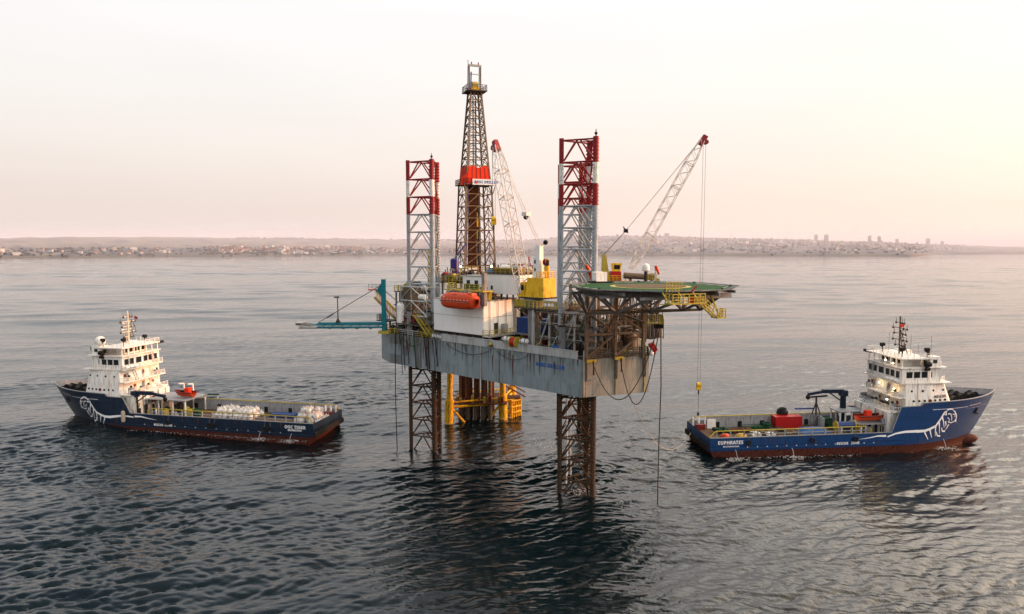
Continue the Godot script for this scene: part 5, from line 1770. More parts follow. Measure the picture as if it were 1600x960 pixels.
	for x in [-5.8, 0.2, 6.2, 9.6]:
		var ztop := 20.5 if x < 6 else (18.5 if x < 8 else 15.0)
		var z0 := 0.35 if x < 6 else -0.5
		beam(o, "truss_bottom_chord", Vector3(minf(x, 5.2), 7.9, z0), Vector3(x, 8.9, 10.5), 0.42, M.frame_steel)
		beam(o, "truss_diagonal", Vector3(x, 8.9, 10.5), Vector3(x, 11.8, ztop), 0.36, M.grey_steel)
		beam(o, "truss_diagonal", Vector3(x, 8.9, 10.5), Vector3(x, 11.8, 4.0), 0.34, M.frame_steel)
		beam(o, "truss_post", Vector3(x, 8.9, 10.5), Vector3(x, 11.8, 10.5), 0.26, M.frame_steel)
		beam(o, "truss_diagonal", Vector3(minf(x, 5.2), 7.9, z0), Vector3(x, 11.8, 4.0), 0.32, M.grey_steel)
	for i in 3:
		var x0: float = [-5.8, 0.2, 6.2][i]
		var x1: float = [0.2, 6.2, 9.6][i]
		beam(o, "truss_tie", Vector3(x0, 8.9, 10.5), Vector3(x1, 8.9, 10.5), 0.38, M.frame_steel)
		beam(o, "truss_diagonal", Vector3(x0, 8.9, 10.5), Vector3((x0 + x1) / 2, 11.8, 10.5), 0.34, M.grey_steel)
		beam(o, "truss_diagonal", Vector3(x1, 8.9, 10.5), Vector3((x0 + x1) / 2, 11.8, 10.5), 0.34, M.grey_steel)
	beam(o, "truss_diagonal", Vector3(9.6, 8.9, 10.5), Vector3(9.7, 11.9, 16.2), 0.32, M.grey_steel)
	beam(o, "truss_diagonal", Vector3(9.6, 8.9, 10.5), Vector3(9.7, 11.9, 8.6), 0.32, M.grey_steel)
	beam(o, "truss_diagonal", Vector3(-5.8, 8.0, 0.35), Vector3(-11.6, 12.0, 9.0), 0.4, M.grey_steel)
	beam(o, "truss_diagonal", Vector3(-5.8, 8.0, 0.35), Vector3(-10.4, 12.0, 4.0), 0.36, M.grey_steel)
	beam(o, "truss_diagonal", Vector3(-5.8, 8.9, 10.5), Vector3(-11.2, 12.0, 14.0), 0.36, M.grey_steel)
	# platform and stair hung from the near right edge
	var pf := MB.new()
	pf.span(M.rail_yellow, -7.2, -2.0, 11.5, 11.65, 25.7, 27.6)
	pf.rail(M.rail_yellow, [Vector3(-7.1, 11.65, 25.8), Vector3(-7.1, 11.65, 27.5), Vector3(-2.1, 11.65, 27.5)], 1.2, 0.06, 0.8)
	pf.rail(M.rail_yellow, [Vector3(-6.8, 13.05, 25.5), Vector3(-4.4, 13.05, 25.5)], 1.3, 0.05, 0.5)
	for x in [-7.0, -4.5, -2.2]:
		pf.bar(M.rail_yellow, Vector3(x, 11.5, 26.6), Vector3(x, 12.9, 24.9), 0.14)
		pf.bar(M.rail_yellow, Vector3(x, 11.5, 27.4), Vector3(x, 11.3, 24.0), 0.12)
	part(o, "access_platform", pf)
	slab(o, "fire_box", -4.3, -3.4, 11.67, 12.4, 26.6, 27.3, M.red)
	slab(o, "white_box", -5.4, -4.6, 11.67, 12.35, 26.6, 27.3, M.white_clean)
	beam(o, "fire_monitor", Vector3(-3.0, 12.95, 25.6), Vector3(-2.4, 13.8, 26.0), 0.2, M.red)
	var st := MB.new()
	for q in [26.2, 27.2]:
		st.bar(M.rail_yellow, Vector3(-2.2, 11.5, q), Vector3(0.1, 9.6, q), 0.16)
		st.bar(M.rail_yellow, Vector3(-2.2, 12.5, q), Vector3(0.1, 10.6, q), 0.1)
		for i in 5:
			var p := Vector3(-2.2, 11.5, q).lerp(Vector3(0.1, 9.6, q), i / 4.0)
			st.bar(M.rail_yellow, p, p + Vector3(0, 1.05, 0), 0.08)
	for i in 7:
		st.box(M.rail_yellow, Vector3(-2.0 + i * 0.31, 11.4 - i * 0.27, 26.7), Vector3(0.28, 0.05, 0.95))
	st.span(M.rail_yellow, 0.0, 1.5, 9.45, 9.6, 26.0, 27.4)
	st.rail(M.rail_yellow, [Vector3(0.1, 9.6, 27.3), Vector3(1.4, 9.6, 27.3), Vector3(1.4, 9.6, 26.1)], 1.1, 0.05, 0.7)
	part(o, "access_stair", st)
	beam(o, "hanger", Vector3(1.2, 9.6, 26.3), Vector3(2.4, 12.4, 22.5), 0.2, M.rail_yellow)
	beam(o, "hanger", Vector3(0.1, 9.6, 26.3), Vector3(-1.0, 12.4, 22.5), 0.2, M.rail_yellow)
	# perimeter lights
	for p in ring.call(12.1, 0.0):
		slab(o, "edge_light", p.x - 0.15, p.x + 0.15, p.y, p.y + 0.25, p.z - 0.15, p.z + 0.15, M.dark_green)
	# things on and under the deck
	var hut := container("helideck_hut", "small white hut at the back left of the green helideck", BT(Vector3(14.6, 38.3, -114.2)), Vector3(2.0, 1.55, 1.6), M.white_clean, "hut")
	slab(hut, "dark_base", -1.7, 2.1, -0.2, -0.02, -1.2, 1.2, M.black)
	var rad := thing("satellite_dome", "white satellite dome on a post behind the helideck", "satellite dome", Transform3D(Basis(), Vector3(25.8, 36.6, -132.0)))
	var rb := MB.new()
	rb.tube(M.dark_steel, Vector3(0, -11, 0), Vector3(0, 2.7, 0), 0.35, -1, 8)
	part(rad, "post", rb)
	var rd := MB.new()
	rd.lathe(M.white_clean, Vector3(0, 2.75, 0), [Vector2(0.5, 0), Vector2(0.72, 0.15), Vector2(0.72, 0.8), Vector2(0.6, 1.2), Vector2(0.35, 1.42), Vector2(0, 1.5)], 16)
	part(rad, "dome", rd)
	var rr := MB.new()
	rr.span(M.rail_yellow, 0.6, 2.4, 0.0, 0.1, -1, 1)
	rr.rail(M.rail_yellow, [Vector3(0.6, 0.1, 1), Vector3(2.4, 0.1, 1), Vector3(2.4, 0.1, -1)], 1.2, 0.06, 0.7)
	part(rad, "side_platform", rr)
	var ws := thing("helideck_windsock", "orange windsock on a pole right of the white satellite dome", "windsock", Transform3D(Basis(), Vector3(27.2, 36.6, -130.0)))
	beam(ws, "pole", Vector3(0, -11.5, 0), Vector3(0, 3.9, 0), 0.12, M.wire, "pipe")
	var wb := MB.new()
	wb.tube(M.orange, Vector3(0.05, 3.8, 0), Vector3(0.75, 2.2, 0), 0.36, 0.2, 10)
	part(ws, "sock", wb)
	var sl := thing("orange_canvas", "orange canvas bundle leaning left of the white helideck hut", "canvas bundle", Transform3D(Basis(), Vector3(13.4, 38.2, -120.0)))
	var sb := MB.new()
	sb.tube(M.orange, Vector3(0.9, 0, 0), Vector3(-0.3, 2.4, 0), 0.45, 0.3, 10)
	sb.ball(M.orange, Vector3(-0.3, 2.4, 0), Vector3(0.34, 0.34, 0.34), 8, 5)
	part(sl, "bundle", sb)
	beam(sl, "lashing", Vector3(0.1, 1.0, 0.42), Vector3(0.7, 1.3, 0.42), 0.08, M.rope, "pipe")
	var lamp := thing("deck_lamp", "lit yellow lamp glowing under the helideck", "lamp", BT(Vector3(13.8, HT, -119.6)))
	beam(lamp, "post", Vector3(0, 0, 0), Vector3(0, 7.4, 0), 0.16, M.frame_steel)
	var lb := MB.new()
	lb.ball(M.lamp, Vector3(0, 7.6, 0.15), Vector3(0.22, 0.22, 0.22), 10, 6)
	part(lamp, "lamp_bulb", lb)
	var li := OmniLight3D.new()
	li.name = "lamp_light"
	li.position = Vector3(0, 7.6, 0.45)
	li.light_color = Color(1, 0.66, 0.3)
	li.light_energy = 3.0
	li.light_size = 0.2
	li.omni_range = 40
	li.omni_attenuation = 2
	li.shadow_enabled = true
	lamp.add_child(li)
	for i in 3:
		tank("bow_tank", ["grey tank between the helideck columns, left one", "grey tank between the helideck columns, middle one", "grey tank between the helideck columns, right one"][i], BT(Vector3(14.2 + i * 3.6, HT, -119.6 - i * 1.4)), 1.1, 3.6 + 0.5 * (i % 2), [M.grey_steel, M.pale_steel, M.brown][i])
	machine("bow_winch", "brown winch behind the bow rail under the helideck", BT(Vector3(15.6, HT, -117.2)), Vector3(2.6, 1.5, 1.4), M.brown, "winch")
	machine("bow_pump", "yellow-brown pump behind the bow rail under the helideck", BT(Vector3(20.2, HT, -118.8)), Vector3(2.2, 1.3, 1.2), M.rail_yellow, "pump")
	container("bow_locker", "dark cabin under the helideck", BT(Vector3(17.2, HT, -123.6)), Vector3(5.5, 4.4, 3.0), M.dark_steel, "cabin")
	var rf := thing("rescue_float", "red and white round float hanging at the right corner of the bow", "float", BT(Vector3(24.4, HT + 0.2, -118.6)))
	var fb := MB.new()
	fb.tube(M.red, Vector3(-0.1, 1.1, 0), Vector3(0.6, 1.5, 0.2), 1.0, 0.85, 14)
	part(rf, "drum", fb)
	var ff := MB.new()
	ff.ball(M.white_clean, Vector3(-0.35, 0.5, 0.5), Vector3(0.5, 0.6, 0.4), 10, 6)
	part(rf, "float", ff)
	beam(rf, "bracket", Vector3(-0.2, 0.3, 0), Vector3(0.8, 0.2, 0.2), 0.16, M.dark_steel)
	var bk := thing("hose_platform", "yellow railed hose platform sticking out right of the helideck columns", "platform", Transform3D(Basis(), Vector3(23.4, 31.4, -113.5)))
	slab(bk, "floor", -1.2, 1.6, -0.15, 0, -1.2, 1.0, M.rail_yellow)
	var bb := MB.new()
	bb.rail(M.rail_yellow, [Vector3(-1.1, 0, 0.95), Vector3(1.5, 0, 0.95), Vector3(1.5, 0, -1.1)], 1.3, 0.07, 0.7)
	part(bk, "railing", bb)
	beam(bk, "arm", Vector3(-4, 0.9, -3.0), Vector3(-1.0, -0.1, -0.6), 0.3, M.frame_steel)
	slab(bk, "hose_saddle", 0.3, 1.7, -0.9, -0.17, -0.4, 0.6, M.black)


# ---------- burner boom at the left ----------
func make_flare() -> void:
	var o := thing("burner_boom", "teal burner boom reaching left from the rig with its teal tower and stay", "burner boom", Transform3D(Basis(), Vector3(-28.3, 25.5, -150.6)))
	slab(o, "tower", -0.45, 0.45, 0, 11.4, -0.45, 0.45, M.teal)
	var k := MB.new()
	k.loft(M.teal, [Vector3(-1.6, 8.9, -0.2), Vector3(-0.46, 7.6, -0.2), Vector3(-0.46, 10.6, -0.2)], [Vector3(-1.6, 8.9, 0.2), Vector3(-0.46, 7.6, 0.2), Vector3(-0.46, 10.6, 0.2)])
	part(o, "tower_bracket", k)
	for z in [-0.9, 0.9]:
		for y in [0.75, 1.75]:
			beam(o, "boom_chord", Vector3(-0.3, y, z), Vector3(-14.8, y - 0.1, z), 0.2, M.teal, "pipe")
		for i in 14:
			beam(o, "boom_lacing", Vector3(-0.6 - i, 0.75 if i % 2 else 1.75, z), Vector3(-1.6 - i, 1.75 if i % 2 else 0.75, z), 0.12, M.teal, "pipe")
	for i in 8:
		beam(o, "boom_tie", Vector3(-0.8 - i * 2.0, 0.75, -0.9), Vector3(-0.8 - i * 2.0, 0.75, 0.9), 0.14, M.teal)
	slab(o, "catwalk", -14.8, -0.5, 0.85, 0.95, -0.5, 0.5, M.teal)
	beam(o, "gas_pipe", Vector3(0, 1.4, 0.5), Vector3(-16.0, 1.3, 0.5), 0.26, M.teal, "pipe")
	beam(o, "gas_pipe", Vector3(0, 1.4, -0.4), Vector3(-16.0, 1.3, -0.4), 0.26, M.teal, "pipe")
	for x in [-3.0, -6.0, -9.0, -12.0]:
		slab(o, "clamp", x - 0.25, x + 0.25, 0.4, 0.76, -0.3, 0.3, M.teal)
	var hd := MB.new()
	hd.span(M.grey_steel, -18.6, -14.8, 0.55, 0.7, -1.3, 1.3)
	hd.rail(M.pale_steel, [Vector3(-14.9, 0.7, 1.25), Vector3(-18.5, 0.7, 1.25), Vector3(-18.5, 0.7, -1.25)], 1.0, 0.05, 0.9)
	hd.tube(M.grey_steel, Vector3(-16.0, 1.3, 0.5), Vector3(-19.4, 1.5, 0.5), 0.3, 0.22, 8)
	hd.tube(M.dark_steel, Vector3(-16.0, 1.3, -0.4), Vector3(-19.2, 1.6, -0.4), 0.3, 0.22, 8)
	hd.span(M.pale_steel, -19.3, -17.8, 1.75, 1.9, -1.4, 1.4)
	part(o, "burner_head", hd)
	beam(o, "stay", Vector3(-0.4, 10.2, 0), Vector3(-14.6, 1.8, 0), 0.16, M.wire, "pipe")
	beam(o, "stay_turnbuckle", Vector3(-12.6, 2.95, 0), Vector3(-11.2, 3.8, 0), 0.36, M.wire, "pipe")
	beam(o, "back_stay", Vector3(0.3, 8.9, 0), Vector3(7.6, 2.6, 1.2), 0.22, M.grey_steel, "pipe")
	var mp := MB.new()
	mp.tube(M.dark_steel, Vector3(-10.2, 1.8, 0), Vector3(-10.2, 7.4, 0), 0.14, 0.1, 6)
	mp.span(M.dark_steel, -10.9, -9.8, 7.3, 7.6, -0.2, 0.2)
	mp.lathe(M.dark_steel, Vector3(-10.2, 1.6, 0), [Vector2(0.6, 0), Vector2(0.5, 0.5), Vector2(0.15, 1.1)], 10)
	part(o, "camera_mast", mp)
	slab(o, "tower_foot", -1.2, 1.2, -0.6, 0, -1.2, 1.0, M.rail_yellow)
	var r := thing("gangway_boom", "orange-yellow stowed gangway behind the teal tower", "gangway", Transform3D(Basis(), Vector3(-30.6, 34.2, -154.0)))
	for z in [-0.7, 0.7]:
		for y in [0.0, -1.5]:
			beam(r, "chord", Vector3(y * 0.3, y, z), Vector3(6.6 + y * 0.3, -7.0 + y, z), 0.26, M.yellow if y == 0.0 else M.rail_yellow, "pipe")
		for i in 9:
			var p := Vector3(0, 0, z).lerp(Vector3(6.6, -7.0, z), i / 9.0)
			var q := Vector3(-0.45, -1.5, z).lerp(Vector3(6.15, -8.5, z), (i + 1) / 9.0)
			beam(r, "lacing", p, q, 0.15, M.orange if i % 2 else M.yellow, "pipe")
	slab(r, "top_platform", -1.6, 2.0, 0.1, 0.35, -1.2, 1.2, M.orange)
	var rr := MB.new()
	rr.rail(M.pale_steel, [Vector3(-1.5, 0.35, 1.1), Vector3(1.9, 0.35, 1.1)], 1.1, 0.05, 0.9)
	part(r, "railing", rr)
	var lp := thing("left_platform", "railed black platform at the left corner beside the teal boom", "platform", RT(-3.6, 1.0, 27.6))
	slab(lp, "floor", -1.6, 2.4, -0.2, 0, -3, 0.6, M.dark_steel)
	beam(lp, "bracket", Vector3(0, -2.8, -0.8), Vector3(0, -0.2, -0.8), 0.3, M.dark_steel)
	beam(lp, "bracket", Vector3(1.5, -2.8, -0.8), Vector3(1.5, -0.2, -0.8), 0.3, M.dark_steel)
	var lr := MB.new()
	lr.rail(M.frame_steel, [Vector3(-1.5, 0, -2.9), Vector3(-1.5, 0, 0.5), Vector3(2.3, 0, 0.5)], 1.3, 0.06, 0.8)
	part(lp, "railing", lr)


# ---------- wellhead platform under the rig ----------
func make_wellhead() -> void:
	var o := thing("wellhead_platform", "yellow-legged wellhead platform with rusty conductors standing under the rig", "platform", Transform3D(Basis(), Vector3(-8.8, 0, -174.0)))
	var m: Material = M.jacket_yellow
	var legs := [[Vector3(-7.2, -6, 6.0), Vector3(-6.4, 21, 5.0)], [Vector3(6.6, -6, 0.6), Vector3(6.2, 21, 0.2)], [Vector3(-4.6, -6, -6.8), Vector3(-4.2, 21, -6.2)], [Vector3(9.0, -6, -12.0), Vector3(8.6, 21, -11.0)]]
	for l in legs:
		beam(o, "jacket_leg", l[0], l[1], 1.5, m, "pipe")
		beam(o, "leg_sleeve", l[0], l[0].lerp(l[1], 0.44), 2.2, m, "pipe")
	var node := func(i: int, y: float) -> Vector3:
		return legs[i][0].lerp(legs[i][1], (y + 6.0) / 27.0)
	for pr in [[0, 1], [1, 3], [2, 3], [0, 2]]:
		beam(o, "ring_brace", node.call(pr[0], 4.0), node.call(pr[1], 4.0), 0.7, m, "pipe")
		beam(o, "ring_brace", node.call(pr[0], 5.2), node.call(pr[1], 5.2), 0.45, m, "pipe")
		var mid: Vector3 = (node.call(pr[0], 18.5) + node.call(pr[1], 18.5)) * 0.5
		beam(o, "knee_brace", node.call(pr[0], 12.0), mid, 0.6, m, "pipe")
		beam(o, "knee_brace", node.call(pr[1], 12.0), mid, 0.6, m, "pipe")
		var lowm: Vector3 = (node.call(pr[0], -2.0) + node.call(pr[1], -2.0)) * 0.5
		beam(o, "sea_brace", node.call(pr[0], 4.4), node.call(pr[0], -1.0).lerp(lowm, 0.75), 0.65, m, "pipe")
		beam(o, "sea_brace", node.call(pr[1], 4.4), node.call(pr[1], -1.0).lerp(lowm, 0.75), 0.65, m, "pipe")
	for i in 15:
		var p := Vector3(-4.4 + 1.9 * (i % 5) + 0.3 * (i / 5), 0, 1.8 - 2.5 * (i / 5))
		beam(o, "conductor_pipe", p + Vector3(0, -6, 0), p + Vector3(0, 24, 0), [0.76, 0.95, 0.7][i % 3], M.rust_brown if i % 4 else M.brown, "pipe")
		beam(o, "conductor_sleeve", p + Vector3(0, -6, 0), p + Vector3(0, 3.6, 0), [1.0, 1.15, 0.95][i % 3], M.frame_steel, "pipe")
	slab(o, "sea_deck", -6.0, 7.5, 4.3, 4.55, -9, 4, M.rust_brown)
	for i in 8:
		slab(o, "valve_tree", -4.6 + 1.5 * i, -3.9 + 1.5 * i, 4.57, 5.7 + 0.3 * (i % 3), 2.2, 3.0, M.dull_red if i % 2 else M.rail_yellow)
	for t in [[Vector3(7.6, 1.4, -0.5), Vector3(9.4, 1.6, -1.0)], [Vector3(7.6, 4.2, -0.8), Vector3(9.4, 4.3, -1.2)]]:
		beam(o, "landing_arm", t[0], t[1], 0.8, m, "pipe")
	for i in 5:
		beam(o, "fender_post", Vector3(8.6 + 0.6 * i, -3, -0.6 - 0.5 * i), Vector3(8.6 + 0.6 * i, 4.6, -0.6 - 0.5 * i), 0.85 if i == 0 else 0.6, m, "pipe")
	for y in [1.2, 2.6, 4.2]:
		beam(o, "fender_rail", Vector3(8.6, y, -0.2), Vector3(11.2, y, -2.4), 0.55, m, "pipe")
	slab(o, "boat_landing", 7.6, 11.0, 4.62, 4.8, -5.2, -1.2, M.rust_brown)
	var gw := thing("rusty_stair", "rust-red stair rising from the wellhead platform's right side", "stairway", Transform3D(Basis(), Vector3(3.5, 4.9, -176.5)))
	for z in [-0.5, 0.5]:
		beam(gw, "stringer", Vector3(0, 0, z), Vector3(-8.2, 4.6, z), 0.2, M.dull_red)
		beam(gw, "handrail", Vector3(0, 1.2, z), Vector3(-8.2, 5.8, z), 0.14, M.dull_red)
	for i in 14:
		slab(gw, "tread", -0.6 - i * 0.55, -0.2 - i * 0.55, 0.2 + i * 0.31, 0.27 + i * 0.31, -0.5, 0.5, M.dull_red)


# ---------- hoses, cables, foam ----------
func cable(called: String, label: String, pts: Array, r: float, m: Material, group := "") -> void:
	var b := MB.new()
	b.path(m, pts, r, 6)
	solo(called, b, label, "hose", Transform3D(), group)


func make_lines() -> void:
	var bow := Vector3(24.3, 30.8, -113.3)
	cable("drooping_hose", "black hose drooping from the bow's left bracket to the hose platform", sag(Vector3(13.6, 24.6, -114.4), bow, 9.2, 20), 0.085, M.rope)
	cable("drooping_hose", "black hose drooping from the bow's right bracket to the hose platform", sag(Vector3(18.6, 24.8, -116.3), bow + Vector3(0.3, 0, 0), 10.4, 20), 0.085, M.rope)
	cable("hanging_hose", "long black hose hanging straight from the hose platform to the sea", [bow + Vector3(0.5, 0, 0), bow + Vector3(0.7, -10, 0.1), bow + Vector3(0.55, -20, 0), bow + Vector3(0.5, -30.9, 0)], 0.1, M.rope)
	for i in 2:
		var hb := thing("hose_bracket", ["yellow hose bracket on the bow, left one", "yellow hose bracket on the bow, right one"][i], "bracket", BT([Vector3(13.6, 24.8, -114.6), Vector3(18.6, 25.0, -116.5)][i]))
		slab(hb, "plate", -1.2, 0.6, -0.25, 0.2, -0.1, 0.4, M.rail_yellow)
		beam(hb, "coupling", Vector3(0, 0, 0.4), Vector3(0.1, -2.4, 0.4), 0.28, M.dark_steel, "pipe")
	cable("mooring_rope", "mooring rope sagging from under the bow to the blue ship's stern", sag(Vector3(20.0, 20.0, -117.6), Vector3(39.6, 3.0, -148.5), 7.2, 16), 0.055, M.pale_rope)
	var h := [[2.4, "black hose hanging over the hull, leftmost, reaching to the sea", -1.5], [3.9, "thick black hose slanting down the hull beside the left leg", 16.5], [5.2, "black hose pair on the hull above the left leg, left one", 17.5], [6.1, "black hose pair on the hull above the left leg, right one", 19.0], [8.6, "dark green hose on the hull right of the pale rail", 18.2], [11.9, "black hose down the hull below the stairway, left one", 19.2], [13.3, "black hose down the hull below the stairway, middle one", 18.8], [14.6, "thick black hose down the hull right of the white canisters", 17.0], [15.4, "thin black hose down the hull right of the white canisters", 19.6], [12.6, "rusty pipe down the hull below the stairway foot", 18.6]]
	for x in h:
		var s: float = x[0]
		var w := rng.randf_range(0.2, 1.0)
		var pts := []
		var y0 := HT + 0.8
		for i in 8:
			var t := i / 7.0
			pts.append(R(s + w * sin(t * 2.2) * (0.2 if s < 3.0 else 1.0), -0.25 - 0.25 * sin(t * PI), lerpf(y0, x[2], t)))
		cable("hull_hose", x[1], pts, rng.randf_range(0.07, 0.13), M.rust_brown if s == 12.6 else (M.dark_green if s == 8.6 else M.black))
	for i in 3:
		cable("side_cable", ["slack cable draped on the hull under the left railing", "slack cable along the hull under the white block", "slack cable along the hull left of the rig's name"][i], sag(R([5.0, 19.0, 33.0][i], -0.35, 24.6), R([11.0, 31.0, 41.0][i], -0.35, [24.0, 24.3, 24.7][i]), 1.3, 10), 0.05, M.rope)
	for i in 2:
		cable("slanting_strut", ["grey boom strut slanting over the bulwark below the white block", "grey boom strut slanting over the bulwark right of the white block"][i], [R([22.0, 33.0][i], 0.6, 26.6), R([25.4, 36.2][i], -0.9, 23.2)], 0.09, M.wire)
	# water falling from the rig and from the ships' outlets, and the foam where it lands
	var fm: Material = M.foam
	var sp := [[Vector3(10.2, 0, -124.5), 17.0, 0.16, "white water falling beside the nearest leg, left stream"], [Vector3(11.0, 0, -125.0), 17.5, 0.1, "white water falling beside the nearest leg, right stream"]]
	for s in sp:
		var b := MB.new()
		var p := []
		for i in 9:
			p.append(Vector3(rng.randf_range(-0.1, 0.1), s[1] * (1 - i / 8.0), rng.randf_range(-0.1, 0.1)))
		b.path(fm, p, s[2], 6)
		solo("falling_water", b, s[3], "water stream", Transform3D(Basis(), s[0]))
	foam_patch(Vector3(11.0, 0, -139.0), Vector2(5.0, 7.0), 900, "pale foam on the water behind the nearest leg")
	for q in [[12.1, -119.6, "nearest leg"], [-18.5, -148.6, "left leg"], [-16.0, -168.0, "left yellow platform leg"], [-2.2, -173.4, "right yellow platform leg"]]:
		foam_patch(Vector3(q[0], 0, q[1]), Vector2(3.6, 3.2) if "leg" == q[2].right(3) and "yellow" not in q[2] else Vector2(1.8, 1.5), 110, "flecks of foam on the water around the %s" % q[2])
	foam_patch(Vector3(6.5, 0, -150.0), Vector2(3.0, 5.0), 90, "faint foam on the water left behind the nearest leg")


func foam_patch(at: Vector3, size: Vector2, n: int, label: String, turn := 0.0) -> void:
	var b := MB.new()
	for i in n:
		var r := pow(rng.randf(), 0.8)
		var a := rng.randf() * TAU
		var p := Vector3(cos(a) * r * size.x, 0.12 + rng.randf() * 0.16 * (1.2 - r), sin(a) * r * size.y)
		var s := rng.randf_range(0.02, 0.085)
		b.ball(M.foam, p, Vector3(s * rng.randf_range(1.0, 2.6), s * 0.5, s), 5, 3)
	var o := solo("foam", b, label, "foam", Transform3D(Basis(Vector3.UP, turn), at))
	o.set_meta("kind", "stuff")


# ---------- supply ships ----------
class Ship:
	var name := ""
	var m := 1.0  # side of the ship that faces the rig's lookers
	var xs := 48.0  # where the forecastle begins
	var b := 7.4  # half beam
	var fx := 0.0  # extra height of the forecastle
	var yr := 0.9  # top of the red antifouling
	var xf := Transform3D()
	var blue: Material

	func tip(y: float) -> float:
		return xs + 22.6 + 6.4 * pow(clampf(y / (8.9 + fx), 0, 1), 0.85)

	func top(x: float) -> float:
		var d := x - xs
		if d <= 0:
			return 4.0
		if d < 2:
			return 4.0 + (3.7 + fx) * d / 2.0
		if d < 6.4:
			return 7.7 + fx + 0.1 * (d - 2) / 4.4
		if d < 7.0:
			return 7.8 + fx + 0.6 * (d - 6.4) / 0.6
		return 8.4 + fx + 0.75 * clampf((d - 7.0) / 22.0, 0, 1)

	func half(x: float, y: float) -> float:
		var k := clampf(y / (8.9 + fx), 0, 1)
		var s := lerpf(xs + 1.0, xs + 11.0, k)
		var t := clampf((x - s) / (tip(y) - s), 0, 1)
		var aft := clampf((2.0 - x) / 6.0, 0, 1)
		return b * (1.0 - pow(t, lerpf(1.75, 2.3, k))) * (1.0 - 0.05 * aft)

	func stern(y: float) -> float:
		return 0.0 if y > 1.6 else (1.6 - y) * 0.45

	func real_x(x: float, y: float) -> float:  # nominal station -> station at that height
		var t := clampf((x - xs) / 29.0, 0, 1)
		var fore := (xs + 29.0 - tip(y)) * t * t
		return x - fore + stern(y) * clampf(1 - x / 8.0, 0, 1)

	func side(x: float, y: float, sg: float, out := 0.0) -> Vector3:
		var rx := real_x(x, y)
		return Vector3(rx, y, sg * (half(rx, y) + out))


func hull_stroke(mb: MB, mat: Material, s: Ship, pts: Array, w0: float, w1: float) -> void:  # painted mark: a thin strip laid on the plating
	for i in pts.size() - 1:
		var p: Vector2 = pts[i]
		var q: Vector2 = pts[i + 1]
		var n := (q - p).normalized().orthogonal()
		var k := pts.size() - 1.0
		var wa := lerpf(w0, w1, i / k) * 0.5
		var wb := lerpf(w0, w1, (i + 1) / k) * 0.5
		var steps := maxi(1, int(p.distance_to(q) / 1.5))
		for j in steps:
			var f0 := float(j) / steps
			var f1 := float(j + 1) / steps
			var c0 := p.lerp(q, f0)
			var c1 := p.lerp(q, f1)
			var v0 := lerpf(wa, wb, f0)
			var v1 := lerpf(wa, wb, f1)
			var quad := [c0 + n * v0, c0 - n * v0, c1 - n * v1, c1 + n * v1]
			var on := []
			for c in quad:
				on.append(Vector3(c.x, c.y, s.m * (s.half(c.x, c.y) + 0.035)))
			mb.face(mat, on, Vector3(0.2, -0.3, s.m))


func make_ships() -> void:
	var a := Ship.new()
	a.name = "navy"
	a.m = -1.0
	a.xs = 48.0
	a.yr = 0.75
	a.blue = M.navy
	a.xf = Transform3D(Basis(Vector3(-0.9777, 0, -0.21), Vector3.UP, Vector3(0.21, 0, -0.9777)), Vector3(-45.19 + 0.21 * 7.4, 0, -152.2 - 0.9777 * 7.4))
	var c := Ship.new()
	c.name = "blue"
	c.m = 1.0
	c.xs = 39.6
	c.yr = 1.15
	c.fx = 1.7
	c.blue = M.ship_blue
	c.xf = Transform3D(Basis(Vector3(0.99723, 0, -0.07444), Vector3.UP, Vector3(0.07444, 0, 0.99723)) * Basis(Vector3(0, 0, 1), 0.013), Vector3(41.4 - 0.07444 * 7.4, 0.12, -139.9 - 0.99723 * 7.4))
	ship(a, "dark navy supply ship with white bridge, heading left, on the left", "OOC TIGER")
	ship(c, "bright blue supply ship with white bridge, heading right, on the right", "EUPHRATES")


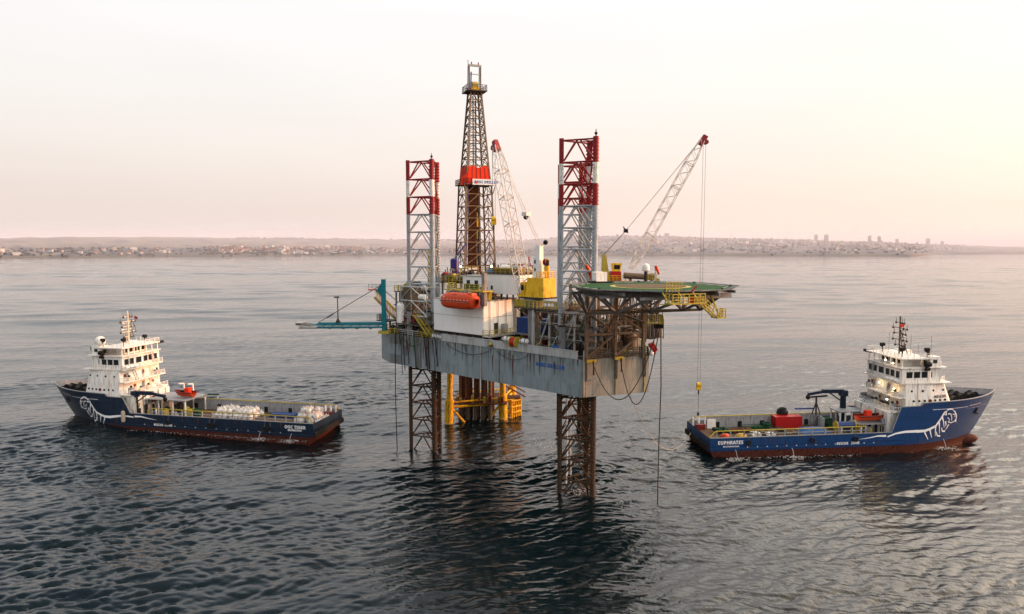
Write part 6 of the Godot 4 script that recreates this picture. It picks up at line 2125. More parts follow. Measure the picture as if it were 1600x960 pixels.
func ship(s: Ship, label: String, title: String) -> void:
	var o := thing("supply_ship", label, "ship", s.xf)
	var xs := s.xs
	var m := s.m
	var b := s.b
	var first: bool = s.name == "navy"
	var fx := s.fx
	# plating
	var st := [0.0, 1.0, 3.0, 6.0, 10.0, 16.0, 24.0, 32.0, xs - 4.0, xs, xs + 2.0, xs + 4.0, xs + 6.4, xs + 7.0, xs + 9.0, xs + 11.0, xs + 13.0, xs + 15.0, xs + 17.0, xs + 19.0, xs + 21.0, xs + 22.5, xs + 24.0, xs + 25.3, xs + 26.5, xs + 27.5, xs + 28.2, xs + 28.7, xs + 29.0]
	var up := MB.new()
	var low := MB.new()
	var inner := MB.new()
	for sg in [-1.0, 1.0]:
		var g1 := []
		var g2 := []
		var g3 := []
		for x in st:
			var r1 := []
			var r2 := []
			var r3 := []
			for i in 9:
				r1.append(s.side(x, lerpf(s.yr, s.top(x), i / 8.0), sg))
			for i in 6:
				r2.append(s.side(x, lerpf(-2.5, s.yr, i / 5.0), sg))
			for y in [s.top(x), s.top(x) - 1.2]:
				r3.append(s.side(x, y, sg, -0.18) if x < xs + 28.9 else s.side(x, y, sg) - Vector3(0.2, 0, 0))
			g1.append(r1)
			g2.append(r2)
			g3.append(r3)
		up.grid(s.blue, g1, Vector3(0.1, 0, sg))
		low.grid(M.antifoul, g2, Vector3(0.1, 0, sg))
		inner.grid(M.ship_grey, g3, Vector3(0, 0, -sg))
	var tr := []
	for y in [4.0, 2.6, s.yr]:
		tr.append([s.side(0, y, -1.0), s.side(0, y, 1.0)])
	up.grid(s.blue, tr, Vector3(-1, 0, 0))
	var tl := []
	for y in [s.yr, -0.6, -2.5]:
		tl.append([s.side(0, y, -1.0), s.side(0, y, 1.0)])
	low.grid(M.antifoul, tl, Vector3(-1, 0, 0))
	part(o, "topsides", up)
	part(o, "bottom", low)
	part(o, "bulwark_inside", inner)
	for sg in [-1.0, 1.0]:
		var cp := MB.new()
		for i in st.size() - 1:
			cp.bar(M.ship_grey, s.side(st[i], s.top(st[i]) + 0.04, sg, -0.05), s.side(st[i + 1], s.top(st[i + 1]) + 0.04, sg, -0.05), 0.22, 0.14)
		part(o, "cap_rail", cp)
		for y in [[s.yr + 0.45, 0.0, xs + 3.0, 0.3], [s.yr + 1.25, 0.0, xs + 3.0, 0.16], [6.6 + fx, xs + 4.0, xs + 26.5, 0.12]]:
			var fb := MB.new()
			var x: float = y[1]
			while x < y[2] - 0.1:
				var x2 := minf(x + 2.0, y[2])
				fb.bar(s.blue, s.side(x, y[0], sg, 0.02), s.side(x2, y[0], sg, 0.02), y[3])
				x = x2
			part(o, "rubbing_strake", fb)
	var tf := MB.new()
	tf.span(M.rubber, -0.55, 0.05, s.yr + 0.1, s.yr + 1.2, -7.1, 7.1)
	part(o, "stern_fender", tf)
	var bu := MB.new()
	var bg := []
	for i in 9:
		var t := i / 8.0
		var row := []
		for j in 13:
			var an := TAU * j / 12.0
			var r := 1.25 * sqrt(maxf(0.0, 1 - pow(t, 3.0)))
			row.append(Vector3(xs + 19.0 + t * 6.6, -0.55 + (0.15 if first else 0.0) + r * sin(an) * 1.1, r * cos(an) * 0.8))
		bg.append(row)
	bu.grid(M.antifoul, bg)
	part(o, "bulbous_bow", bu, Transform3D(Basis(), Vector3(0, -0.9 if first else 0.35, 0)))
	# decks
	var planks := 15
	for i in planks:
		var z0 := -6.0 + 12.0 * i / planks
		for k in 3:
			slab(o, "deck_plank", 0.3 + (xs - 5.0) * k / 3.0, 0.26 + (xs - 5.0) * (k + 1) / 3.0, 2.35, 2.5, z0 + 0.03, z0 + 12.0 / planks - 0.03, M["wood%d" % (rng.randi() % 4)])
	slab(o, "side_deck", 0.1, xs + 3.0, 2.2, 2.34, -7.1, 7.1, M.deck_steel)
	var fd := MB.new()
	var fore := []
	for x in [xs + 2.0, xs + 7.0, xs + 12.0, xs + 17.0, xs + 21.0, xs + 24.0, xs + 26.4]:
		fore.append(s.side(x, 7.3 + fx, 1.0, -0.12))
	var back := []
	for p in fore:
		back.push_front(Vector3(p.x, p.y, -p.z))
	fd.cap(M.foredeck, fore + back, Vector3.UP)
	part(o, "foredeck", fd)
	# cargo rails: a grey wall on the far side, posts under a yellow pipe on the near side
	var nw := 6
	for i in nw:
		var x0 := 4.0 + (xs - 8.0) * i / nw
		var x1 := 4.0 + (xs - 8.0) * (i + 1) / nw
		var wm := MB.new()
		wm.span(M.ship_grey, x0, x1 - 0.06, 2.5, 5.05, -m * 6.25, -m * 6.05)
		for k in 3:
			wm.span(M.ship_grey, x0 + 0.8 + k * 2.1, x0 + 0.95 + k * 2.1, 2.5, 5.0, -m * 6.5, -m * 6.25)
		part(o, "cargo_wall_panel", wm)
		slab(o, "wall_opening", x0 + 2.2, x0 + 3.2, 2.55, 3.9, -m * 6.05, -m * 6.02, M.black)
	for q in [[-m * 6.2, 1.6, xs - 3.0], [m * 6.35, 1.6, xs - 5.0]]:
		beam(o, "yellow_rail", Vector3(q[1], 5.2, q[0]), Vector3(q[2], 5.2, q[0]), 0.24, M.rail_yellow, "pipe")
		beam(o, "yellow_rail", Vector3(0.2, 4.1, q[0] * 1.06), Vector3(q[1], 5.2, q[0]), 0.3, M.rail_yellow, "pipe")
	var np := int((xs - 6.0) / 2.6)
	for i in np:
		var x := 1.8 + i * (xs - 7.0) / (np - 1)
		beam(o, "rail_post", Vector3(x, 2.3, m * 6.35), Vector3(x, 5.1, m * 6.35), 0.26, M.ship_grey)
	for y in [3.0, 3.7, 4.4]:
		beam(o, "rail_bar", Vector3(6.0, y, m * 6.35), Vector3(xs - 5.0, y, m * 6.35), 0.18, M.ship_grey, "pipe")
	for x in [1.0, 2.4, 3.8]:
		beam(o, "stern_post", Vector3(x, 2.4, -m * 6.1), Vector3(x, 5.1, -m * 6.1), 0.3, M.white_clean)
	slab(o, "stern_gear", 1.4, 3.4, 2.4, 3.7, -m * 5.6, -m * 4.6, M.dull_red)
	slab(o, "stern_hatch", 4.2, 6.2, 2.5, 4.6, -m * 6.0, -m * 5.7, M.white_clean)
	# the tiger on the bow and the lettering
	var tg := MB.new()
	var ez := 1.28
	var z := func(list: Array) -> Array:
		var out := []
		for i in range(0, list.size(), 2):
			out.append(Vector2(xs + 15.3 + (list[i] - 550) * 0.0132 * ez, 5.1 + fx * 0.75 - (list[i + 1] - 660) * 0.0129 * ez))
		return out
	var px := 0.0132 * ez
	var L: Material = M.lettering
	hull_stroke(tg, L, s, z.call([-20, 802, 90, 800, 160, 780, 240, 745]), 36 * px, 30 * px)
	hull_stroke(tg, L, s, z.call([240, 745, 300, 650, 340, 570, 400, 525, 440, 525]), 26 * px, 16 * px)
	hull_stroke(tg, L, s, z.call([440, 525, 500, 565, 540, 620, 552, 665]), 15 * px, 14 * px)
	hull_stroke(tg, L, s, z.call([552, 665, 535, 705, 480, 722, 420, 700]), 14 * px, 12 * px)
	hull_stroke(tg, L, s, z.call([395, 590, 440, 590, 468, 640, 480, 690]), 12 * px, 10 * px)
	hull_stroke(tg, L, s, z.call([470, 600, 510, 600, 522, 645]), 11 * px, 10 * px)
	hull_stroke(tg, L, s, z.call([345, 590, 375, 605, 365, 555]), 14 * px, 12 * px)
	hull_stroke(tg, L, s, z.call([400, 640, 430, 660, 440, 690]), 10 * px, 8 * px)
	for e in [[88, 818, 120, 870, 158, 925], [162, 795, 185, 850, 212, 905], [240, 745, 250, 830, 266, 890], [285, 700, 300, 760, 326, 862], [318, 625, 348, 690, 382, 785], [378, 690, 402, 745, 388, 765], [445, 740, 425, 800, 410, 812], [552, 690, 565, 725]]:
		hull_stroke(tg, L, s, z.call(e), 22 * px, 6 * px)
	for e in [[265, 825, 298, 888, 350, 898], [338, 775, 365, 832, 412, 834]]:
		hull_stroke(tg, L, s, z.call(e), 10 * px, 24 * px)
	hull_stroke(tg, L, s, [Vector2(xs + 5.8, 2.8 + fx * 0.75), Vector2(xs + 3.0, 3.2 + fx * 0.5), Vector2(xs + 1.0, 3.25 + fx * 0.3), Vector2(xs - 0.9, 3.1)], 0.6, 0.26)
	hull_stroke(tg, L, s, [Vector2(xs - 1.2, 3.3), Vector2(xs - 3.0, 3.35), Vector2(xs - 5.0, 3.0), Vector2(xs - 7.2, 2.75)], 0.42, 0.04)
	for e in [[xs + 9.0, 18.0, 6.95], [xs + 18.5, 22.5, 7.2]]:
		hull_stroke(tg, L, s, [Vector2(e[0], e[2] + fx), Vector2(xs + e[1], e[2] + fx + 0.12)], 0.09, 0.07)
	part(o, "tiger_emblem", tg)
	var face_turn := Basis() if m > 0 else Basis(Vector3.UP, PI)
	words(o, "ship_name", title, 0.72, L, Transform3D(face_turn, Vector3(4.4, 3.0, m * (b + 0.05))))
	words(o, "home_port", "MONROVIA", 0.46, L, Transform3D(face_turn, Vector3(4.5, 2.25, m * (b + 0.05))))
	words(o, "rescue_marking", "RESCUE   ZONE", 0.52, L, Transform3D(face_turn, Vector3(xs - (9.0 if first else 9.6), s.yr + 0.86, m * (b + 0.05))))
	for i in 14:
		slab(o, "draught_mark", 8.0 + i * (xs - 12) / 13.0, 8.16 + i * (xs - 12) / 13.0, s.yr + 0.7, s.yr + 0.86, m * b, m * (b + 0.09), L)
	# rust that has run from scuppers and scrapes along the side
	for i in 30:
		var x := rng.randf_range(2.0, xs + 17.0)
		var y1 := s.top(x) - rng.randf_range(0.1, 0.5) if i % 2 else rng.randf_range(s.yr + 0.9, 3.2)
		var rs := MB.new()
		hull_stroke(rs, M.rust_run if i % 3 else M.stain, s, [Vector2(x, y1), Vector2(x + rng.randf_range(-0.06, 0.06), maxf(y1 - rng.randf_range(0.5, 2.0), 0.3))], rng.randf_range(0.08, 0.26), 0.03)
		part(o, "rust_run", rs)
	for i in 9:
		var x := 3.0 + i * (xs + 8.0) / 9.0 + rng.randf_range(-1.0, 1.0)
		var sc := MB.new()
		hull_stroke(sc, M.stain, s, [Vector2(x, s.yr + 0.5), Vector2(x + rng.randf_range(0.8, 2.6), s.yr + 0.45 + rng.randf_range(-0.1, 0.25))], rng.randf_range(0.1, 0.3), 0.05)
		part(o, "scrape", sc)
	var hook_iron := MB.new()
	var ap := s.side(xs + 22.5, 6.2 + fx, m, 0.15)
	hook_iron.bar(M.dark_steel, ap, ap - Vector3(0.5, 1.3, m * 0.25), 0.3)
	hook_iron.bar(M.dark_steel, ap - Vector3(1.1, 1.0, m * 0.3), ap - Vector3(-0.3, 1.3, m * 0.2), 0.26)
	part(o, "anchor", hook_iron)
	# superstructure
	var W: Material = M.ship_white
	var t1 := MB.new()
	var lowp := [Vector3(xs + 3.2, 7.35 + fx, -7.0), Vector3(xs + 3.2, 7.35 + fx, 7.0), Vector3(xs + 9.0, 7.35 + fx, 6.9), Vector3(xs + 13.9, 7.35 + fx, 6.1), Vector3(xs + 15.6, 7.35 + fx, 4.0), Vector3(xs + 15.6, 7.35 + fx, -4.0), Vector3(xs + 13.9, 7.35 + fx, -6.1), Vector3(xs + 9.0, 7.35 + fx, -6.9)]
	var topp := [Vector3(xs + 3.2, 14.1, -6.7), Vector3(xs + 3.2, 14.1, 6.7), Vector3(xs + 8.6, 14.1, 6.55), Vector3(xs + 12.2, 14.1, 5.9), Vector3(xs + 13.6, 14.1, 4.0), Vector3(xs + 13.6, 14.1, -4.0), Vector3(xs + 12.2, 14.1, -5.9), Vector3(xs + 8.6, 14.1, -6.55)]
	t1.loft(W, lowp, topp)
	part(o, "forward_house", t1)
	slab(o, "lower_house", xs - 0.2, xs + 3.18, 2.4, 8.0, -6.1, 6.1, M.ship_white)
	for i in 5:
		slab(o, "dark_opening", xs - 0.28, xs - 0.21, 2.55, 4.6 + 0.5 * (i % 2), -5.4 + i * 2.3, -4.2 + i * 2.3, M.black if i % 2 == 0 else M.dark_steel)
		slab(o, "wall_locker", xs - 0.9, xs - 0.22, 5.3, 6.1 + 0.3 * (i % 3), -5.2 + i * 2.4, -4.3 + i * 2.4, [M.cream, M.ship_grey, M.dull_red][i % 3])
		beam(o, "wall_pipe", Vector3(xs - 0.35, 2.4, -5.9 + i * 2.6), Vector3(xs - 0.35, 8.0, -5.9 + i * 2.6), 0.2, M.ship_grey if i % 2 else M.cream, "pipe")
	for q in [[0.9, 8.3, 2.6, 11.1, -3.4], [2.8, 11.3, 1.9, 14.1, 2.4], [3.6, 14.4, 2.5, 17.4, -4.6]]:  # ladders between the balconies
		var ld := MB.new()
		for dz in [-0.45, 0.45]:
			ld.bar(M.ship_grey, Vector3(xs + q[0] - 0.9, q[1], m * (q[4] + dz)), Vector3(xs + q[2] - 0.9, q[3], m * (q[4] + dz + 2.2)), 0.12)
		for i in 9:
			ld.bar(M.ship_grey, Vector3(xs + lerpf(q[0], q[2], i / 8.0) - 0.9, lerpf(q[1], q[3], i / 8.0), m * (q[4] - 0.45 + 2.2 * i / 8.0)), Vector3(xs + lerpf(q[0], q[2], i / 8.0) - 0.9, lerpf(q[1], q[3], i / 8.0), m * (q[4] + 0.45 + 2.2 * i / 8.0)), 0.1)
		part(o, "ladder", ld)
	for q in [[1.9, 11.3, 4.6, 0.9], [1.8, 11.3, -4.8, 1.2], [1.2, 8.25, 4.9, 1.4], [1.3, 8.25, -1.0, 1.0], [2.4, 14.32, -5.6, 0.8], [1.3, 8.25, 1.6, 0.7]]:
		var eq := MB.new()
		eq.span(M.ship_grey if q[3] > 1 else M.cream, xs + q[0], xs + q[0] + 0.9, q[1], q[1] + q[3], m * q[2] - 0.5, m * q[2] + 0.5)
		eq.tube(M.dark_steel, Vector3(xs + q[0] + 0.4, q[1] + q[3], m * q[2]), Vector3(xs + q[0] + 0.4, q[1] + q[3] + 0.5, m * q[2]), 0.25, -1, 8)
		part(o, "balcony_locker", eq)
	for i in 3:
		var cn := MB.new()
		cn.tube(M.white_clean, Vector3(xs + 1.9, 14.75, m * (2.2 + i * 1.4)), Vector3(xs + 1.9, 14.75, m * (3.3 + i * 1.4)), 0.36, -1, 10)
		part(o, "raft_canister", cn)
	for e in [-1.0, 1.0]:
		beam(o, "exhaust_pipe", Vector3(xs + 10.0, 19.7, e * m * 4.0), Vector3(xs + 10.0, 21.2, e * m * 4.0), 0.5, M.dark_steel, "pipe")
		beam(o, "rust_streak_pipe", Vector3(xs + 6.0, 8.2, e * 6.98), Vector3(xs + 6.0, 14.0, e * 6.75), 0.12, M.cream, "pipe")
	slab(o, "boat_deck", xs - 6.5, xs + 3.1, 6.3, 6.5, -5.9, -1.4, M.ship_grey) if m > 0 else slab(o, "boat_deck", xs - 11.5, xs + 3.1, 6.3, 6.5, -2.5, 5.9, M.ship_grey)
	for x in [xs - (11.0 if first else 6.2), xs - (7.5 if first else 5.0), xs - 3.5]:
		for zz in [-m * 5.6, m * (2.0 if first else -1.7)]:
			beam(o, "deck_post", Vector3(x, 2.5, zz), Vector3(x, 6.3, zz), 0.28, M.white_clean)
	for lv in [[8.05, 0.6, 6.8], [11.1, 1.4, 6.9], [14.12, 1.9, 6.9]]:
		slab(o, "balcony", xs + lv[1], xs + 3.18 if lv[0] < 14 else xs + 13.6, lv[0], lv[0] + 0.2, -lv[2] if lv[0] < 14 else -6.75, lv[2] if lv[0] < 14 else 6.75, W)
		var br := MB.new()
		br.rail(M.white_clean, [Vector3(xs + 3.1, lv[0] + 0.2, m * lv[2] * 0.98), Vector3(xs + lv[1] + 0.1, lv[0] + 0.2, m * lv[2] * 0.98), Vector3(xs + lv[1] + 0.1, lv[0] + 0.2, -m * lv[2] * 0.98)], 1.0, 0.04, 1.4)
		part(o, "balcony_rail", br)
	for i in 4:
		for lvl in [8.3, 11.35]:
			if (i + int(lvl)) % 4 != 0:
				slab(o, "house_door", xs + 3.1, xs + 3.18, lvl, lvl + 1.9, -4.6 + i * 2.6, -3.8 + i * 2.6, M.cream if i % 2 else M.ship_grey)
		slab(o, "life_ring", xs + 3.08, xs + 3.16, 12.3 - (i % 2) * 3.0, 13.0 - (i % 2) * 3.0, -5.4 + i * 3.1, -4.7 + i * 3.1, M.dull_red)
	for i in 7:
		var x := xs + 5.0 + i * 1.25
		var f := Vector3(x, 9.4, m * 0.0)
		var hz := lerpf(6.93, 6.85, 0.3) if x < xs + 9 else lerpf(6.82, 6.12, (x - xs - 9.0) / 4.4)
		var pm := MB.new()
		pm.tube(M.glass if i != 3 else M.dull_red, Vector3(x, 9.3 + fx * 0.7, m * (hz - 0.3)), Vector3(x, 9.3 + fx * 0.7, m * (hz + 0.08)), 0.24 if i != 3 else 0.34, -1, 10)
		part(o, "porthole", pm)
		if i % 2 == 0:
			var pn := MB.new()
			pn.tube(M.glass, Vector3(x - 0.4, 12.6, m * (hz - 0.5)), Vector3(x - 0.4, 12.6, m * (hz - 0.13)), 0.24, -1, 10)
			part(o, "porthole", pn)
	if not first:
		words(o, "call_sign", "HX-LDA", 0.62, M.ink, Transform3D(Basis(Vector3.UP, 0.17), Vector3(xs + 11.2, 11.3, 6.5)))
	# bridge
	var t2 := MB.new()
	var la := []
	var lb := []
	for q in [[2.6, -6.3], [2.6, 6.3], [9.0, 6.3], [12.4, 4.0], [12.4, -4.0], [9.0, -6.3]]:
		la.append(Vector3(xs + q[0], 14.34, q[1]))
		lb.append(Vector3(xs + q[0] + (0.0 if q[0] < 5 else -0.1), 17.4, q[1]))
	t2.loft(W, la, lb)
	part(o, "bridge", t2)
	slab(o, "bridge_roof", xs + 2.2, xs + 12.6, 17.42, 17.62, -6.55, 6.55, W)
	var aw := [[-4.9, 1.2], [-3.2, 1.2], [-0.9, 1.7], [1.4, 1.2], [3.1, 1.2], [4.9, 1.0]]
	for q in aw:
		var wf := slab(o, "bridge_window", xs + 2.53, xs + 2.6, 15.3, 16.7, q[0] - q[1] / 2, q[0] + q[1] / 2, M.glass)
		for e in [-0.53, 0.53]:
			put(wf, "window_frame", unit("box", M.ship_grey), Transform3D(Basis.from_scale(Vector3(1.6, 1.1, 0.06)), Vector3(0, 0, e)))
	for i in 3:
		slab(o, "bridge_window", xs + 3.6 + i * 1.7, xs + 4.9 + i * 1.7, 15.4, 16.7, m * 6.3, m * 6.36, M.glass)
	for i in 2:
		var c0 := Vector3(xs + 9.7 + i * 1.3, 16.0, m * (5.83 - i * 0.88 + 0.05))
		put(o, "bridge_window", unit("box", M.glass), Transform3D(Basis(Vector3.UP, m * 0.595) * Basis.from_scale(Vector3(1.0, 1.2, 0.12)), c0))
	# columns, upper house and the top
	slab(o, "upper_house", xs + 4.2, xs + 8.6, 17.64, 19.3, -3.6, 3.6, W)
	for i in 7:
		beam(o, "roof_column", Vector3(xs + 2.8, 17.62, -6.0 + i * 2.0), Vector3(xs + 2.8, 19.35, -6.0 + i * 2.0), 0.22, W)
	for i in 5:
		slab(o, "upper_window", xs + 4.12, xs + 4.19, 18.0, 19.0, -3.3 + i * 1.35, -2.3 + i * 1.35, M.glass)
	slab(o, "top_deck", xs + 2.3, xs + 9.4, 19.36, 19.6, -6.4, 6.4, W)
	var tw := slab(o, "funnel_casing", xs + 8.9, xs + 11.3, 14.34, 19.8, m * 3.2, m * 6.1, W)
	slab(o, "funnel_casing", xs + 8.9, xs + 11.3, 14.34, 19.8, -m * 3.2, -m * 6.1, W)
	slab(o, "funnel_vent", xs + 8.8, xs + 8.9, 17.9, 18.8, m * 4.2, m * 5.2, M.dark_steel)
	slab(o, "funnel_vent", xs + 9.6, xs + 10.5, 18.4, 19.2, m * 6.1, m * 6.13, M.dark_steel)
	var tr2 := MB.new()
	tr2.rail(W, [Vector3(xs + 9.3, 19.6, m * 6.3), Vector3(xs + 2.4, 19.6, m * 6.3), Vector3(xs + 2.4, 19.6, -m * 6.3), Vector3(xs + 9.3, 19.6, -m * 6.3)], 1.0, 0.04, 1.3)
	part(o, "top_rail", tr2)
	for q in [[13.4, 14.32, 4.6, 11.4, 6.2], [12.5, 17.62, 4.4, 11.3, 6.3]]:
		var tr3 := MB.new()
		tr3.rail(W, [Vector3(xs + q[0], q[1], m * q[2]), Vector3(xs + q[3], q[1], m * q[4])], 1.0, 0.04, 1.2)
		part(o, "bridge_rail", tr3)
	for q in [[3.2, -6.4, 2.6], [4.3, -6.4, 2.0]]:
		slab(o, "bridge_wing_panel", xs + q[0], xs + q[0] + 0.7, 18.9, 19.5, m * q[1], m * (q[1] - q[2]), M.black)
	for q in [[4.0, 4.0], [4.4, -3.6], [8.8, 5.2]]:
		var sl := MB.new()
		sl.tube(M.black, Vector3(xs + q[0], 19.6, m * q[1]), Vector3(xs + q[0], 21.0, m * q[1]), 0.12, -1, 6)
		sl.tube(M.black, Vector3(xs + q[0] - 0.4, 21.2, m * q[1]), Vector3(xs + q[0] + 0.45, 21.3, m * q[1]), 0.5, 0.38, 10)
		part(o, "searchlight", sl)
	var fm := MB.new()
	fm.tube(M.black, Vector3(xs + 7.5, 18.3, m * 6.6), Vector3(xs + 8.7, 18.3, m * 6.6), 0.6, 0.5, 10)
	fm.tube(M.black, Vector3(xs + 7.5, 17.3, m * 6.6), Vector3(xs + 8.5, 17.3, m * 6.6), 0.4, 0.4, 10)
	part(o, "fire_monitor", fm)
	var dome := MB.new()
	var dz := m * 4.7
	if first:
		dome.ball(W, Vector3(xs + 10.0, 20.9, dz), Vector3(1.25, 1.25, 1.25), 14, 10)
		dome.tube(W, Vector3(xs + 10.0, 19.8, dz), Vector3(xs + 10.0, 20.4, dz), 0.6, -1, 10)
		part(o, "radar_dome", dome)
		slab(o, "green_dome_light", xs + 11.3, xs + 11.9, 17.9, 19.6, m * 5.2, m * 5.8, M.dark_green)
	var s2 := MB.new()
	s2.ball(W, Vector3(xs + 12.0, 18.5, m * 2.6), Vector3(0.55, 0.55, 0.55), 10, 6)
	s2.tube(W, Vector3(xs + 12.0, 17.6, m * 2.6), Vector3(xs + 12.0, 18.2, m * 2.6), 0.16, -1, 6)
	part(o, "small_dome", s2)
	# mast
	var mc: Material = M.cream if first else M.frame_steel
	beam(o, "mast", Vector3(xs + 6.0, 19.6, 0), Vector3(xs + 6.0, 28.0, 0), 0.36, mc, "pipe")
	beam(o, "mast_leg", Vector3(xs + 7.4, 19.6, 0.8), Vector3(xs + 6.1, 25.0, 0.1), 0.2, mc, "pipe")
	beam(o, "mast_leg", Vector3(xs + 7.4, 19.6, -0.8), Vector3(xs + 6.1, 25.0, -0.1), 0.2, mc, "pipe")
	for q in [[21.6, 1.5], [22.8, 2.4], [24.2, 2.0], [25.4, 2.4], [26.6, 1.4]]:
		beam(o, "mast_yard", Vector3(xs + 6.0, q[0], -q[1]), Vector3(xs + 6.0, q[0], q[1]), 0.13, mc)
		for e in [-1.0, 1.0, 0.5]:
			var al := MB.new()
			al.tube(M.wire, Vector3(xs + 6.0, q[0], q[1] * e), Vector3(xs + 6.0, q[0] + 1.0, q[1] * e), 0.06, -1, 5)
			al.span(M.dark_steel, xs + 5.85, xs + 6.15, q[0] - 0.3, q[0] + 0.1, q[1] * e - 0.16, q[1] * e + 0.16)
			part(o, "mast_fitting", al)
	beam(o, "radar_scanner", Vector3(xs + 6.6, 23.4, -1.6), Vector3(xs + 6.6, 23.4, 1.6), 0.2, W)
	beam(o, "radar_scanner", Vector3(xs + 6.6, 24.9, -1.2), Vector3(xs + 6.6, 24.9, 1.2), 0.2, W)
	for q in [[5.0, -2.2], [7.0, 2.4], [9.4, 5.6], [11.8, -2.0]]:
		beam(o, "whip_aerial", Vector3(xs + q[0], 19.5 if q[0] < 9.5 else 17.6, q[1]), Vector3(xs + q[0], 24.2 if q[0] < 9.5 else 21.5, q[1]), 0.07, M.wire, "pipe")
	var fl := MB.new()
	fl.face(M.red if first else M.banner_red, [Vector3(xs + 5.7, 26.6, 1.9), Vector3(xs + 4.7, 26.3, 1.9), Vector3(xs + 4.8, 25.7, 1.95), Vector3(xs + 5.7, 25.9, 1.9)], Vector3(0, 0, m))
	part(o, "ensign", fl)
	# foredeck gear
	for i in 7:
		var wn := MB.new()
		var q: Array = [[17.0, 3.0], [17.5, -2.6], [20.0, 1.2], [20.6, -1.8], [22.6, 0.6], [24.0, -0.5], [18.6, 0.2]][i]
		wn.tube(M.dark_steel, Vector3(xs + q[0], 8.1 + fx, q[1] - 0.8), Vector3(xs + q[0], 8.1 + fx, q[1] + 0.8), 0.62, -1, 12)
		wn.tube(M.black, Vector3(xs + q[0], 8.1 + fx, q[1] - 0.9), Vector3(xs + q[0], 8.1 + fx, q[1] - 0.78), 0.85, -1, 12)
		wn.tube(M.black, Vector3(xs + q[0], 8.1 + fx, q[1] + 0.78), Vector3(xs + q[0], 8.1 + fx, q[1] + 0.9), 0.85, -1, 12)
		wn.span(M.dark_green if i % 2 else M.dark_steel, xs + q[0] - 0.7, xs + q[0] + 0.7, 7.31 + fx, 7.6 + fx, q[1] - 0.7, q[1] + 0.7)
		part(o, "mooring_winch", wn)
	for i in 6:
		for sg in [-1.0, 1.0]:
			var p := s.side(xs + 15.0 + i * 2.0, 7.3 + fx, sg, -0.7)
			beam(o, "bollard", p, p + Vector3(0, 0.9, 0), 0.34, M.dark_steel, "pipe")
	# deck crane, rescue boat and gear amidships
	var cx := xs + 0.2 if first else xs - 3.6
	var cz := m * 5.4 if first else -m * 5.2
	var cr := MB.new()
	var cm: Material = M.navy
	cr.tube(cm, Vector3(cx, 2.5, cz), Vector3(cx, 8.6 if first else 10.2, cz), 0.75, 0.6, 12)
	cr.span(cm, cx - 0.8, cx + 0.8, 7.6 if first else 9.3, 9.0 if first else 10.6, cz - 0.7, cz + 0.7)
	part(o, "crane_post", cr)
	var ay := 8.6 if first else 10.4
	beam(o, "crane_jib", Vector3(cx, ay, cz), Vector3(cx - 5.0, ay + 0.1, cz), 0.85, cm)
	beam(o, "crane_jib", Vector3(cx - 4.6, ay + 0.05, cz), Vector3(cx - 8.4, ay - 0.5, cz), 0.62, cm)
	beam(o, "crane_ram", Vector3(cx - 0.6, ay - 2.2, cz), Vector3(cx - 3.2, ay - 0.4, cz), 0.3, M.dark_steel, "pipe")
	var hk := MB.new()
	hk.ball(M.black, Vector3(cx - 8.4, ay - 1.2, cz), Vector3(0.5, 0.6, 0.5), 10, 6)
	hk.tube(M.wire, Vector3(cx - 8.4, ay - 1.0, cz), Vector3(cx - 8.4, ay - 0.6, cz), 0.08, -1, 6)
	part(o, "crane_hook", hk)
	if not first:
		beam(o, "jib_rest", Vector3(cx - 6.4, 5.2, cz), Vector3(cx - 6.4, 9.2, cz), 0.3, M.dark_steel)
		beam(o, "jib_rest", Vector3(cx - 5.4, 5.2, cz), Vector3(cx - 6.4, 8.0, cz), 0.2, M.dark_steel)
		beam(o, "jib_rest", Vector3(cx - 7.4, 5.2, cz), Vector3(cx - 6.4, 8.0, cz), 0.2, M.dark_steel)
		beam(o, "crane_fly_jib", Vector3(cx - 8.0, 9.2, cz), Vector3(cx - 3.8, 9.4, cz), 0.34, M.black)
	var bz := -m * 1.0 if first else m * 3.8
	var bx := xs - 8.6 if first else xs - 2.2
	var by := 6.55 if first else 5.6
	var rbt := thing("rescue_boat", "orange rescue boat on the %s ship beside its white davit" % s.name, "boat", s.xf * Transform3D(Basis(Vector3.UP, 0.0), Vector3(bx, by, bz)))
	var rb := MB.new()
	var gg := []
	for i in 13:
		var t := i / 12.0 * 2.0 - 1.0
		var f := 1.0 - pow(maxf(0.0, t), 2.4)
		var row := []
		for j in 11:
			var an := -PI * j / 10.0
			row.append(Vector3(t * (2.6 if first else 3.4), 1.25 + 0.35 * maxf(0, t) * t + sin(an) * 1.1 * pow(f, 0.5), cos(an) * 1.2 * f))
		gg.append(row)
	rb.grid(M.orange, gg)
	part(rbt, "boat_hull", rb)
	var rt := MB.new()
	for sg in [-1.0, 1.0]:
		var prev := Vector3.INF
		for i in 13:
			var t := i / 12.0 * 2.0 - 1.0
			var f := 1.0 - pow(maxf(0.0, t), 2.4)
			var p := Vector3(t * (2.6 if first else 3.4), 1.3 + 0.35 * maxf(0, t) * t, sg * 1.15 * f)
			if prev != Vector3.INF and prev.distance_to(p) > 0.01:
				rt.tube(M.dull_red, prev, p, 0.2, 0.2, 6)
			prev = p
	part(rbt, "inflated_collar", rt)
	var rc := MB.new()
	rc.span(M.banner_red, -1.6, -0.4, 1.0, 2.4, -0.6, 0.6)
	rc.span(M.black, 0.2, 0.9, 1.0, 1.7, -0.4, 0.4)
	part(rbt, "steering_console", rc)
	for dx in [-1.2, 1.4]:
		beam(o, "boat_davit", Vector3(bx + dx, by - 0.1, bz - m * 1.8), Vector3(bx + dx, by + 3.1, bz - m * 1.6), 0.3, W)
		beam(o, "boat_davit", Vector3(bx + dx, by + 3.1, bz - m * 1.6), Vector3(bx + dx, by + 3.4, bz + m * 0.2), 0.26, W)
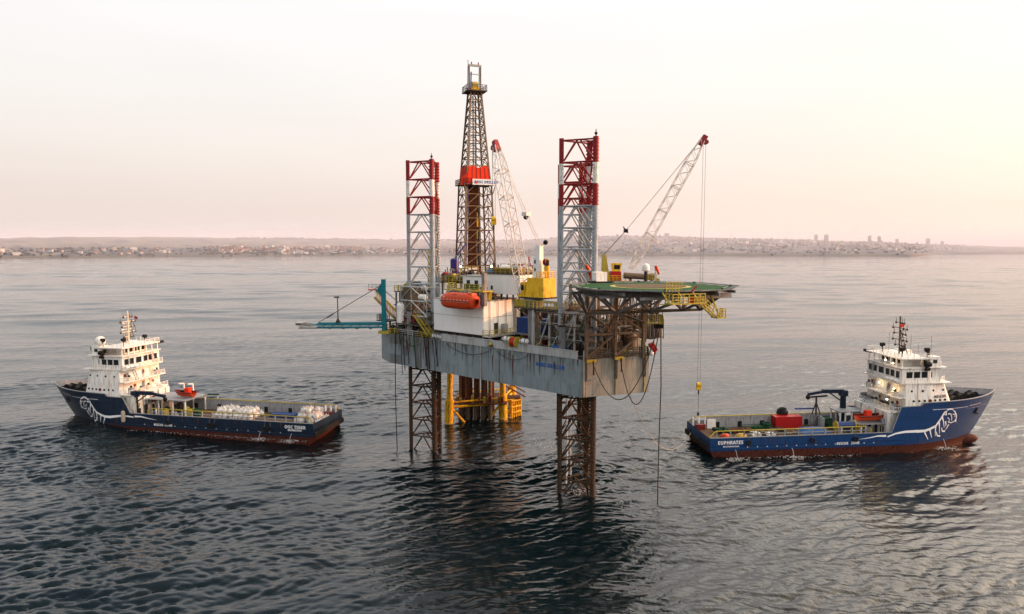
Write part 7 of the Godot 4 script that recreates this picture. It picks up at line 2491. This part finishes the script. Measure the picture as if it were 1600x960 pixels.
	if not first:
		slab(o, "boat_platform", bx - 4.0, bx + 4.0, by - 0.3, by - 0.1, bz - 1.9, bz + 1.7, M.ship_grey)
	for i in 10:
		var gx := xs - 11.0 + rng.randf() * 12.0
		var gz := m * rng.randf_range(-4.5, 5.2)
		var h := rng.randf_range(0.8, 2.6)
		var gm: Material = [M.ship_grey, M.dark_steel, M.rail_yellow, M.dark_green, M.cream][i % 5]
		var gb := MB.new()
		gb.span(gm, gx, gx + rng.randf_range(0.8, 2.2), 2.52, 2.52 + h, gz - 0.6, gz + 0.6)
		gb.tube(gm, Vector3(gx + 0.4, 2.52 + h, gz), Vector3(gx + 0.4, 2.9 + h, gz), 0.3, -1, 8)
		part(o, "deck_locker", gb)
	for i in 4:
		beam(o, "vent_pipe", Vector3(xs - 3.5 - i * 2.2, 2.5, m * 5.6), Vector3(xs - 3.5 - i * 2.2, 4.6 + 0.4 * (i % 2), m * 5.6), 0.4, W if i % 2 else M.rail_yellow, "pipe")
	var bench := slab(o, "wall_bench", xs - 14.5, xs - 10.0, 6.2, 6.5, -m * 6.5, -m * 5.9, M.dark_green if first else M.box_blue)
	for dx in [-2.0, 2.0]:
		beam(o, "bench_leg", Vector3(xs - 12.2 + dx, 5.1, -m * 6.2), Vector3(xs - 12.2 + dx, 6.2, -m * 6.2), 0.14, W)
	if not first:
		for e in [[3.1, 11.4, -1.6], [3.1, 11.0, 3.8], [2.1, 18.9, 2.0], [2.1, 18.6, 4.6], [1.2, 8.9, 4.4]]:
			var lb2 := MB.new()
			lb2.ball(M.lamp_white, Vector3(0, 0, 0), Vector3(0.18, 0.18, 0.18), 8, 6)
			var lamp := part(o, "deck_light", lb2, Transform3D(Basis(), Vector3(xs + e[0] - 0.5, e[1] + 1.6 if e[1] < 12 else e[1] - 0.2, e[2])))
			var li := OmniLight3D.new()
			li.name = "deck_light_glow"
			li.position = Vector3(-0.35, 0, 0)
			li.light_color = Color(1, 0.84, 0.6)
			li.light_energy = 1.1
			li.light_size = 0.18
			li.omni_range = 30
			li.omni_attenuation = 2
			li.shadow_enabled = true
			lamp.add_child(li)
	# tyres hung along the side
	var tx := [10.5, 12.0, 25.0, 26.4, 37.5] if first else [8.2, 22.0, 31.5]
	var tyre := TorusMesh.new()
	tyre.inner_radius = 0.24
	tyre.outer_radius = 0.58
	tyre.rings = 16
	tyre.ring_segments = 8
	tyre.material = M.rubber
	for i in tx.size():
		var ty := thing("tyre_fender", "black tyre fender hanging on the %s ship's side, %s" % [s.name, ["nearest the ship's name", "second from the stern", "third from the stern", "fourth from the stern", "nearest the bow"][i] if first else ["under the ship's name", "amidships", "nearest the bow"][i]], "fender", s.xf * Transform3D(Basis(), Vector3(tx[i], 2.3 if first else 2.9, m * (b + 0.3))), "tyre fenders on the ships")
		put(ty, "tyre", tyre, Transform3D(Basis(Vector3.RIGHT, PI / 2), Vector3.ZERO))
		beam(ty, "chain", Vector3(0, 0.6, -m * 0.1), Vector3(0, 1.6, -m * 0.3), 0.1, M.wire, "pipe")
	if first:
		var pf := thing("pale_fender", "pale upright fender on the navy ship's side below its white bridge", "fender", s.xf * Transform3D(Basis(), Vector3(xs + 1.6, 1.8, m * (b + 0.5))))
		var pb := MB.new()
		pb.lathe(M.pale_rope, Vector3.ZERO, [Vector2(0, 0), Vector2(0.4, 0.15), Vector2(0.48, 0.6), Vector2(0.48, 2.3), Vector2(0.4, 2.7), Vector2(0, 2.9)], 12)
		part(pf, "fender", pb)
		beam(pf, "lanyard", Vector3(0, 2.8, 0), Vector3(0, 4.6, -m * 0.3), 0.08, M.rope, "pipe")
	ship_cargo(s)


func bag_mesh(v: int) -> Mesh:
	var b := MB.new()
	var r := RandomNumberGenerator.new()
	r.seed = 70 + v
	var g := []
	for i in 8:
		var t := i / 7.0
		var row := []
		var rad := 0.62 * pow(sin(PI * clampf(0.08 + t * 0.86, 0, 1)), 0.28)
		for j in 15:
			var a := TAU * (j % 14) / 14.0
			var c := cos(a)
			var sn := sin(a)
			var k := rad / pow(pow(absf(c), 5.0) + pow(absf(sn), 5.0), 0.2)
			k *= 1.0 + 0.05 * sin(a * 3 + v + t * 4.0)
			row.append(Vector3(c * k, t * 1.15 + 0.05 * sin(a * 2 + v), sn * k))
		g.append(row)
	b.grid(M["bag%d" % v], g)
	b.tube(M["bag%d" % v], Vector3(0, 1.08, 0), Vector3(0.08, 1.4, 0.05), 0.36, 0.14, 8)
	for e in [[-0.45, -0.45], [0.45, -0.45], [0.45, 0.45], [-0.45, 0.45]]:
		b.path(M["bag%d" % v], [Vector3(e[0], 1.05, e[1]), Vector3(e[0] * 1.05, 1.4, e[1] * 0.8), Vector3(e[0] * 0.6, 1.45, e[1])], 0.05, 5)
	return b.mesh()


func ship_cargo(s: Ship) -> void:
	var m := s.m
	if s.name == "navy":
		var bags := []
		for v in 4:
			bags.append(bag_mesh(v))
		var k := 0
		for heap in [[19.4, 8, 4, 2, -2.6, "heap amidships"], [1.8, 5, 4, 3, -2.2, "heap at the stern"]]:
			for lay in heap[3]:
				for i in heap[1] - lay:
					for j in heap[2] - lay:
						if rng.randf() < 0.13 * lay + 0.04:
							continue
						var p := Vector3(heap[0] + (i + lay * 0.5) * 1.36 + rng.randf_range(-0.18, 0.18), 2.52 + lay * 1.12, m * (heap[4] + (j + lay * 0.5) * 1.4 + rng.randf_range(-0.16, 0.16)))
						var bg := put(self, "bulk_bag", bags[k % 4], s.xf * Transform3D(Basis(Vector3.UP, rng.randf_range(-0.5, 0.5)) * Basis(Vector3.RIGHT, rng.randf_range(-0.12, 0.12)) * Basis.from_scale(Vector3.ONE * rng.randf_range(0.86, 1.06)), p))
						tag(bg, "white bulk bag in the %s on the navy ship's deck" % heap[5], "bulk bag", "white bulk bags in the %s" % heap[5])
						k += 1
		container("green_bin", "green bin on the navy ship's deck below the rescue boat, left one", s.xf * Transform3D(Basis(), Vector3(s.xs - 13.5, 2.52, m * 1.0)), Vector3(1.6, 1.7, 1.4), M.dark_green, "bin")
		container("green_bin", "yellow-green bin on the navy ship's deck below the rescue boat", s.xf * Transform3D(Basis(), Vector3(s.xs - 11.4, 2.52, m * 1.2)), Vector3(1.6, 1.6, 1.4), M.rail_yellow, "bin")
		container("dark_cargo", "low dark cargo basket between the two bag heaps on the navy ship", s.xf * Transform3D(Basis(), Vector3(13.0, 2.52, -m * 2.5)), Vector3(6.5, 0.9, 2.2), M.box_blue, "basket")
	else:
		container("red_container", "red container against the far wall of the blue ship's deck", s.xf * Transform3D(Basis(), Vector3(22.4, 2.52, -m * 4.7)), Vector3(6.2, 2.7, 2.5), M.red)
		container("green_container", "dark green container beside the red one on the blue ship", s.xf * Transform3D(Basis(), Vector3(31.4, 2.52, -m * 4.6)), Vector3(2.4, 2.0, 2.2), M.dark_green)
		var tp := thing("blue_tarpaulin", "blue tarpaulin over deck cargo on the blue ship, right of the red container", "tarpaulin", s.xf * Transform3D(Basis(), Vector3(26.5, 2.5, -m * 0.6)))
		var g := []
		for i in 13:
			var row := []
			for j in 9:
				var e := minf(minf(i, 12 - i), minf(j, 8 - j))
				row.append(Vector3(i * 0.55 - 3.3, minf(e, 2.0) * 0.42 + (rng.randf_range(-0.12, 0.12) if e > 0 else 0.02), j * 0.5 - 2.0))
			g.append(row)
		var tb := MB.new()
		tb.grid(M.tarp_blue, g, Vector3.UP)
		part(tp, "sheet", tb)
		slab(tp, "cargo", -2.0, 2.0, 0, 0.5, -1.2, 1.2, M.brown)
		var hs := [["dark hose coil on the far wall above the red container", 22.0, 5.3, -6.3], ["dark hose coil on the far wall by the deck crane", 38.6, 5.3, -6.3]]
		for h in hs:
			var ho := thing("hose_coil", h[0], "hose coil", s.xf * Transform3D(Basis(), Vector3(h[1], h[2], m * h[3])))
			for i in 4:
				var t := TorusMesh.new()
				t.inner_radius = 0.5 + 0.1 * i
				t.outer_radius = 0.9 + 0.16 * i
				t.rings = 18
				t.ring_segments = 6
				t.material = M.black
				put(ho, "hose_loop", t, Transform3D(Basis(Vector3.RIGHT, rng.randf_range(-0.15, 0.15)), Vector3(rng.randf_range(-0.3, 0.3), 0.25 + 0.28 * (3 - i), 0)))
		var reel := thing("blue_hose_reel", "blue hose reel near the orange rescue boat on the blue ship", "hose reel", s.xf * Transform3D(Basis(), Vector3(30.6, 2.52, m * 4.8)))
		var rb := MB.new()
		for i in 9:
			rb.tube(M.box_blue, Vector3(-1.8 + i * 0.42, 2.6, 0), Vector3(-1.44 + i * 0.42, 2.6, 0), 0.85, -1, 14)
		rb.tube(M.rail_yellow, Vector3(-2.0, 2.6, 0), Vector3(-1.85, 2.6, 0), 1.1, -1, 14)
		rb.tube(M.rail_yellow, Vector3(2.0, 2.6, 0), Vector3(2.15, 2.6, 0), 1.1, -1, 14)
		part(reel, "reel", rb)
		for x in [-2.0, 2.1]:
			beam(reel, "stand", Vector3(x, 0, 0), Vector3(x, 2.6, 0), 0.24, M.rail_yellow)
		var small := [["orange_buoy", "orange buoy bag behind the rail above the ship's name, right one", 7.8, 4.6, M.yellow], ["orange_buoy", "orange-red buoy bag behind the rail above the ship's name, left one", 4.4, 4.4, M.orange]]
		for q in small:
			var by := thing(q[0], q[1], "buoy", s.xf * Transform3D(Basis(), Vector3(q[2], 2.5, m * q[3])))
			var bb := MB.new()
			bb.ball(q[4], Vector3(0, 0.8, 0), Vector3(1.3, 0.85, 0.9), 12, 8)
			part(by, "float", bb)
			beam(by, "handle", Vector3(0, 1.5, 0), Vector3(0, 1.9, 0), 0.2, M.dark_steel, "pipe")
		var nets := thing("net_pile", "dark green net pile at the stern of the blue ship", "net", s.xf * Transform3D(Basis(), Vector3(6.0, 2.5, -m * 2.2)))
		var nb := MB.new()
		for i in 22:
			nb.ball(M.dark_green if i % 3 else M.black, Vector3(rng.randf_range(-1.6, 1.6), rng.randf_range(0.1, 0.9), rng.randf_range(-1.3, 1.3)), Vector3(rng.randf_range(0.3, 0.7), rng.randf_range(0.25, 0.5), rng.randf_range(0.3, 0.7)), 8, 5)
		part(nets, "netting", nb)
		for i in 7:
			var q: Array = [[10.5, -1.5, 4.5, M.rust_brown], [14.0, -3.6, 5.0, M.dark_green], [15.5, 0.8, 4.0, M.brown], [12.2, 2.2, 2.0, M.white_clean], [15.2, 2.9, 1.6, M.white_clean], [18.6, -1.2, 3.4, M.dark_steel], [20.4, 2.2, 3.0, M.brown]][i]
			var nm: String = ["rust-brown pipe bundle left end of the blue ship's deck", "dark green cargo basket by the far wall of the blue ship", "brown cargo basket amidships on the blue ship", "white slab of cargo on the blue ship, left one", "white slab of cargo on the blue ship, right one", "dark cargo skid before the red container", "low brown crate near the rail before the red container"][i]
			var cb := thing("cargo_basket", nm, "cargo", s.xf * Transform3D(Basis(), Vector3(q[0], 2.52, m * q[1])))
			slab(cb, "floor", -q[2] / 2, q[2] / 2, 0, 0.2, -0.9, 0.9, M.dark_steel)
			for k in 4:
				slab(cb, "load", -q[2] / 2 + 0.1 + k * q[2] / 4.2, -q[2] / 2 + k * q[2] / 4.2 + q[2] / 4.6, 0.21, 0.55 + rng.randf() * 0.4, -0.8, 0.8, q[3])
			for sg in [-0.9, 0.9]:
				beam(cb, "side_bar", Vector3(-q[2] / 2, 0.9, sg), Vector3(q[2] / 2, 0.9, sg), 0.1, q[3])
		var mp := thing("tall_net_pile", "coiled green hose pile amidships on the blue ship", "hose coil", s.xf * Transform3D(Basis(), Vector3(17.6, 2.5, -m * 4.4)))
		for i in 3:
			var t := TorusMesh.new()
			t.inner_radius = 0.6
			t.outer_radius = 1.1
			t.material = M.dark_green
			put(mp, "hose_loop", t, Transform3D(Basis(), Vector3(0, 0.25 + 0.4 * i, 0)))
	# a broken line of froth along the waterline
	var fr := MB.new()
	for i in 300:
		var x := rng.randf_range(0.5, s.xs + 21.0)
		var sink := 0.0 if s.m < 0 else 0.12 + 0.013 * x
		var p := s.side(x, 0.0, s.m, rng.randf_range(0.02, 0.5) + 0.9 * pow(rng.randf(), 3.0) + 0.3 * maxf(0.0, sin(x * 0.7)))
		var k := rng.randf_range(0.02, 0.06)
		fr.ball(M.foam, Vector3(p.x, rng.randf_range(-0.05, 0.12) - sink, p.z), Vector3(k * rng.randf_range(1.5, 4.0), k * 0.5, k), 5, 3)
	var fo := solo("foam", fr, "thin broken froth along the %s ship's waterline" % s.name, "foam", s.xf)
	fo.set_meta("kind", "stuff")
	# outlets and the splash below them
	var jets := [[13.0, "left jet"], [5.2, "right jet"]] if s.name == "navy" else [[5.4, "stern jet"], [17.6, "middle jet"], [s.xs + 13.2, "bow jet"]]
	for j in jets:
		var x: float = j[0]
		var zz := m * (s.half(x, 1.0) + 0.05)
		var b := MB.new()
		var pts := []
		for i in 7:
			var t := i / 6.0
			pts.append(Vector3(0.15 * t, 1.5 - 1.6 * t * t, m * 0.9 * t))
		b.path(M.foam, pts, 0.045, 5)
		solo("outlet_water", b, "white water spouting from the %s ship's side, %s" % [s.name, j[1]], "water stream", s.xf * Transform3D(Basis(), Vector3(x, 0, zz)))
		foam_patch(s.xf * Vector3(x - 0.2, -0.3 if m > 0 else 0.0, zz + m * 1.6), Vector2(2.6, 1.5), 120, "white splash below the %s ship's %s" % [s.name, j[1]])


func _ready() -> void:
	rng.seed = 2024
	make_materials()
	make_light()
	make_sea()
	make_shore()
	make_rig_hull()
	make_legs()
	make_house()
	make_rig_deck()
	make_derrick()
	make_cranes()
	make_helideck()
	make_flare()
	make_wellhead()
	make_ships()
	make_lines()
